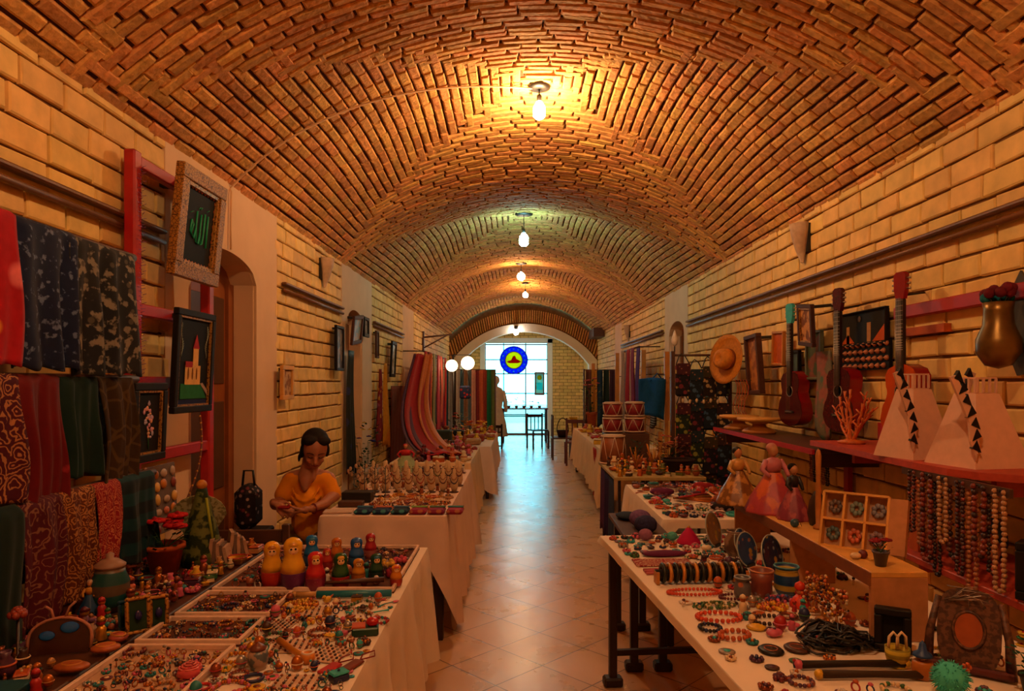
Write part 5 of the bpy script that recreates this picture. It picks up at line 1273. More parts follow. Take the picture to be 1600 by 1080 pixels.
for (x, z, r_, lab) in ((-1.27, 1.93, .115, 'glowing paper globe lamp nearer the left wall'), (-.96, 1.98, .13, 'glowing paper globe lamp nearer the window')):
    t = empty('globe_lamp', (x, 13.28, z), lab, 'lamp'); mb = MB(); mb.ball((0, 0, 0), r_, mg, 20, 12); mb.build('globe', t)
    mb = MB(); mb.cyl((0, 0, r_*.9), (0, .13, 2.14-z), .006, 6, m_blk); mb.build('cord', t)
# iron bracket at the left of the vault end
mb = MB(); mb.tube([(XL+.02, 13.6, 2.50), (XL+.62, 13.6, 2.56)], .018, 8, m_dkwood); mb.tube([(XL+.02, 13.6, 2.28), (XL+.5, 13.6, 2.54)], .014, 8, m_dkwood); mb.box(XL-.0, XL+.05, 13.56, 13.64, 2.22, 2.62, m_dkwood)
tag(mb.build('wall_bracket'), 'brown wooden bracket sticking out of the left wall above the red scarves', 'bracket')
mb = MB(); mb.box(XR-.30, XR-.02, 17.4, 18.6, 2.78, 3.0, m_dkwood) ; o = tag(mb.build('wooden_beam'), 'short dark beam at the springing of the vault by the far right arch', 'beam')
# yellow flowers and bags on the far left stall
leafy('flower_arrangement', (-.72, 11.3, .73), .22, .24, 60, M('yellow_petal_leaf', '#b87a14', .6, island=.3), 'heap of yellow and orange silk flowers on the far left stall', 'flowers', [('#d8901c', 8, .05), ('#c8501c', 4, .045)], 31)
leafy('flower_arrangement', (-1.0, 11.9, .73), .35, .18, 80, m_leaf, 'dark green leafy arrangement behind the yellow silk flowers', 'plant', [('#a83820', 3, .04)], 32)
for i, (x, y, w, h_, c_, lab) in enumerate([(-.98, 10.6, .30, .14, '#14100e', 'black box on the far left stall beside the yellow flowers'), (-1.05, 9.7, .24, .20, '#2c3020', 'dark olive bag near the end of the scarlet scarf'), (-.62, 10.2, .26, .10, '#8a3a28', 'rust red folded cloth on the far left stall'), (-.62, 9.65, .22, .08, '#a87a50', 'beige folded cloth at the near edge of the far left stall')]):
    mb = MB(); mb.box(-w/2, w/2, -.12, .12, 0, h_, M('bagbox_'+c_[1:], c_, .7, var=.2), bev=.02); o = mb.build('cloth_bundle' if i > 1 else 'display_box'); o.location = (x, y, .727); tag(o, lab, 'bundle' if i > 1 else 'box')
# ================================================================== GOODS ON THE STALLS
def at(px, py, z=TZ): Y = FPX*(CZ-z)/(py-598); return Vector((CX+(px-808)*Y/FPX, Y, z))
USED = {}           # surface -> list of (x, y, radius, short name)
def reserve(s, x, y, r, nm): USED.setdefault(s, []).append((x, y, r, nm))
COLS = {'rust': '#8c421c', 'gold': '#c48a24', 'dark brown': '#3a1c12', 'cream': '#d8bc94', 'red': '#a81c1c', 'orange': '#b4501c', 'teal': '#1c7074', 'black': '#120e10', 'navy': '#1c2450', 'pink': '#c0526c', 'olive': '#5a5c20', 'copper': '#8c4a2c', 'silver': '#9c9088', 'amber': '#b4641c', 'maroon': '#5c1420', 'turquoise': '#2a9c9c', 'white': '#cfc0b4', 'green': '#2c5c2c', 'plum': '#4c2440', 'yellow': '#d0a020', 'tan': '#a87848', 'blue': '#20509c'}
SHINY = {'gold', 'copper', 'silver', 'amber'}
def cm(c): return M('trinket_'+c.replace(' ', '_'), COLS[c], .35 if c in SHINY else .45, metal=.6 if c in SHINY else 0., var=.15, scale=60)
def k_bracelet(mb, a, b, r):
    R_ = .030; n = 17
    for i in range(n): t = 2*PI*i/n; mb.ball((R_*math.cos(t), R_*math.sin(t), .0065), .0062, a if i % 3 else b, 6, 4)
    return .036
def k_bangle(mb, a, b, r):
    mb.ring((0, 0, .006), .031, .006, 20, 6, a); 
    for i in range(6): t = i*PI/3; mb.ball((.031*math.cos(t), .031*math.sin(t), .011), .0035, b, 5, 4)
    return .037
def k_loop(mb, a, b, r):
    n = 34; ph = r.uniform(0, 6)
    for i in range(n): t = 2*PI*i/n; q = .05*(1+.22*math.sin(2*t+ph)+.1*math.sin(3*t)); mb.ball((q*math.cos(t), q*.8*math.sin(t), .006), .0052 if i % 4 else .0075, b if i % 4 == 0 else a, 5, 4)
    return .052
def k_pendant(mb, a, b, r):
    mb.ball((0, 0, .006), .015, a, 9, 6, (1, 1.25, .4)); mb.ball((0, 0, .011), .006, b, 6, 4)
    mb.tube([(0, .018, .004)]+[(.022*math.sin(k*.9), .03+.010*k, .003) for k in range(5)]+[(0, .02, .005)], .0016, 4, b); return .034
def k_brooch(mb, a, b, r):
    mb.lathe([(.013, 0), (.017, .002), (.013, .005), (1e-4, .006)], 12, a)
    for i in range(7): t = i*2*PI/7; mb.ball((.014*math.cos(t), .014*math.sin(t), .006), .0055, a, 6, 4)
    mb.ball((0, 0, .008), .006, b, 7, 5); return .022
def k_figurine(mb, a, b, r):
    mb.lathe([(.013, 0), (.014, .004), (.010, .016), (.012, .026), (.006, .036)], 12, a); mb.ball((0, 0, .043), .010, b, 9, 6); mb.lathe([(.011, .046), (.007, .054), (1e-4, .058)], 9, a); return .018
def k_box(mb, a, b, r):
    mb.box(-.022, .022, -.016, .016, 0, .016, a, bev=.002); mb.box(-.023, .023, -.017, .017, .017, .024, b, bev=.003); mb.ball((0, 0, .026), .004, a, 6, 4); return .028
def k_ring(mb, a, b, r):
    mb.ring((0, 0, 0), .010, .0022, 16, 5, a, TR(0, 0, .0115) @ RX(PI/2)); mb.ball((0, 0, .024), .006, b, 7, 5, (1.2, 1, .8)); return .014
def k_pouch(mb, a, b, r):
    mb.ball((0, 0, .012), .030, a, 12, 6, (1, .75, .40)); mb.tube([(-.022, .02, .015), (0, .026, .02), (.022, .02, .015)], .0025, 5, b); mb.ball((0, 0, .022), .006, b, 6, 4); return .032
def k_bowl(mb, a, b, r):
    mb.lathe([(.012, 0), (.014, .003), (.026, .016), (.029, .022), (.026, .021), (.013, .007), (1e-4, .006)], 16, a); mb.ring((0, 0, .022), .0275, .002, 16, 5, b); return .031
def k_vase(mb, a, b, r):
    mb.lathe([(.010, 0), (.018, .014), (.016, .028), (.008, .040), (.011, .05), (.008, .049), (1e-4, .03)], 14, a); mb.ring((0, 0, .026), .0165, .0025, 14, 5, b); return .021
def k_bird(mb, a, b, r):
    mb.ball((0, 0, .014), .014, a, 9, 6, (1.5, .85, .9)); mb.ball((.018, 0, .027), .008, a, 8, 5); mb.cyl((.025, 0, .027), (.034, 0, .025), .0025, 5, b, .0006); mb.cyl((-.016, 0, .016), (-.036, 0, .024), .006, 6, b, .002); return .034
def k_medal(mb, a, b, r):
    mb.lathe([(.020, 0), (.022, .003), (.017, .005), (1e-4, .004)], 18, a); mb.lathe([(.010, .004), (.008, .006), (1e-4, .006)], 12, b); return .025
def k_spoon(mb, a, b, r):
    mb.ball((.035, 0, .005), .012, a, 9, 5, (1.5, 1, .35)); mb.tube([(.022, 0, .005), (-.02, .001, .006), (-.045, 0, .004)], [.003, .0025, .004], 6, b); return .048
def k_egg(mb, a, b, r):
    mb.ball((0, 0, .020), .016, a, 12, 8, (1, 1, 1.25)); mb.ring((0, 0, .020), .0162, .0018, 16, 4, b); mb.lathe([(.009, 0), (.006, .003), (.008, .006)], 10, b); return .018
def k_rosette(mb, a, b, r):
    for k in range(3):
        for i in range(5): t = i*2*PI/5+k*.6; mb.ball(((.013-.004*k)*math.cos(t), (.013-.004*k)*math.sin(t), .006+.005*k), .008-.0015*k, a if k % 2 == 0 else b, 6, 4)
    return .021
KINDS_T = {'bracelet': (k_bracelet, 'bead bracelet', 'bracelet'), 'bangle': (k_bangle, 'bangle', 'bangle'), 'necklace': (k_loop, 'looped bead necklace', 'necklace'), 'pendant': (k_pendant, 'pendant on a cord', 'pendant'),
 'brooch': (k_brooch, 'flower brooch', 'brooch'), 'figurine': (k_figurine, 'tiny figurine', 'figurine'), 'trinket_box': (k_box, 'lidded trinket box', 'box'), 'finger_ring': (k_ring, 'finger ring', 'ring'), 'coin_pouch': (k_pouch, 'coin pouch', 'pouch'),
 'small_bowl': (k_bowl, 'tiny bowl', 'bowl'), 'small_vase': (k_vase, 'miniature vase', 'vase'), 'bird_ornament': (k_bird, 'bird ornament', 'ornament'), 'medallion': (k_medal, 'round medallion', 'medallion'), 'spoon': (k_spoon, 'painted spoon', 'spoon'), 'egg_ornament': (k_egg, 'painted egg', 'ornament'), 'rosette': (k_rosette, 'beaded rosette', 'rosette')}
_proto = {}; SCAT = []
def trinket(kind, ca, cb, x, y, z, rz, s, surf):
    key = (kind, ca, cb)
    if key not in _proto:
        mb = MB(); KINDS_T[kind][0](mb, cm(ca), cm(cb), random.Random(hash_(kind+ca+cb))); o = mb.build(kind); _proto[key] = o
    else:
        o = _proto[key].copy(); COL.objects.link(o)
    o.location = (x, y, z); o.rotation_euler = (0, 0, rz); o.scale = (s, s, s)
    SCAT.append((o, surf, '%s %s' % (ca, KINDS_T[kind][1]), cb, x, y)); o['category'] = KINDS_T[kind][2]
    return o
def hash_(s): 
    h = 7
    for ch in s: h = (h*31+ord(ch)) % 1000003
    return h
FOOT = {'bracelet': .036, 'bangle': .037, 'necklace': .052, 'pendant': .038, 'brooch': .022, 'figurine': .018, 'trinket_box': .028, 'finger_ring': .014, 'coin_pouch': .032, 'small_bowl': .031, 'small_vase': .021, 'bird_ornament': .036, 'medallion': .025, 'spoon': .048, 'egg_ornament': .018, 'rosette': .021}
def scatter(surf, fn, n, pal, kinds, seed, z, smin=.9, smax=1.35, tries=60, inside=None):
    """fn(u,v) -> x,y ; rejection against everything reserved"""
    r = random.Random(seed); L_ = USED.setdefault(surf, []); made = 0
    for _ in range(n*tries):
        if made >= n: break
        x, y = fn(r.random(), r.random()); k = r.choice(kinds); s = r.uniform(smin, smax)*(.75 if _ > n*tries*.5 else 1); f = FOOT[k]*s
        if inside and not inside(x, y, f): continue
        if any((x-q[0])**2+(y-q[1])**2 < ((f+q[2])*.92)**2 for q in L_): continue
        a = r.choice(pal); b = r.choice([c for c in pal if c != a])
        trinket(k, a, b, x, y, z, r.uniform(0, 2*PI), s, surf); L_.append((x, y, f, None)); made += 1
    return made
zt = TZ
# ---------------------------------------------------------------- T1: trays and nesting dolls
m_rim = M('pinkish_white_rim', '#d8b8a4', .6); m_felt = M('brown_felt', '#5a3424', .9); m_glassy = M('tray_felt_light', '#b89478', .9)
def tray(x0, x1, y0, y1, z, lab, felt, h=.022, name='display_tray'):
    t = empty(name, ((x0+x1)/2, (y0+y1)/2, z), lab, 'tray'); hx, hy = (x1-x0)/2, (y1-y0)/2
    mb = MB(); mb.box(-hx, hx, -hy, hy, 0, .005, felt); mb.build('tray_base', t)
    mb = MB(); w = .012
    for (a, b, c, d) in ((-hx, hx, -hy, -hy+w), (-hx, hx, hy-w, hy), (-hx, -hx+w, -hy+w, hy-w), (hx-w, hx, -hy+w, hy-w)): mb.box(a, b, c, d, .005, h, m_rim, bev=.002)
    mb.build('rim', t); return t
tray(-1.19, -.48, 2.66, 3.36, zt, 'large pale rimmed tray holding the wooden nesting dolls', m_felt)
tray(-1.19, -.86, 2.37, 2.63, zt, 'pale rimmed jewellery tray directly left of the turquoise tube', m_felt)
tray(-1.19, -.86, 2.12, 2.34, zt, 'pale rimmed jewellery tray in the middle of the left edge', m_felt)
tray(-1.19, -.86, 1.62, 2.09, zt, 'pale rimmed jewellery tray nearest the front of the left table', m_glassy)
def nesting_doll(px, pb, pt, hood, dress, face_label, hood2=None, apron=None, w=1.0, Y=None, surf='tray', yaw=.35):
    p = at(px, pb, zt+.005) if Y is None else Vector((to_x(px, Y), Y, zt+.005)); H = (pb-pt)*p.y/FPX; R_ = H*.235*w
    t = empty('nesting_doll', tuple(p), face_label, 'doll', 'wooden nesting dolls', (0, 0, yaw)); reserve(surf, p.x, p.y, R_*1.15, 'nesting doll')
    prof = [(.80, 0), (.86, .01), (1.0, .18), (1.02, .33), (.92, .48), (.74, .60), (.68, .66), (.74, .74), (.78, .82), (.72, .90), (.52, .965), (.25, .995), (0.001, 1.0)]
    hm = M('doll_hood_'+hood[1:], hood, .25, var=.08); dm = M('doll_dress_'+dress[1:], dress, .25, pat='blobs', col2=apron or '#c88a50', pscale=22, pw=.22)
    mb = MB(); lo = [(R_*a, H*b) for a, b in prof if b <= .34]; mb.lathe(lo+[(R_*1.02, H*.34)], 24, dm); mb.build('skirt', t)
    mb = MB(); mb.lathe([(R_*1.02, H*.34)]+[(R_*a, H*b) for a, b in prof if b > .34], 24, hm); mb.build('hood', t)
    mf = M('doll_face', '#f0c48c', .3, var=.04); mb = MB(); mb.ball((0, -R_*.42, H*.79), R_*.50, mf, 16, 10, (1, .78, 1.12)); fo = mb.build('face', t)
    mb = MB()
    for s in (-1, 1): mb.ball((s*R_*.17, -R_*.80, H*.81), R_*.09, m_dark, 8, 6, (1, .4, 1))
    mb.build('eyes', fo)
    mb = MB(); mb.ball((0, -R_*.80, H*.725), R_*.05, M('doll_lips', '#b01c20', .4), 8, 6, (1.4, .4, .6)); mb.build('lips', fo)
    mb = MB(); mb.ball((0, -R_*.42, H*.87), R_*.50, M('doll_hair_'+(hood2 or '#b0701c')[1:], hood2 or '#b0701c', .35), 14, 8, (.98, .76, .62)); mb.build('hair', fo)
    if apron: mb = MB(); mb.ball((0, -R_*.52, H*.26), R_*.52, M('doll_apron_'+apron[1:], apron, .3, pat='blobs', col2='#b82030', pscale=30, pw=.25), 14, 8, (1, .95, 1.15)); mb.build('apron', t)
    return t
nesting_doll(425, 915, 846, '#e0a020', '#b83018', 'tall yellow nesting doll with a red skirt, leftmost of the row', '#b06a14', '#c03420')
nesting_doll(458, 920, 840, '#e0a424', '#5c2458', 'tallest yellow nesting doll with a purple skirt', '#c88a20', '#4c2450', 1.0)
nesting_doll(493, 921, 862, '#b82028', '#7c1c40', 'red hooded nesting doll with a rose and white skirt', '#d08018', '#c06070', 1.12)
nesting_doll(487, 905, 858, '#1468b0', '#28508c', 'blue hatted nesting doll behind the red hooded one', '#1c6a90', None, 1.1, 3.05)
nesting_doll(511, 905, 872, '#b03028', '#8c2828', 'small red nesting doll squeezed behind the green hooded one', '#c87018', None, 1.1, 2.98)
nesting_doll(532, 917, 864, '#1c4c28', '#8c2420', 'green hooded nesting doll with a round red and white apron', '#c89020', '#c8a090', 1.12)
nesting_doll(526, 900, 860, '#c06a1c', '#8c4018', 'orange nesting doll behind the green hooded one', '#a02c1c', None, 1.1, 3.08)
nesting_doll(560, 909, 873, '#c88018', '#b06a14', 'small golden nesting doll in front of the blue hooded one', '#a85c14', '#c03420', 1.25)
nesting_doll(557, 902, 857, '#2058a0', '#286090', 'blue and lilac hooded nesting doll behind the small golden one', '#38589c', None, 1.15, 3.03)
nesting_doll(588, 907, 865, '#144030', '#1c3430', 'dark green nesting doll near the right end of the row', '#1c6080', None, 1.2)
nesting_doll(579, 890, 852, '#a82430', '#a05c5c', 'pale red nesting doll at the back near the pink flowered cloth', '#b02838', None, 1.1, 3.18)
nesting_doll(619, 915, 882, '#c8781c', '#a03020', 'small orange nesting doll at the right end of the row', '#b0301c', '#c86a28', 1.25)
# pink and yellow flowered cloth bundles in the tray
for px, py, c_, lab in ((606, 885, '#c89a3c', 'yellow silk flower bunch in the corner of the nesting doll tray'), (625, 880, '#c04c60', 'pink silk flower bunch in the corner of the nesting doll tray'), (628, 900, '#8c1c30', 'dark red silk flower bunch in the corner of the nesting doll tray')):
    p = at(px, py, zt+.01); mb = MB(); r = random.Random(int(px))
    for i in range(16): a = r.uniform(0, 6.28); mb.ball((.022*math.cos(a), .022*math.sin(a), .012+.014*r.random()), .011, M('silk_'+c_[1:], c_, .7), 6, 4)
    o = mb.build('silk_flowers'); o.location = (min(p.x, -.52), p.y, zt+.005); tag(o, lab, 'flowers'); reserve('tray', o.location.x, p.y, .035, 'silk flowers')
scatter('tray', lambda u, v: (-1.16+.65*u, 2.90+.44*v), 170, ['dark brown', 'copper', 'maroon', 'rust', 'tan', 'navy', 'pink', 'cream'], ['bracelet', 'bangle', 'brooch', 'medallion', 'rosette', 'finger_ring', 'pendant'], 41, zt+.0055, .6, .95)
scatter('tray', lambda u, v: (-1.15+.63*u, 2.69+.25*v), 24, ['dark brown', 'copper', 'maroon', 'rust', 'white', 'teal'], ['brooch', 'finger_ring', 'figurine', 'rosette', 'egg_ornament'], 42, zt+.0055)
JW = ['dark brown', 'copper', 'gold', 'rust', 'cream', 'silver', 'navy', 'maroon', 'amber', 'black', 'tan', 'pink', 'teal']
for nm, y0, y1, sd, n in (('tray2', 2.40, 2.60, 43, 62), ('tray3', 2.15, 2.31, 44, 52), ('tray4', 1.65, 2.06, 45, 120)):
    scatter(nm, lambda u, v, y0=y0, y1=y1: (-1.16+.28*u, y0+(y1-y0)*v), n, JW, ['brooch', 'finger_ring', 'medallion', 'rosette', 'bracelet', 'brooch'], sd, zt+.0055, .6, .95)
# loose pieces in front of the dolls
def reg(o, lab, cat, surf, r_, short, loc=None, rot=None, group=None):
    if loc is not None: o.location = loc
    if rot is not None: o.rotation_euler = rot
    tag(o, lab, cat, group); reserve(surf, o.location.x, o.location.y, r_, short); return o
LM = {'T1': [], 'T0': [], 'R1': [], 'R2': [], 'R3': [], 'T2': [], 'T3': [], 'T4': [], 'R4': []}
def lm(s, x, y, nm): LM[s].append((x, y, nm))
p = at(580, 934); t = empty('souvenir_tube', (-.63, 2.60, zt+.016), 'turquoise tube with a tan handle lying before the nesting dolls', 'tube', rot=(0, 0, .06))
mb = MB(); mb.cyl((-.13, 0, 0), (.15, 0, .0), .0135, 14, M('turquoise_tube', '#0f6c84', .4)); mb.build('tube_body', t)
mb = MB(); mb.cyl((-.21, 0, 0), (-.13, 0, 0), .011, 12, M('tube_handle', '#b8884c', .5)); mb.ball((-.215, 0, 0), .014, M('tube_handle'), 10, 6); mb.build('handle', t)
for k in range(5): reserve('T1', -.83+.09*k, 2.60, .03, 'tube')
lm('T1', -.66, 2.6, 'the turquoise tube')
mb = MB(); mb.tube([(-.13, -.0, 0), (0, 0, .004), (.13, .02, .002)], [.006, .009, .011], 8, m_dkwood); reg(mb.build('wooden_stick'), 'dark wooden stick lying behind the turquoise tube', 'stick', 'tray', .01, 'stick', (-.66, 2.70, zt+.03), (0, 0, .10))
t = empty('strawberry_box', (*at(577, 990).xy, zt), 'dark green little box topped with a red strawberry', 'box', rot=(0, 0, .2)); reserve('T1', t.location.x, t.location.y, .055, 'strawberry box'); lm('T1', t.location.x, t.location.y, 'the strawberry box')
mb = MB(); mb.box(-.055, .03, -.028, .028, 0, .026, M('box_green', '#143c2c', .4), bev=.004); mb.build('box_body', t); mb = MB(); mb.box(-.055, -.012, -.024, .024, .026, .031, M('box_orange', '#b84a1c', .5)); mb.build('lid', t)
mb = MB(); mb.ball((.01, 0, .038), .019, M('strawberry_red', '#b01018', .35, pat='blobs', col2='#d8a030', pscale=60, pw=.2), 12, 8, (1.1, 1, .8)); mb.build('strawberry', t)
t = empty('glass_rose', (*at(297, 1062).xy, zt+.006), 'round pink glass paperweight shaped like a rose', 'paperweight'); t.location.x = -.91; t.location.y = 1.90; reserve('tray4', -.91, 1.9, .045, 'rose'); lm('T1', -.91, 1.9, 'the pink glass rose')
mb = MB(); mb.lathe([(.03, 0), (.036, .006), (.03, .022), (.018, .028), (1e-4, .029)], 20, M('rose_glass', '#c84c50', .1)); mb.build('glass_body', t)
mb = MB()
for k in range(4):
    for i in range(4): a = i*PI/2+k*.5; mb.tube([((.028-.007*k)*math.cos(a+q*.25), (.028-.007*k)*math.sin(a+q*.25), .024+.004*k) for q in range(6)], .0028, 5, M('rose_petal_pink', '#d86c68', .3))
mb.build('petals', t)
t = empty('smoking_pipe', (*at(470, 1030).xy, zt), 'wooden smoking pipe with a pale ringed bowl', 'pipe', rot=(0, 0, -.75)); reserve('T1', t.location.x, t.location.y, .06, 'pipe'); reserve('T1', t.location.x-.06, t.location.y+.06, .04, 'pipe'); lm('T1', t.location.x, t.location.y, 'the wooden pipe')
mb = MB(); mb.tube([(-.13, 0, .022), (-.04, 0, .014), (.02, 0, .013)], [.011, .009, .012], 10, M('pipe_wood', '#b4701c', .4)); mb.build('stem', t); mb = MB(); mb.lathe([(.014, 0), (.021, .012), (.02, .03), (.012, .030), (1e-4, .02)], 16, M('pipe_bowl', '#c87a2c', .4), TR(.04, 0, 0)); mb.ring((.04, 0, .030), .016, .004, 16, 5, M('pipe_ring', '#d8c0a8', .4)); mb.build('bowl', t)
t = empty('painted_jar', (*at(403, 1045).xy, zt), 'small grey blue painted jar with a lid near the wooden pipe', 'jar'); reserve('T1', t.location.x, t.location.y, .034, 'jar'); lm('T1', t.location.x, t.location.y, 'the grey blue jar')
mb = MB(); mb.lathe([(.02, 0), (.029, .02), (.028, .045), (.02, .055)], 18, M('jar_greyblue', '#4c5c68', .35, pat='noise', col2='#a08878', pscale=40)); mb.build('jar_body', t); mb = MB(); mb.lathe([(.022, .055), (.024, .06), (.014, .068), (.005, .074), (1e-4, .078)], 16, M('jar_lid', '#6c3424', .4)); mb.build('lid', t)
for (px, py, c_, lab) in ((518, 1045, '#a82028', 'bright red enamel pendant on a looped cord'), (553, 1040, '#6c2818', 'brown leather pendant on a looped cord at the table edge')):
    q = at(px, py); t = empty('cord_pendant', (q.x, q.y, zt), lab, 'pendant', rot=(0, 0, -.4)); reserve('T1', q.x, q.y+.02, .045, 'pendant')
    mb = MB(); mb.box(-.018, .018, -.045, .03, 0, .008, M('pendant_'+c_[1:], c_, .4), bev=.004); mb.build('pendant_plate', t); mb = MB(); mb.tube([(0, .03, .005), (-.02, .07, .003), (-.005, .11, .003), (.02, .075, .003), (.002, .03, .006)], .0022, 5, M('red_cord', '#7c1c14', .7)); mb.build('cord', t)
def card(px, py, rz, surf, lab, n=6, m=6, z=zt, w=.12, h=.10, xy=None):
    q = Vector((*xy, z)) if xy else at(px, py, z); t = empty('earring_card', (q.x, q.y, z), lab, 'card', rot=(0, 0, rz)); reserve(surf, q.x, q.y, max(w, h)*.5, 'card')
    mb = MB(); mb.box(-w/2, w/2, -h/2, h/2, 0, .003, M('cream_card', '#c8a488', .8)); mb.build('card_panel', t)
    mb = MB()
    for i in range(n):
        for j in range(m): mb.ball((-w*.42+w*.84*i/(n-1), -h*.4+h*.8*j/(m-1), .006), .0045, cm(['dark brown', 'silver', 'copper'][(i+j) % 3]), 5, 4, (1, 1.4, .8))
    mb.build('studs', t); return t
card(0, 0, .1, 'T1', 'cream card of dark studs beside the wooden pipe', xy=(-.70, 2.12)); card(0, 0, -.3, 'T1', 'cream card of dark studs just right of the wooden pipe', xy=(-.565, 2.06), w=.10, h=.12)
card(0, 0, .15, 'T1', 'cream card of dark studs below the turquoise tube', xy=(-.72, 2.44)); card(0, 0, -.1, 'T1', 'cream card of dark studs at the far left tray corner', xy=(-.80, 2.30), w=.09)
card(0, 0, 0., 'T1', 'cream card of dark studs near the front edge of the cloth', xy=(-.60, 1.86), w=.13)
for (x, y, nm) in ((-1.0, 2.5, 'the far jewellery tray'), (-1.02, 2.22, 'the middle jewellery tray'), (-1.02, 1.75, 'the nearest jewellery tray'), (-.8, 2.85, 'the nesting dolls'), (-.5, 2.75, 'the small orange nesting doll'), (-1.05, 3.15, 'the back rim of the doll tray'), (-.6, 3.2, 'the right rim of the doll tray'), (-.55, 2.25, 'the aisle edge of the cloth')): lm('T1', x, y, nm)
T1PAL = ['gold', 'rust', 'dark brown', 'cream', 'red', 'orange', 'teal', 'copper', 'navy', 'amber', 'maroon', 'silver', 'turquoise', 'green', 'yellow', 'pink', 'black']
scatter('T1', lambda u, v: (-.85+.38*u, 1.62+.95*v), 250, T1PAL, ['bracelet', 'bangle', 'necklace', 'pendant', 'brooch', 'pendant', 'trinket_box', 'finger_ring', 'spoon', 'bird_ornament', 'medallion', 'spoon', 'rosette', 'necklace', 'egg_ornament'], 47, zt, .7, 1.15)

mb = MB(); r = random.Random(44)
for i in range(150): a = r.uniform(0, 6.28); q_ = r.random()**.5; mb.ball((.06*q_*math.cos(a), .07*q_*math.sin(a), .006+.016*(1-q_)*r.random()), .0068, cm(r.choice(['gold', 'yellow', 'amber'])), 5, 4)
tag_o = mb.build('chain_heap'); tag_o.location = (-.79, 2.49, zt); tag(tag_o, 'glittering heap of gold chains before the tall yellow dolls', 'chains')
scatter('T1', lambda u, v: (-.85+.39*u, 1.55+1.03*v), 230, T1PAL, ['rosette', 'medallion', 'coin_pouch', 'trinket_box', 'pendant', 'finger_ring', 'brooch', 'bird_ornament', 'spoon', 'small_bowl'], 48, zt, .45, .7)
# ---------------------------------------------------------------- T0: wall table
def ceramic(name, x, y, z, prof, mat_, lab, cat, surf, rimc='#6a4a30', seg=22, lid=None, grp=None):
    R_ = max(a for a, b in prof); t = empty(name, (x, y, z), lab, cat, grp); reserve(surf, x, y, R_*1.05, name)
    mb = MB(); mb.lathe(prof+[(prof[-1][0]*.86, prof[-1][1]-.002), (prof[-1][0]*.8, prof[-1][1]*.6), (1e-4, prof[-1][1]*.55)], seg, mat_); mb.build('vessel', t)
    mb = MB(); mb.ring((0, 0, prof[-1][1]), prof[-1][0]*.95, .004, seg, 5, M('rim_'+rimc[1:], rimc, .4)); mb.build('rim', t)
    if lid: mb = MB(); mb.lathe([(prof[-1][0]*1.05, prof[-1][1]+.002), (prof[-1][0]*1.08, prof[-1][1]+.012), (prof[-1][0]*.6, prof[-1][1]+.03), (.012, prof[-1][1]+.035), (.014, prof[-1][1]+.05), (1e-4, prof[-1][1]+.058)], seg, lid); mb.build('lid', t)
    return t
q = at(257, 897); t = leafy('potted_flowers', (q.x, q.y, zt), .13, .09, 46, m_leaf, 'clay pot of red silk flowers by the lattice', 'plant', [('#b01418', 5, .042), ('#a83010', 1, .02)], 51, M('terracotta', '#a84c20', .7), .075, .13, up=.7); reserve('T0', q.x, q.y, .1, 'pot'); lm('T0', q.x, q.y, 'the clay flower pot')
t = empty('green_cone_ornament', (*at(315, 880).xy, zt), 'tall mottled green cone ornament with an orange finial', 'ornament'); reserve('T0', t.location.x, t.location.y, .09, 'cone'); lm('T0', t.location.x, t.location.y, 'the green cone ornament')
m_grn = M('mottled_green', '#1c2c10', .7, pat='noise', col2='#5c6430', pscale=22, bump=.004)
mb = MB(); mb.lathe([(.085, 0), (.088, .05), (.072, .14), (.045, .24), (.028, .31), (.022, .34)], 22, m_grn); mb.build('cone_body', t); mb = MB(); mb.ball((0, 0, .355), .024, M('finial_orange', '#b8741c', .5), 10, 8); mb.tube([(.03, -.02, .30), (.05, -.03, .20), (.07, -.04, .10)], .006, 6, M('yellow_green_cord', '#8c9420', .6)); mb.build('finial', t)
t = empty('woven_fan', (-1.50, 3.22, zt), 'round greenish woven fan propped behind the clay flower pot', 'fan', rot=(.15, 0, .4)); reserve('T0', -1.5, 3.22, .05, 'fan')
mb = MB(); mb.prism([(.12*math.cos(a*PI/10)*(1 if a <= 10 else 1), .20+.10*math.sin(a*PI/10)) for a in range(0, 11)]+[(-.05, .10), (.0, .06), (.07, .12)], -.004, .004, M('woven_olive', '#6a6444', .8, pat='noise', col2='#94906c', pscale=60)); mb.build('fan_blade', t); mb = MB(); mb.cyl((0, 0, 0.005), (0, 0, .12), .008, 8, m_wood); mb.build('handle', t)
q = at(172, 952); ceramic('lidded_jar', q.x, q.y, zt, [(.045, 0), (.062, .04), (.064, .10), (.050, .135), (.048, .15)], M('jar_stone_teal', '#5c4a3c', .4, pat='bands', col2='#124c50', pscale=4, pw=.45), 'stone coloured jar with a teal band beside the little wooden shelf', 'jar', 'T0', '#8a6448', lid=M('jar_lid_stone', '#94705c', .5)); lm('T0', q.x, q.y, 'the teal banded jar')
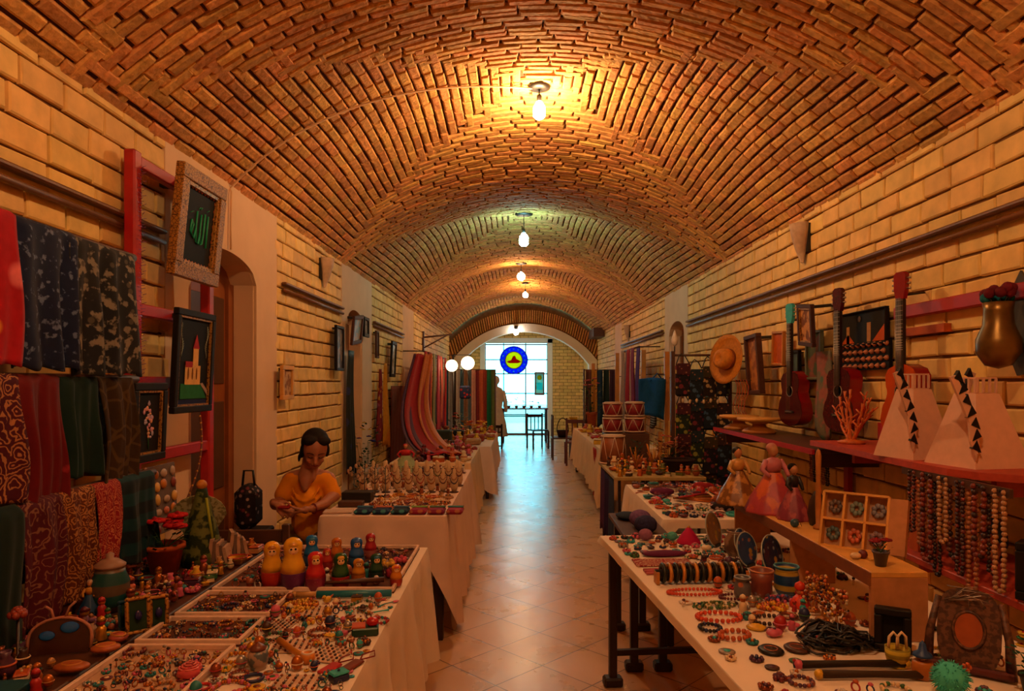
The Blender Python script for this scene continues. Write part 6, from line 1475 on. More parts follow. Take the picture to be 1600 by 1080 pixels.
# little wooden shelf with orange ball
q = at(128, 950); t = empty('toy_stand', (q.x, q.y, zt), 'little wooden stand with a roof and an orange ball', 'stand', rot=(0, 0, .5)); reserve('T0', q.x, q.y, .085, 'stand'); lm('T0', q.x, q.y, 'the little wooden stand')
for sx in (-.06, .06): mb = MB(); mb.cyl((sx, 0, 0), (sx, 0, .11), .006, 6, m_wood); mb.build('post', t)
mb = MB(); mb.box(-.085, .075, -.045, .045, .11, .118, M('ochre_board', '#a85a1c', .5), bev=.003); mb.build('shelf_board', t); mb = MB(); mb.box(-.07, -.03, -.03, .03, .118, .17, M('plum_block', '#4c1c20', .6)); mb.build('block', t); mb = MB(); mb.ball((.012, 0, .143), .025, M('orange_ball', '#c8701c', .4), 14, 10); mb.build('ball', t)
q = at(92, 965); ceramic('small_pot', q.x, q.y, zt, [(.02, 0), (.044, .02), (.040, .045), (.016, .065), (.014, .09), (.030, .10)], M('maroon_glaze', '#5c1c24', .25), 'maroon glazed bottle with a flared mouth', 'bottle', 'T0', '#a83038'); lm('T0', q.x, q.y, 'the maroon bottle')
def costumed(px, pb, pt, dress, top, lab, surf='T0', z=zt, hat=None, headc='#b07850', w=.32, name='costume_doll', yaw=.3, group=None, Yo=None):
    q = at(px, pb, z) if Yo is None else Vector((to_x(px, Yo), Yo, z)); H = (pb-pt)*q.y/FPX; t = empty(name, (q.x, q.y, z), lab, 'doll', group, (0, 0, yaw)); R_ = H*w; reserve(surf, q.x, q.y, R_, 'doll')
    mb = MB(); n = 28; prof = [(1.0, 0), (.98, .03), (.80, .2), (.52, .38), (.26, .56)]
    vs = []; 
    for a_, b_ in prof:
        for i in range(n): t_ = 2*PI*i/n; f = 1+.07*math.sin(t_*9)*(1-b_); vs.append((R_*a_*f*math.cos(t_), R_*a_*f*math.sin(t_), H*b_))
    mb.add(vs, [(k*n+i, k*n+(i+1) % n, (k+1)*n+(i+1) % n, (k+1)*n+i) for k in range(4) for i in range(n)]+[tuple(reversed(range(n)))], dress, None, True); mb.build('gown', t)
    mb = MB(); mb.lathe([(R_*.27, H*.55), (R_*.36, H*.68), (R_*.30, H*.74), (R_*.10, H*.77)], 14, top, None, True, 1, .7)
    for s in (-1, 1): mb.tube([(s*R_*.30, 0, H*.72), (s*R_*.52, -R_*.05, H*.60), (s*R_*.40, -R_*.35, H*.52)], [H*.045, H*.038, H*.026], 8, top)
    mb.build('bodice', t)
    mb = MB(); mb.ball((0, 0, H*.86), H*.075, M('doll_skin', headc, .5), 12, 8, (.9, 1, 1.15)); mb.cyl((0, 0, H*.76), (0, 0, H*.82), H*.028, 8, M('doll_skin')); mb.build('head', t)
    mb = MB(); mb.ball((0, H*.035, H*.90), H*.080, hat or m_hair, 12, 8, (1, 1, .9)); mb.build('hat' if hat else 'hair', t)
    return t
costumed(140, 965, 910, M('dress_deepblue', '#103c68', .5), M('dress_yellow', '#c0801c', .5), 'small doll in a blue dress by the little wooden stand', hat=M('white_scarf', '#b89c88', .6), Yo=2.42)
costumed(143, 1010, 970, M('dress_white', '#b09078', .6), M('dress_lilac', '#7c5070', .6), 'small doll in a pale dress between the arch mirror and the jars', Yo=2.20)
# arch mirror with little antlers
q = at(92, 1022); t = empty('arch_mirror', (q.x, q.y, zt), 'small arched mirror with pale twig rim and blue glass', 'mirror', rot=(-.2, 0, .25)); reserve('T0', q.x, q.y, .085, 'mirror'); lm('T0', q.x, q.y, 'the arched blue mirror')
mb = MB(); mb.tube([(-.085, 0, .01)]+[(.085*math.cos(PI-PI*i/12), 0, .05+.055*math.sin(PI*i/12)) for i in range(13)]+[(.085, 0, .01)], .005, 6, M('twig_rim', '#a8705c', .6)); mb.tube([(-.02, 0, .10), (-.03, 0, .13), (-.045, 0, .14)], .004, 5, M('twig_rim')); mb.tube([(.01, 0, .105), (.02, 0, .135), (.035, 0, .15)], .004, 5, M('twig_rim')); mb.build('rim', t)
mb = MB(); mb.prism([(-.08, .0)]+[(.08*math.cos(PI-PI*i/12), .05+.05*math.sin(PI*i/12)) for i in range(13)]+[(.08, .0)], .0, .008, M('mirror_dark', '#3a1c18', .25)); mb.build('back', t)
mb = MB(); mb.ball((.025, -.003, .075), .024, M('mirror_blue', '#1c58a8', .15), 12, 8, (1.1, .15, .7)); mb.ball((-.035, -.003, .055), .020, M('mirror_blue'), 12, 8, (1.1, .15, .7)); mb.build('glass', t)
# rose ornament on a stem
q = at(28, 1035); t = empty('rose_ornament', (q.x, q.y, zt), 'dark rose ornament on a tall thin stem', 'ornament'); reserve('T0', q.x, q.y, .03, 'rose stem'); lm('T0', q.x, q.y, 'the rose on a stem')
mb = MB(); mb.lathe([(.03, 0), (.028, .006), (.005, .012), (.004, .13)], 12, M('stem_dark', '#2c1410', .4)); mb.build('stem', t)
mb = MB()
for k in range(3):
    for i in range(5): a = i*1.257+k*.6; mb.ball(((.016-.005*k)*math.cos(a), (.016-.005*k)*math.sin(a), .14+.008*k), .012-.002*k, M('rose_brown', '#8c3424', .4), 7, 5)
mb.build('rose_head', t)
# carved gilt frames standing at the table edge
for (px, pb, w, h, ry, lab) in ((215, 990, .075, .12, .7, 'little gilt frame standing left of the narrow one'), (248, 982, .06, .11, .55, 'little gilt frame with a blue stone, standing at the cloth edge'), (196, 985, .05, .10, .9, 'narrow blue enamel frame standing beside the gilt ones')):
    q = at(px, pb); mf = g_gold2 if px > 200 else M('blue_enamel', '#1c3c50', .3)
    t = picture('souvenir_picture', q.x, q.y, zt+h/2+.001, w, h, (-.12, 0, ry), mf, .012, M('frame_card_%d' % px, '#1c3424', .6), lab, 'frame', wall=False, depth=.012); reserve('T0', q.x, q.y, w*.55, 'frame')
    mb = MB(); mb.ball((.0, -.014, .0), .014, M('stone_navy', '#1c1c5c', .2), 10, 6, (.8, .4, 1.2)); mb.build('stone', t)
    mb = MB(); mb.cyl((0, .002, -h*.2), (0, .035, -h*.5), .003, 5, m_blk); mb.build('prop', t)
lm('T0', *at(235, 985).xy, 'the little gilt frames')
# wooden boats / bowls
for (px, py, L_, c_, rz, lab) in ((165, 1020, .085, '#a8582c', .3, 'carved wooden boat shaped dish nearer the cloth'), (112, 1050, .10, '#9c5020', .1, 'long carved wooden dish nearer the front'), (185, 1003, .06, '#a85040', -.4, 'small terracotta dish behind the carved boats')):
    q = at(px, py); mb = MB(); mm = M('dish_'+c_[1:], c_, .45, var=.2, scale=20)
    mb.ball((0, 0, .015), .02, mm, 16, 8, (L_/.04, 1.4, .7)); mb.ring((0, 0, .024), .016, .004, 16, 5, m_wood, None, 1.6, 1)
    reg(mb.build('wooden_dish'), lab, 'dish', 'T0', L_*.8, 'dish', (q.x, q.y, zt), (0, 0, rz))
lm('T0', *at(140, 1035).xy, 'the carved boat dishes')
mb = MB(); mb.box(-.14, .14, -.09, .09, 0, .03, M('teal_book', '#1c4450', .6), bev=.003); reg(mb.build('picture_album'), 'dark teal album lying at the very front of the wall table', 'album', 'T0', .15, 'album', (-1.42, 1.72, zt), (0, 0, .1))
mb = MB(); mb.box(-.12, .12, -.12, .12, 0, .05, M('brown_case', '#4a2418', .5), bev=.004); reg(mb.build('wooden_case'), 'dark brown wooden case behind the arched blue mirror', 'case', 'T0', .14, 'case', (-1.64, 2.52, zt), (0, 0, .2))
lm('T0', -1.6, 2.5, 'the dark brown case'); lm('T0', -1.42, 1.75, 'the teal album'); lm('T0', -1.35, 3.2, 'the wall end of the table')
scatter('T0', lambda u, v: (-1.78+.52*u, 1.45+1.95*v), 220, ['gold', 'rust', 'dark brown', 'red', 'orange', 'copper', 'amber', 'maroon', 'cream', 'teal', 'tan', 'yellow', 'pink', 'plum', 'green'], ['figurine', 'trinket_box', 'small_bowl', 'small_vase', 'bird_ornament', 'medallion', 'trinket_box', 'rosette', 'bangle', 'spoon', 'coin_pouch', 'brooch', 'coin_pouch', 'necklace'], 57, zt, 1.0, 1.6)
scatter('T0', lambda u, v: (-1.78+.52*u, 1.45+1.95*v), 170, ['gold', 'rust', 'dark brown', 'copper', 'amber', 'maroon', 'black', 'tan', 'yellow'], ['trinket_box', 'medallion', 'bird_ornament', 'coin_pouch', 'small_vase', 'egg_ornament', 'figurine'], 58, zt, .6, .95)
# sheets and silvery bundle at the table's far end
for (px, py, rz, lab) in ((372, 868, .5, 'folded grey silk bundle at the corner of the doll table'), (345, 880, .2, 'pale folded leaflet bundle behind the left trays')):
    q = at(px, py); mb = MB()
    for k in range(5): mb.prism([(-.05+.02*k, 0), (-.035+.02*k, 0), (-.02+.012*k, .12-.01*k), (-.035+.012*k, .12-.01*k)], -.05, .05, M('bundle_grey', '#6c5850', .6) if k % 2 else M('bundle_pale', '#b08c74', .7))
    reg(mb.build('paper_bundle'), lab, 'bundle', 'T0', .08, 'bundle', (q.x, min(q.y, 3.34), zt), (0, 0, rz))

# ---------------------------------------------------------------- T2: jewellery table
z2 = zt
for i in range(6):
    c_ = ['#16284c', '#1c3054', '#14283c', '#8c1c3c', '#7c1c40', '#8c2038'][i]; nm = ['navy', 'dark blue', 'midnight blue', 'crimson', 'magenta', 'rose red'][i]
    t = empty('embroidered_pouch', (-.965+.115*i, 4.30, z2), '%s embroidered pouch in the front row of the jewellery table' % nm, 'pouch', 'pouches on the jewellery table'); reserve('T2', -.965+.115*i, 4.30, .06, 'pouch')
    mb = MB(); mb.box(-.052, .052, -.07, .07, 0, .03, M('pouch_'+c_[1:], c_, .7, pat='blobs', col2='#a8603c' if i > 2 else '#3c7c84', pscale=14, pw=.28), bev=.012); mb.build('pouch_body', t); mb = MB(); mb.box(-.05, .05, .02, .066, .030, .034, M('flap_%d' % i, ['#2c5c7c', '#b05c3c', '#2c4c6c', '#6c8c2c', '#3c5c2c', '#1c5c54'][i], .7)); mb.build('flap', t)
mb = MB(); mb.box(-.09, .09, -.05, .05, 0, .012, M('paper_white', '#c8ac98', .8), bev=.003); reg(mb.build('folded_paper'), 'pale folded paper at the corner nearest the woman', 'paper', 'T2', .1, 'paper', (-1.13, 4.32, z2), (0, 0, .1))
mb = MB(); mb.box(-.10, .10, -.06, .06, 0, .07, m_blk, bev=.004); reg(mb.build('black_case'), 'black box on the jewellery table beside the woman', 'box', 'T2', .12, 'black box', (-1.10, 4.72, z2))
mb = MB(); mb.box(-.08, .08, -.04, .04, 0, .035, m_dkwood, bev=.004); reg(mb.build('wooden_case'), 'low brown case in front of the black box', 'case', 'T2', .07, 'case', (-1.10, 4.53, z2))
scatter('T2', lambda u, v: (-.98+.50*u, 4.40+.55*v), 130, ['rust', 'gold', 'cream', 'amber', 'maroon', 'orange', 'tan', 'dark brown', 'copper'], ['bracelet', 'bracelet', 'necklace', 'bangle', 'brooch'], 61, z2)
def jstand(x, y, c_, lab, h=.17):
    t = empty('jewellery_stand', (x, y, z2), lab, 'stand', 'cream jewellery stands'); reserve('T2', x, y, .042, 'stand')
    mb = MB(); mb.lathe([(.032, 0), (.034, .006), (.012, .012)], 14, m_dkwood); mb.build('base', t)
    mb = MB(); mb.lathe([(.018, .012), (.030, .05), (.026, h*.6), (.012, h*.82), (.013, h), (1e-4, h+.01)], 14, M('stand_card', '#cdb08c', .7), None, True, 1, .5); mb.build('bust', t)
    mb = MB(); r = random.Random(int(x*1000+y*77))
    for k in range(14): a = PI+PI*k/13; mb.ball((.030*math.cos(a), -.018-.004*math.sin(k), h*.72+.055*math.sin(a)), .005, cm(c_), 5, 4)
    for k in range(8): a = PI+PI*k/7; mb.ball((.020*math.cos(a), -.018, h*.74+.03*math.sin(a)), .004, cm('copper'), 5, 4)
    mb.build('necklace', t)
    return t
nmj = ['dark brown', 'maroon', 'rust', 'black', 'copper', 'red', 'amber', 'plum', 'navy', 'olive']
for i in range(9):
    jstand(-1.15+.085*i, 5.10+.02*(i % 2), nmj[i % 10], 'cream necklace stand with %s beads, front row' % nmj[i % 10])
for i in range(9):
    jstand(-1.14+.085*i, 5.42+.02*(i % 2), nmj[(i+3) % 10], 'cream necklace stand with %s beads, middle row' % nmj[(i+3) % 10], .19)
for i in range(8):
    jstand(-1.10+.085*i, 5.74, nmj[(i+6) % 10], 'cream necklace stand with %s beads, back row' % nmj[(i+6) % 10], .16)
scatter('T2', lambda u, v: (-1.18+.68*u, 5.0+1.38*v), 120, ['dark brown', 'rust', 'cream', 'tan', 'maroon', 'silver', 'copper', 'white'], ['bracelet', 'necklace', 'bangle', 'rosette', 'figurine'], 63, z2)
for (x, y, nm) in ((-.9, 4.35, 'the dark blue pouches'), (-.55, 4.35, 'the crimson pouches'), (-1.1, 4.75, 'the black box'), (-.9, 5.1, 'the front necklace stands'), (-.6, 5.1, 'the aisle end of the stands'), (-.8, 5.8, 'the back row of stands'), (-.7, 6.2, 'the far edge of the pink cloth'), (-.5, 4.8, 'the aisle edge of the pink cloth')): lm('T2', x, y, nm)
costumed(634, 735, 690, M('dress_palegreen', '#8c9c78', .6), M('dress_red', '#a82428', .6), 'doll with a pale green skirt and a red top beyond the necklace stands', 'T2', z2, M('red_headscarf', '#a82428', .6), w=.55, Yo=6.30)
# earring wall stands near the woman (clear branches)
for i in range(4):
    t = empty('earring_tree', (-1.17+.075*i, 4.90, z2), ['first', 'second', 'third', 'fourth'][i]+' branching earring tree counted from the woman, on the jewellery table', 'stand', 'earring trees'); reserve('T2', -1.17+.075*i, 4.90, .03, 'tree')
    mb = MB(); mb.lathe([(.025, 0), (.02, .006), (.003, .01), (.003, .22)], 8, m_blk); mb.build('stem', t)
    mb = MB()
    for k in range(6): a = k*1.05; h_ = .12+.02*k; mb.tube([(0, 0, h_), (.04*math.cos(a), .03*math.sin(a), h_+.02)], .002, 4, m_blk); mb.ball((.04*math.cos(a), .03*math.sin(a), h_+.005), .011, M('cream_card'), 6, 4, (1, .4, 1.5))
    mb.build('branches', t)

# ---------------------------------------------------------------- T3 / T4 far left stalls
lm('T3', -.9, 8.1, 'the middle of the cream cloth stall'); lm('T3', -.6, 7.5, 'the near corner of the cream cloth stall'); lm('T3', -.6, 8.8, 'the far aisle corner of the cream cloth stall'); lm('T3', -1.2, 8.5, 'the wall side of the cream cloth stall')
scatter('T3', lambda u, v: (-1.1+.56*u, 7.35+1.55*v), 60, ['rust', 'maroon', 'red', 'orange', 'dark brown', 'pink', 'cream'], ['coin_pouch', 'figurine', 'small_vase', 'trinket_box', 'rosette'], 65, .744, 1.8, 2.8)
lm('T4', -.6, 9.7, 'the near end of the pink cloth stall'); lm('T4', -.6, 11.5, 'the far end of the pink cloth stall'); lm('T4', -1.1, 10.5, 'the black box on the far left stall')
reserve('T4', -.72, 11.3, .3, 'x'); reserve('T4', -.98, 10.6, .22, 'x'); reserve('T4', -1.05, 9.7, .2, 'x'); reserve('T4', -.62, 10.2, .2, 'x'); reserve('T4', -.62, 9.65, .2, 'x'); reserve('T4', -1.0, 11.9, .25, 'x')
scatter('T4', lambda u, v: (-1.2+.8*u, 9.45+2.6*v), 45, ['rust', 'maroon', 'red', 'orange', 'gold', 'pink', 'cream', 'yellow'], ['coin_pouch', 'figurine', 'small_vase', 'trinket_box', 'rosette'], 67, .724, 2.2, 3.4)

# ---------------------------------------------------------------- R1: front right table
# step shelf on the table
SX0, SX1, SY0, SY1, SZ = 1.12, 1.30, 2.16, 3.52, 1.0
t = empty('display_shelf', ((SX0+SX1)/2, (SY0+SY1)/2, zt), 'pale yellow wooden step shelf standing on the front right table', 'shelf')
hx, hy = (SX1-SX0)/2, (SY1-SY0)/2
mb = MB(); mb.box(-hx, hx, -hy, hy, SZ-zt-.018, SZ-zt, m_wood2, bev=.002); mb.build('shelf_board', t)
mb = MB(); mb.box(-hx-.005, -hx, -hy, hy, SZ-zt-.045, SZ-zt-.002, M('shelf_edge_brown', '#7a4420', .5)); mb.build('front_edge', t)
for y in (-hy, -.05, hy-.015): mb = MB(); mb.box(-hx, hx, y, y+.015, 0, SZ-zt-.018, M('beige_panel', '#b07c54', .6)); mb.build('side_panel', t)
for yy in (SY0, SY0+.3, SY0+.63, SY0+1.0, SY1-.05): reserve('R1', 1.21, yy, .13, 'shelf')
costumed(1153, 785, 694, M('gown_gold', '#b8803c', .45, pat='noise', col2='#7c4c1c', pscale=22), M('bodice_gold', '#c09048', .45), 'doll in a wide gold gown standing on the yellow step shelf', 'shelf', SZ, M('black_hat', '#120e0c', .5), w=.36, Yo=3.40)
costumed(1208, 792, 682, M('gown_pink', '#a83848', .5, pat='noise', col2='#c85a2c', pscale=12, col3='#7c2850'), M('bodice_rose', '#b86a78', .5), 'doll in a pink and orange gown on the yellow step shelf', 'shelf', SZ, M('rose_hat', '#b87c70', .6), w=.38, Yo=3.18)
costumed(1240, 795, 705, M('gown_plum', '#7c2c48', .5, pat='noise', col2='#a04c54', pscale=16), M('bodice_dark', '#1c1418', .5), 'doll in a plum gown with black hair on the yellow step shelf', 'shelf', SZ, None, w=.28, Yo=3.00)
mb = MB(); mb.lathe([(.02, 0), (.022, .01), (.010, .02), (.012, .1), (.009, .2), (.012, .3), (.008, .32), (1e-4, .33)], 12, M('ochre_column', '#a8682c', .5)); o = mb.build('turned_column'); o.location = (1.235, 2.80, SZ); tag(o, 'thin turned ochre column between the plum doll and the pane box', 'column')
mb = MB(); mb.lathe([(.03, 0), (.04, .05), (.032, .10), (.015, .14), (1e-4, .15)], 16, M('dark_bell', '#2c1814', .4)); o = mb.build('dark_bell_ornament'); o.location = (1.262, 2.87, SZ); tag(o, 'dark bell shaped ornament behind the ochre column', 'ornament')
mb = MB(); mb.ball((0, 0, .018), .018, M('blue_ball', '#2c4c5c', .3, pat='blobs', col2='#a88c5c', pscale=40, pw=.25), 12, 8); mb.tube([(0, 0, .035), (.02, .01, .03), (.03, 0, .004)], .0015, 4, m_blk); o = mb.build('painted_ball'); o.location = (1.15, 2.83, SZ); tag(o, 'small blue painted ball on the yellow step shelf', 'ball')
# six pane box
t = empty('pane_box', (1.205, 2.46, SZ), 'wooden display box with six glazed compartments leaning on the step shelf', 'display box', rot=(-.30, 0, -.72))
pw, ph = .22, .20; mb = MB()
mb.box(-pw/2, pw/2, .03, .036, 0, ph, M('box_backing', '#a87c5c', .7)); mb.build('back_panel', t)
mb = MB()
for i in range(4): x = -pw/2+pw*i/3; mb.box(x-.004, x+.004, -.006, .03, 0, ph, m_wood2)
for j in range(3): z = ph*j/2; mb.box(-pw/2, pw/2, -.006, .03, z-.004, z+.004, m_wood2)
mb.build('grid_frame', t)
for i in range(3):
    for j in range(2):
        c_ = ['#4c5c5c', '#b85a3c', '#7c6470', '#5c4c48', '#6c7c74', '#74707c'][i+3*j]; mb = MB(); cx_ = -pw/2+pw*(i+.5)/3; cz_ = ph*(j+.5)/2
        for k in range(7): a = k*.9; mb.ball((cx_+.016*math.cos(a), .02, cz_+.018*math.sin(a)), .010, M('pane_item_'+c_[1:], c_, .5), 7, 5, (1, .5, 1))
        mb.build('compartment_item', t)
mb = MB(); mb.box(pw/2+.004, pw/2+.06, -.004, .03, 0, ph*.98, M('beige_panel')); mb.build('side_panel', t)
t = leafy('small_bouquet', (1.19, 2.235, SZ), .05, .03, 26, m_leaf, 'small vase of dark red flowers at the near end of the step shelf', 'plant', [('#7c1420', 3, .018)], 71, M('bluegrey_vase', '#4c4858', .4), .024, .05)
mb = MB(); mb.ball((0, 0, .012), .014, cm('cream'), 8, 5, (1.4, 1, .8)); mb.ball((.03, .01, .014), .016, cm('maroon'), 8, 6); o = mb.build('silk_flowers'); o.location = (1.15, 2.32, SZ); tag(o, 'cream and maroon silk buds at the foot of the pane box', 'flowers')
# standing plates
def plate(x, y, z, r_, base, pat2, rz, lab, tilt=.25, surf='R1'):
    t = empty('ceramic_plate', (x, y, z), lab, 'plate', 'painted plates standing by the step shelf', (0, 0, rz)); reserve(surf, x, y, r_*.6, 'plate')
    T_ = RX(-tilt) @ TR(0, 0, r_) @ RX(PI/2)
    mb = MB(); mb.lathe([(r_*.55, -.012), (r_*.6, -.010), (r_, .002), (r_*.99, .006), (r_*.62, -.003), (1e-4, -.004)], 28, M('plate_'+base[1:]+pat2[1:], base, .2, pat='blobs', col2=pat2, pscale=26, pw=.3, col3='#a8883c'), T_); mb.build('dish', t)
    mb = MB(); mb.ring((0, 0, .004), r_, .003, 28, 5, M('plate_rim', '#a8b0a8', .3), T_); mb.build('rim', t)
    mb = MB(); mb.box(-.03, .03, -.01, .05, 0, .012, m_blk); mb.build('plate_stand', t); return t
q = at(1257, 906); plate(1.10, q.y+.06, zt, .085, '#1c3050', '#8c9ca0', .75, 'blue flowered plate on edge before the step shelf')
plate(1.04, 3.05, zt, .075, '#2c4c7c', '#a0705c', .7, 'blue and pink plate on edge behind the blue jars', surf='R1')
plate(1.0, 3.42, zt, .085, '#94704c', '#c88a3c', .9, 'tan and orange plate on edge near the gold gown doll')
plate(1.07, 3.22, zt, .065, '#1c3c78', '#5c88a8', .8, 'small deep blue plate on edge between two larger plates')
lm('R1', 1.0, 3.3, 'the standing plates')
ceramic('ceramic_pot', *at(1190, 932).xy, zt, [(.032, 0), (.040, .02), (.038, .06), (.046, .10)], M('pot_rose', '#7c3c30', .4, pat='blobs', col2='#8c8488', pscale=26, pw=.3), 'rose brown pot with painted flowers between two blue jars', 'pot', 'R1', '#a86c48')
ceramic('ceramic_pot', *at(1229, 927).xy, zt, [(.036, 0), (.047, .02), (.046, .075), (.040, .09), (.048, .105)], M('pot_blueyellow', '#0f3c6c', .3, pat='bands', col2='#b09838', pscale=5.5, pw=.72), 'blue pot with a yellow band beside the standing plate', 'pot', 'R1', '#3c7c8c')
ceramic('ceramic_pot', *at(1160, 936).xy, zt, [(.026, 0), (.032, .02), (.030, .055), (.024, .07), (.030, .082)], M('pot_greyblue', '#5c5c64', .35, pat='blobs', col2='#a85c3c', pscale=26, pw=.3), 'small grey blue pot with rusty flowers, leftmost of the three', 'pot', 'R1', '#8c8c90')
ceramic('ceramic_pot', *at(1150, 868).xy, zt, [(.035, 0), (.055, .03), (.052, .075), (.038, .10), (.042, .115)], M('pot_brown', '#5c4030', .4, pat='noise', col2='#8c705c', pscale=16), 'squat brown pot behind the red embroidered mat', 'pot', 'R1', '#8c705c')
lm('R1', *at(1190, 932).xy, 'the painted pots')
# striped bracelets on a roll
q = at(1100, 925); t = empty('bracelet_roll', (.755, 2.80, zt), 'dark roll holding a row of black and gold striped bracelets', 'roll', rot=(0, 0, .06))
mb = MB(); mb.cyl((-.19, 0, .033), (.19, 0, .033), .024, 12, M('roll_black', '#14100e', .7)); mb.build('roll', t)
for sx in (-.185, .185): mb = MB(); mb.box(sx-.006, sx+.006, -.025, .025, 0, .05, m_wood); mb.build('end_stop', t)
for k in range(5): reserve('R1', .60+.08*k, 2.80, .045, 'roll')
lm('R1', .755, 2.8, 'the roll of striped bracelets')
for i in range(13):
    mb = MB(); mb.ring((0, 0, 0), .0335, .0085, 18, 6, M('bracelet_gold_stripe', '#b87c30', .4, metal=.3) if i % 2 else M('bracelet_black', '#141a14', .4), RY(PI/2)); o = mb.build('striped_bracelet'); o.location = (.755+(-.16+.0267*i)*math.cos(.06), 2.80+(-.16+.0267*i)*math.sin(.06), zt+.0425); o.rotation_euler = (0, 0, .06)
    tag(o, ('gold' if i % 2 else 'black')+' bracelet threaded on the dark roll with the others', 'bracelet', ('gold' if i % 2 else 'black')+' bracelets on the roll')
# embroidered mats
q = at(1035, 885); mb = MB(); mb.box(-.13, .13, -.06, .06, 0, .006, M('mat_red_white', '#8c1c24', .8, pat='paisley', col2='#b89478', pscale=26, pw=.3), bev=.002); reg(mb.build('embroidered_mat'), 'dark red mat with white embroidery near the aisle edge', 'mat', 'R1', .09, 'mat', (.66, 3.10, zt), (0, 0, .03)); reserve('R1', .58, 3.1, .08, 'mat'); reserve('R1', .74, 3.1, .08, 'mat'); lm('R1', .66, 3.1, 'the red embroidered mat')
mb = MB()
for k in range(4): mb.tube([(-.11, -.03+.018*k, .006), (.11, -.025+.018*k, .006)], .0065, 6, M('strap_red', '#941c24', .6) if k % 2 else M('strap_pink', '#b8605c', .6))
reg(mb.build('woven_belt'), 'red and pink woven belt folded beside the striped bracelet roll', 'belt', 'R1', .09, 'belt', (.66, 2.95, zt), (0, 0, .05)); reserve('R1', .75, 2.95, .04, 'belt'); reserve('R1', .57, 2.95, .04, 'belt')
mb = MB(); mb.ball((0, 0, .01), .06, M('purple_cloth', '#5c1c44', .8), 14, 6, (1.9, .7, .22)); reg(mb.build('folded_scarf'), 'small purple folded scarf behind the red embroidered mat', 'scarf', 'R1', .07, 'scarf', (.70, 3.24, zt), (0, 0, .1)); reserve('R1', .62, 3.24, .04, 'scarf'); reserve('R1', .78, 3.25, .04, 'scarf')
# coral and orange necklaces
def loop(x, y, a, b, c_, br, lab, rz=0, z=zt, surf='R1', n=None):
    mb = MB(); n = n or int(2*PI*max(a, b)*.85/(br*1.9))
    for i in range(n): t_ = 2*PI*i/n; mb.ball((a*math.cos(t_), b*math.sin(t_), br*.95), br, cm(c_) if isinstance(c_, str) else c_, 6, 4)
    reserve(surf, x, y, (a+b)/2, 'necklace'); return tag_at(mb.build('bead_necklace'), lab, 'necklace', (x, y, z), rz)
def tag_at(o, lab, cat, loc, rz=0): o.location = loc; o.rotation_euler = (0, 0, rz); return tag(o, lab, cat)
mcoral = M('coral_bead', '#c8401c', .35)
loop(.69, 2.655, .105, .035, mcoral, .007, 'long orange bead necklace lying in front of the striped bracelet roll', .05); reserve('R1', .60, 2.65, .04, 'n'); reserve('R1', .78, 2.66, .04, 'n')
loop(.83, 2.60, .06, .03, cm('maroon'), .006, 'maroon bead necklace just right of the long orange one', .1)
loop(.70, 2.37, .075, .045, mcoral, .0085, 'chunky coral necklace near the aisle edge'); loop(.70, 2.20, .05, .035, cm('orange'), .009, 'chunky orange bracelet in front of the coral necklace', .3)
loop(.86, 2.34, .055, .04, cm('dark brown'), .008, 'dark brown chunky bracelet right of the coral necklace', .3)
lm('R1', .70, 2.36, 'the chunky coral necklace')
r = random.Random(12); mb = MB()
for i in range(90): a = r.uniform(0, 6.28); q_ = r.random()**.5; mb.ball((.085*q_*math.cos(a), .035*q_*math.sin(a), .006+.012*(1-q_)*r.random()), .006, cm(r.choice(['green', 'olive', 'cream'])), 5, 4)
reg(mb.build('bead_heap'), 'heap of green and cream beads between the orange and coral necklaces', 'beads', 'R1', .06, 'beads', (.72, 2.50, zt), (0, 0, .1)); 
for (x, y, c_, lab) in ((.775, 2.085, 'black', 'dark round medallion nearest the aisle edge'), (.86, 2.10, 'dark brown', 'dark round medallion nearer the black cords')):
    mb = MB(); mb.lathe([(.034, 0), (.038, .004), (.030, .010), (1e-4, .008)], 22, cm(c_), None, True, 1, 1.15); mb.ring((0, 0, .008), .020, .003, 18, 5, cm('copper')); reg(mb.build('medallion'), lab, 'medallion', 'R1', .042, 'medallion', (x, y, zt))
mb = MB(); mb.lathe([(.03, 0), (.034, .004), (.02, .010), (1e-4, .011)], 18, cm('yellow')); reg(mb.build('yellow_rosette'), 'flat yellow rosette beside the coral necklace', 'rosette', 'R1', .034, 'rosette', (.80, 2.28, zt))
# black cords heap
t = empty('cord_heap', (1.00, 2.14, zt), 'tangled heap of black leather cords with small beads', 'cords'); reserve('R1', 1.0, 2.14, .13, 'cords'); lm('R1', 1.0, 2.14, 'the heap of black cords')
mb = MB(); r = random.Random(3)
for i in range(46):
    a0 = r.uniform(0, 6.28); cxx, cyy = .05*math.cos(a0*3), .045*math.sin(a0*2); R_ = r.uniform(.03, .075); hz = r.uniform(.006, .05)
    mb.tube([(cxx+R_*math.cos(a0+k*.62)*(1+.2*math.sin(k)), cyy+R_*.8*math.sin(a0+k*.62), max(.005, hz*(1-(math.hypot(cxx+R_*math.cos(a0+k*.62), cyy)/.14)**2)+.008*math.sin(k*2))) for k in range(10)], .0038, 5, M('black_leather', '#0e0b0c', .4))
mb.build('cords', t); mb = MB()
for i in range(30): a = r.uniform(0, 6.28); q_ = r.uniform(.03, .11); mb.ball((q_*math.cos(a), q_*.8*math.sin(a), .012+.03*(1-q_/.11)), .006, cm(r.choice(['turquoise', 'orange', 'navy', 'silver', 'red'])), 6, 4)
mb.build('beads', t)
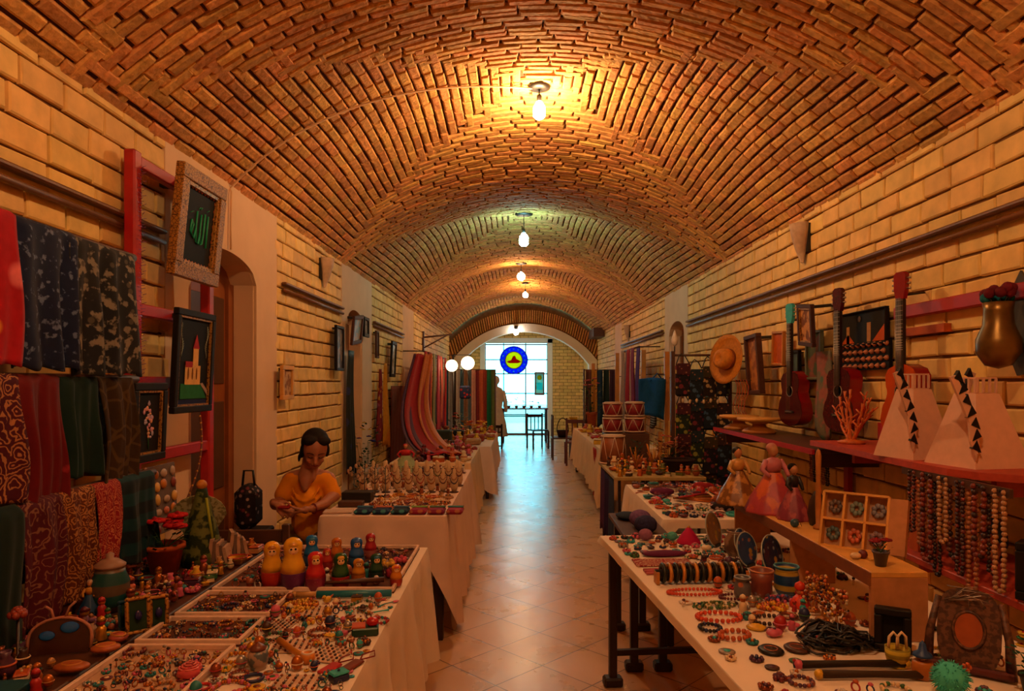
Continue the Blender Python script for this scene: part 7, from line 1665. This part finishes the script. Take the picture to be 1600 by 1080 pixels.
for i, (x, y, rz, c_, lab) in enumerate([(.96, 1.955, .02, '#2a2018', 'dark baton with pink and yellow tassels, nearer the cords'), (.99, 1.885, -.02, '#3a2a1c', 'dark baton with yellow tassels, nearer the front')]):
    t = empty('beaded_baton', (x, y, zt+.014), lab, 'baton', rot=(0, 0, rz)); 
    for k in range(4): reserve('R1', x-.12+.08*k, y, .035, 'baton')
    mb = MB(); mb.tube([(-.15, 0, 0), (0, .004, 0), (.15, 0, 0)], [.012, .010, .012], 8, M('baton_'+c_[1:], c_, .6)); mb.build('rod', t)
    for xx, cc_ in ((-.155, 'pink' if i == 0 else 'yellow'), (.155, 'yellow')): mb = MB(); mb.ball((xx, 0, 0), .014, cm(cc_), 8, 6); mb.build('tassel', t)
# orange turban figure
q = at(1250, 948); t = empty('turban_figure', (q.x, q.y, zt), 'small figure in a bright orange turban and skirt', 'figure'); reserve('R1', q.x, q.y, .04, 'fig'); lm('R1', q.x, q.y, 'the orange turban figure')
mb = MB(); mb.lathe([(.036, 0), (.038, .006), (.026, .03), (.012, .045)], 18, M('bright_orange', '#d0340c', .5)); mb.build('skirt', t); mb = MB(); mb.ball((0, 0, .056), .014, M('doll_skin'), 10, 8); mb.build('head', t); mb = MB(); mb.lathe([(.014, .062), (.02, .07), (.017, .084), (1e-4, .094)], 14, M('bright_orange')); mb.build('turban', t)
# orange gold beaded trees
for i, (x, y, h_) in enumerate([(1.065, 2.455, .13), (1.055, 2.36, .15), (1.06, 2.265, .13)]):
    t = empty('beaded_tree', (x, y, zt), 'amber beaded wire tree, %s' % ['behind the orange turban figure', 'in the middle of the three', 'nearest the black square frame'][i], 'ornament'); reserve('R1', x, y, .05, 'tree'); r = random.Random(80+i)
    mb = MB(); mb.lathe([(.025, 0), (.022, .008), (.005, .014), (.004, .05)], 12, m_wood); mb.build('base', t); mb = MB()
    for k in range(80):
        a = r.uniform(0, 6.28); q_ = r.random()**.5*.042; z_ = r.uniform(.03, h_); mb.ball((q_*math.cos(a)*(1.1-.4*z_/h_), q_*math.sin(a)*(1.1-.4*z_/h_), z_), r.uniform(.004, .0075), cm(r.choice(['amber', 'gold', 'rust', 'orange', 'cream', 'dark brown'])), 6, 4)
    mb.build('beads', t)
lm('R1', 1.06, 2.36, 'the amber beaded trees')
r = random.Random(17)
for (x, y, cc_, lab) in ((.93, 2.48, ['orange', 'yellow', 'amber'], 'heap of orange and yellow silk flowers beside the amber trees'), (.99, 2.56, ['pink', 'plum', 'blue'], 'heap of lilac and pink beads behind the orange silk heap')):
    mb = MB()
    for i in range(70): a = r.uniform(0, 6.28); q_ = r.random()**.5*.055; mb.ball((q_*math.cos(a), q_*.7*math.sin(a), .006+.018*(1-q_/.055)*r.random()), .0085, cm(r.choice(cc_)), 5, 4)
    reg(mb.build('bead_heap'), lab, 'beads', 'R1', .055, 'heap', (x, y, zt))
picture('black_frame_box', 1.155, 2.10, zt+.066, .10, .13, (-.06, 0, -.5), g_blackf, .022, c_black, 'small black square frame leaning by the end of the step shelf', depth=.04, wall=False); reserve('R1', 1.16, 2.10, .06, 'frame')
q = at(1397, 1022); t = empty('yellow_basket', (1.10, 1.975, zt), 'little yellow basket with cream loop handles', 'basket'); reserve('R1', 1.10, 1.975, .042, 'basket'); lm('R1', 1.1, 1.975, 'the yellow basket')
mb = MB(); mb.lathe([(.024, 0), (.032, .03), (.034, .055), (.030, .054), (.022, .006), (1e-4, .006)], 18, M('basket_yellow', '#b8a030', .6, pat='bands', col2='#8c7c28', pscale=14)); mb.build('basket_body', t); mb = MB()
for sx in (-.012, .012): mb.tube([(sx-.014, 0, .05), (sx-.012, 0, .085), (sx, 0, .098), (sx+.012, 0, .085), (sx+.014, 0, .05)], .004, 6, cm('cream'))
mb.build('handle', t)
t = empty('barrel_figure', (1.125, 1.895, zt), 'gold barrel shaped figure with a blue hat', 'figure'); reserve('R1', 1.125, 1.895, .034, 'fig')
mb = MB(); mb.lathe([(.022, 0), (.027, .02), (.026, .045), (.02, .05)], 16, M('barrel_gold', '#a8601c', .4)); mb.build('barrel', t); mb = MB(); mb.ball((0, 0, .06), .014, M('doll_skin'), 8, 6); mb.build('head', t); mb = MB(); mb.lathe([(.026, .062), (.024, .068), (.012, .076), (.008, .095), (1e-4, .105)], 14, M('hat_blue', '#143c74', .4)); mb.build('hat', t)
t = empty('teal_pompom_doll', (1.13, 1.78, zt), 'fuzzy teal pompom creature with a little orange flower', 'toy'); reserve('R1', 1.13, 1.78, .06, 'pompom'); lm('R1', 1.13, 1.78, 'the teal pompom')
mb = MB(); r = random.Random(8); mb.ball((0, 0, .05), .040, M('teal_fuzz', '#48b8a8', .9), 16, 12)
for i in range(260):
    v = Vector((r.gauss(0, 1), r.gauss(0, 1), r.gauss(0, 1))).normalized(); c0 = Vector((0, 0, .05))+v*.038; mb.tube([c0, c0+v*.012+Vector((0, 0, -.003))], [.002, .0006], 3, M('teal_fuzz'))
mb.build('pompom', t); mb = MB()
for i in range(5): a = i*1.257; mb.ball((.034+.008*math.cos(a), -.012, .082+.008*math.sin(a)), .006, cm('orange'), 6, 4)
mb.build('flower', t)
# carved oval mirror
t = empty('carved_mirror', (1.275, 1.93, zt), 'carved dark wooden frame with an oval copper mirror', 'mirror', rot=(-.25, 0, -.62)); reserve('R1', 1.275, 1.93, .10, 'mirror'); lm('R1', 1.27, 1.93, 'the carved oval mirror')
mb = MB(); n = 26; ow = [( .078*(abs(math.cos(a))**.6)*(1 if math.cos(a) > 0 else -1), .115+.115*(abs(math.sin(a))**.7)*(1 if math.sin(a) > 0 else -1)) for a in [2*PI*i/n for i in range(n)]]; mb.prism(ow, 0, .018, M('carved_dark_wood', '#3c2018', .5, pat='noise', col2='#5c3828', pscale=60, bump=.005)); mb.build('frame', t)
mb = MB(); mb.lathe([(1e-4, 0), (.001, 0)], 4, None) if False else None; mb.add([(.036*math.cos(2*PI*i/24), -.003, .115+.050*math.sin(2*PI*i/24)) for i in range(24)], [tuple(range(24))], M('copper_mirror', '#a85c3c', .2, metal=.5)); mb.ring((0, 0, 0), .04, .005, 24, 6, M('carved_dark_wood'), TR(0, -.002, .115) @ RX(PI/2), .95, 1.28); mb.build('mirror_glass', t)
for sx in (-1, 1): mb = MB(); mb.tube([(sx*.10, .01, .0), (sx*.095, .005, .10), (sx*.075, 0, .20)], [.014, .011, .008], 8, M('carved_dark_wood')); mb.build('pillar', t)
mb = MB(); mb.box(-.11, .11, -.03, .05, 0, .02, M('dark_red_base', '#4c1418', .5), bev=.005); mb.build('base', t)
mb = MB()
for k in range(9): mb.tube([(-.05, -.008, .19), (.03*math.sin(k*2), -.02, .20+.004*k), (.06*math.sin(k*2.4), -.010, .175+.008*k)], .0012, 4, cm('silver'))
mb.build('wire_ornament', t)
t = leafy('small_bouquet', (1.36, 1.80, zt), .10, .05, 40, M('teal_leaf', '#1c4c40', .6), 'dark green silk plant with yellow buds right of the carved mirror', 'plant', [('#b8942c', 4, .014), ('#2c6c4c', 2, .014)], 73, m_blk, .03, .05); reserve('R1', 1.36, 1.80, .08, 'plant')
# chains and shells behind the basket
for k in range(3):
    mb = MB(); c_ = ['gold', 'dark brown', 'amber'][k]
    for i in range(34): mb.ball((-.10+.006*i, .012*math.sin(i*.35+k*2), .006), .0052, cm(c_) if i % 3 else cm('olive'), 5, 4)
    reg(mb.build('bead_strand'), '%s bead strand lying behind the yellow basket' % c_, 'necklace', 'R1', .05, 'strand', (1.235, 2.075-.045*k, zt), (0, 0, .35))
lm('R1', .6, 3.5, 'the far aisle corner'); lm('R1', .9, 3.5, 'the pink cone hat'); lm('R1', .9, 2.95, 'the middle of the white cloth'); lm('R1', 1.0, 2.7, 'the blue pot with a yellow band'); lm('R1', .9, 1.75, 'the front edge of the white cloth'); lm('R1', 1.35, 2.4, 'the foot of the step shelf')
def inR1(x, y, f):
    q_ = RM.inverted() @ Vector((x, y, 0)); return .47+f < q_.x < 1.43-f and 1.3 < q_.y < 3.65-f*.5
m_pinkc = M('hot_pink_felt', '#b0144c', .7); mb = MB(); mb.lathe([(.062, 0), (.060, .006), (.035, .045), (.012, .075), (1e-4, .08)], 22, m_pinkc); mb.ball((0, 0, .078), .008, cm('gold'), 8, 6); reg(mb.build('cone_hat'), 'hot pink felt cone hat at the far end of the front right table', 'hat', 'R1', .065, 'cone hat', (*at(1076, 848).xy, zt))
for (px, py, c_, h_, nm) in ((1040, 828, '#4c9c94', .045, 'pale teal ball at the far aisle side of the trinket table'), (1000, 828, '#8c5c7c', .06, 'mauve crocheted ball at the far corner of the front right table'), (1060, 832, '#c8581c', .03, 'orange crocheted ring beside the pink cone hat')):
    q = at(px, py+6); mb = MB(); mb.ball((0, 0, h_/2), h_/2, M('crochet_'+c_[1:], c_, .9, bump=.003, scale=90), 14, 10, (1.25, 1.1, 1)); reg(mb.build('crochet_ball'), nm, 'ornament', 'R1', h_*.65, 'ball', (q.x, min(q.y, 3.55), zt))
R1PAL = ['rust', 'dark brown', 'cream', 'red', 'orange', 'teal', 'copper', 'navy', 'amber', 'maroon', 'silver', 'turquoise', 'green', 'pink', 'black', 'white', 'plum']
scatter('R1', lambda u, v: (.45+.75*u, 3.12+.5*v), 130, R1PAL, ['bracelet', 'bangle', 'necklace', 'pendant', 'brooch', 'coin_pouch', 'spoon', 'medallion', 'rosette', 'bird_ornament'], 81, zt, .9, 1.4, inside=inR1)
scatter('R1', lambda u, v: (.80+.45*u, 2.2+.95*v), 70, R1PAL, ['bracelet', 'bangle', 'pendant', 'brooch', 'coin_pouch', 'medallion', 'rosette', 'figurine', 'egg_ornament'], 82, zt, .9, 1.3, inside=inR1)
scatter('R1', lambda u, v: (.5+.9*u, 1.62+1.9*v), 60, R1PAL, ['bracelet', 'pendant', 'brooch', 'medallion', 'rosette', 'finger_ring'], 83, zt, .9, 1.2, inside=inR1)

# ---------------------------------------------------------------- R2
for i in range(9):
    c_ = ['amber', 'rust', 'tan', 'orange', 'dark brown', 'gold', 'copper', 'maroon', 'red'][i]; a = -.5+.13*i; L_ = .28
    t = empty('painted_stick', (1.22, 4.72, zt+.008+.004*i), '%s painted stick in the fan of sticks on the second right table' % c_, 'stick', rot=(0, 0, a)); mb = MB(); mb.tube([(-L_/2, 0, 0), (L_/2, 0, 0)], [.005, .009], 7, cm(c_)); mb.build('shaft', t); mb = MB(); mb.ball((L_/2, 0, 0), .012, cm('cream'), 7, 5, (1.6, 1, 1)); mb.build('knob', t)
reserve('R2', 1.22, 4.72, .17, 'sticks'); lm('R2', 1.22, 4.72, 'the fan of painted sticks'); lm('R2', .95, 4.3, 'the near aisle corner of the second table'); lm('R2', 1.0, 5.3, 'the far aisle corner of the second table'); lm('R2', 1.4, 4.4, 'the wall side of the second table'); lm('R2', 1.4, 5.2, 'the red striped pouch')
for (x, y, a, b_, nm) in ((1.32, 4.36, '#1c1416', '#a88c8c', 'black and white patterned cushion on the second right table'), (1.42, 5.22, '#8c1c20', '#c89070', 'red striped long pouch on the second right table'), (1.40, 4.62, '#7c3c1c', '#c8742c', 'rust orange cushion on the second right table'), (1.05, 4.95, '#5c1c44', '#8c4c6c', 'purple folded scarf on the second right table')):
    mb = MB(); mb.ball((0, 0, .03), .075, M('cush_'+a[1:], a, .8, pat='blobs', col2=b_, pscale=18, pw=.32), 16, 8, (1.2, .9, .4)); reg(mb.build('cushion'), nm, 'cushion', 'R2', .085, 'cushion', (x, y, zt))
for i, (px, c_) in enumerate(((1075, '#b02420'), (1092, '#a84c1c'))):
    mb = MB(); mb.lathe([(.03, 0), (.034, .03), (.026, .05), (1e-4, .06)], 14, M('redpot_'+c_[1:], c_, .4)); reg(mb.build('lidded_pot'), ['small red lidded pot', 'small orange lidded pot'][i]+' at the back of the second right table', 'pot', 'R2', .035, 'pot', (1.35+.09*i, 5.02, zt))
scatter('R2', lambda u, v: (.92+.62*u, 4.15+1.3*v), 120, R1PAL, ['bracelet', 'bangle', 'necklace', 'coin_pouch', 'medallion', 'rosette', 'trinket_box', 'spoon'], 85, zt, 1.1, 1.8)
# R3
m_gold_orn = cm('gold'); 
for i, (x, y, nm) in enumerate(((1.12, 6.35, 'gold branching ornament on the green topped table'), (1.32, 6.6, 'amber branching ornament behind the gold one'))):
    mb = MB(); r = random.Random(90+i); mb.lathe([(.04, 0), (.035, .01), (.008, .02)], 12, m_gold_orn)
    for k in range(14): a = r.uniform(0, 6.28); mb.tube([(0, 0, .01), (.03*math.cos(a), .03*math.sin(a), .08), (.07*math.cos(a), .07*math.sin(a), r.uniform(.12, .24))], [.006, .005, .003], 5, m_gold_orn if k % 2 else cm('amber'))
    reg(mb.build('branch_ornament'), nm, 'ornament', 'R3', .08, 'ornament', (x, y, zt-.006)); lm('R3', x, y, 'the '+nm.split(' on ')[0].split(' behind')[0])
t = empty('dark_basket', (1.50, 6.35, zt-.006), 'wide dark wicker basket on the green topped table', 'basket'); reserve('R3', 1.5, 6.35, .16, 'basket'); mb = MB(); mb.lathe([(.10, 0), (.14, .09), (.15, .11), (.135, .10), (.09, .02), (1e-4, .02)], 20, M('dark_wicker')); mb.build('basket_body', t); mb = MB(); mb.ring((0, 0, .11), .148, .01, 22, 6, M('dark_wicker')); mb.build('rim', t)
leafy('dried_bouquet', (1.50, 6.75, zt-.006), .22, .15, 90, M('dried_leaf', '#8a4c2c', .7, island=.3), 'bouquet of brown dried flowers behind the wicker basket', 'flowers', [('#a85c40', 6, .03)], 91, m_dkwood, .05, .08, up=.8); reserve('R3', 1.5, 6.75, .14, 'b')
leafy('green_plant', (1.22, 6.98, zt-.006), .20, .09, 50, m_leaf, 'dark green plant between the tall drum and the dried bouquet', 'plant', None, 92, m_dkwood, .04, .06); reserve('R3', 1.22, 6.98, .1, 'p'); reserve('R3', .98, 6.98, .15, 'drum')
lm('R3', .95, 6.2, 'the aisle edge of the green top'); lm('R3', 1.4, 6.1, 'the dark wicker basket')
scatter('R3', lambda u, v: (.9+.7*u, 6.0+1.0*v), 50, ['gold', 'olive', 'rust', 'dark brown', 'amber', 'cream', 'orange'], ['coin_pouch', 'figurine', 'small_vase', 'necklace', 'trinket_box'], 87, zt-.006, 1.3, 2.2)
lm('R4', 1.2, 9.2, 'the near end of the long right stall'); lm('R4', 1.2, 11, 'the far end of the long right stall')
scatter('R4', lambda u, v: (1.08+.55*u, 8.6+2.9*v), 24, ['yellow', 'orange', 'red', 'cream', 'rust'], ['coin_pouch', 'trinket_box', 'small_vase'], 89, .784, 2.2, 3.4)
# red garment and scarf ends on the far right stall cloth
hang_long(1.00, 8.75, .76, .18, .30, M('far_red_cloth', '#a82c24', .7), 'red and orange scarf end hanging over the near corner of the long right stall', flare=.8, amp=.012)

# ---------------------------------------------------------------- labels for the scattered goods
SN = {'tray': 'in the nesting doll tray', 'tray2': 'in the far jewellery tray', 'tray3': 'in the middle jewellery tray', 'tray4': 'in the nearest jewellery tray', 'T1': None, 'T0': None, 'T2': None, 'T3': None, 'T4': None, 'R1': None, 'R2': None, 'R3': None, 'R4': None}
lm('T1', -1.5, 99, 'x')
def near_lm(s, x, y, k=0):
    L_ = LM.get(s) or LM['T1']; return sorted(L_, key=lambda q_: (q_[0]-x)**2+(q_[1]-y)**2)[min(k, len(L_)-1)][2]
seen = {}; _cells = {}
for rec in SCAT: _cells.setdefault(rec[1], []).append(rec)
for o, s, d, cb, x, y in SCAT:
    nb = sorted((q_ for q_ in _cells[s] if q_[0] is not o), key=lambda q_: (q_[4]-x)**2+(q_[5]-y)**2)
    place_ = SN.get(s) or 'near '+near_lm(s, x, y)
    cands = ['%s with %s details %s' % (d, cb, place_), '%s beside a %s %s' % (d, nb[0][2], place_), '%s with %s details beside a %s %s' % (d, cb, nb[0][2], place_)]
    cands += ['%s between a %s and a %s' % (d, nb[0][2], nb[1][2]), '%s with %s details beside a %s' % (d, cb, nb[1][2])]
    for c_ in cands:
        if len(c_.split()) <= 16 and c_ not in seen: break
    seen[c_] = 1; o['label'] = c_
    o['group'] = {'tray': 'trinkets in the doll tray', 'tray2': 'jewellery in the far tray', 'tray3': 'jewellery in the middle tray', 'tray4': 'jewellery in the nearest tray', 'T1': 'trinkets on the doll table', 'T0': 'souvenirs on the wall table', 'T2': 'pieces on the jewellery table', 'T3': 'goods on the cream cloth stall', 'T4': 'goods on the far left stall', 'R1': 'trinkets on the front right table', 'R2': 'trinkets on the second right table', 'R3': 'goods on the green topped table', 'R4': 'goods on the long right stall'}[s]
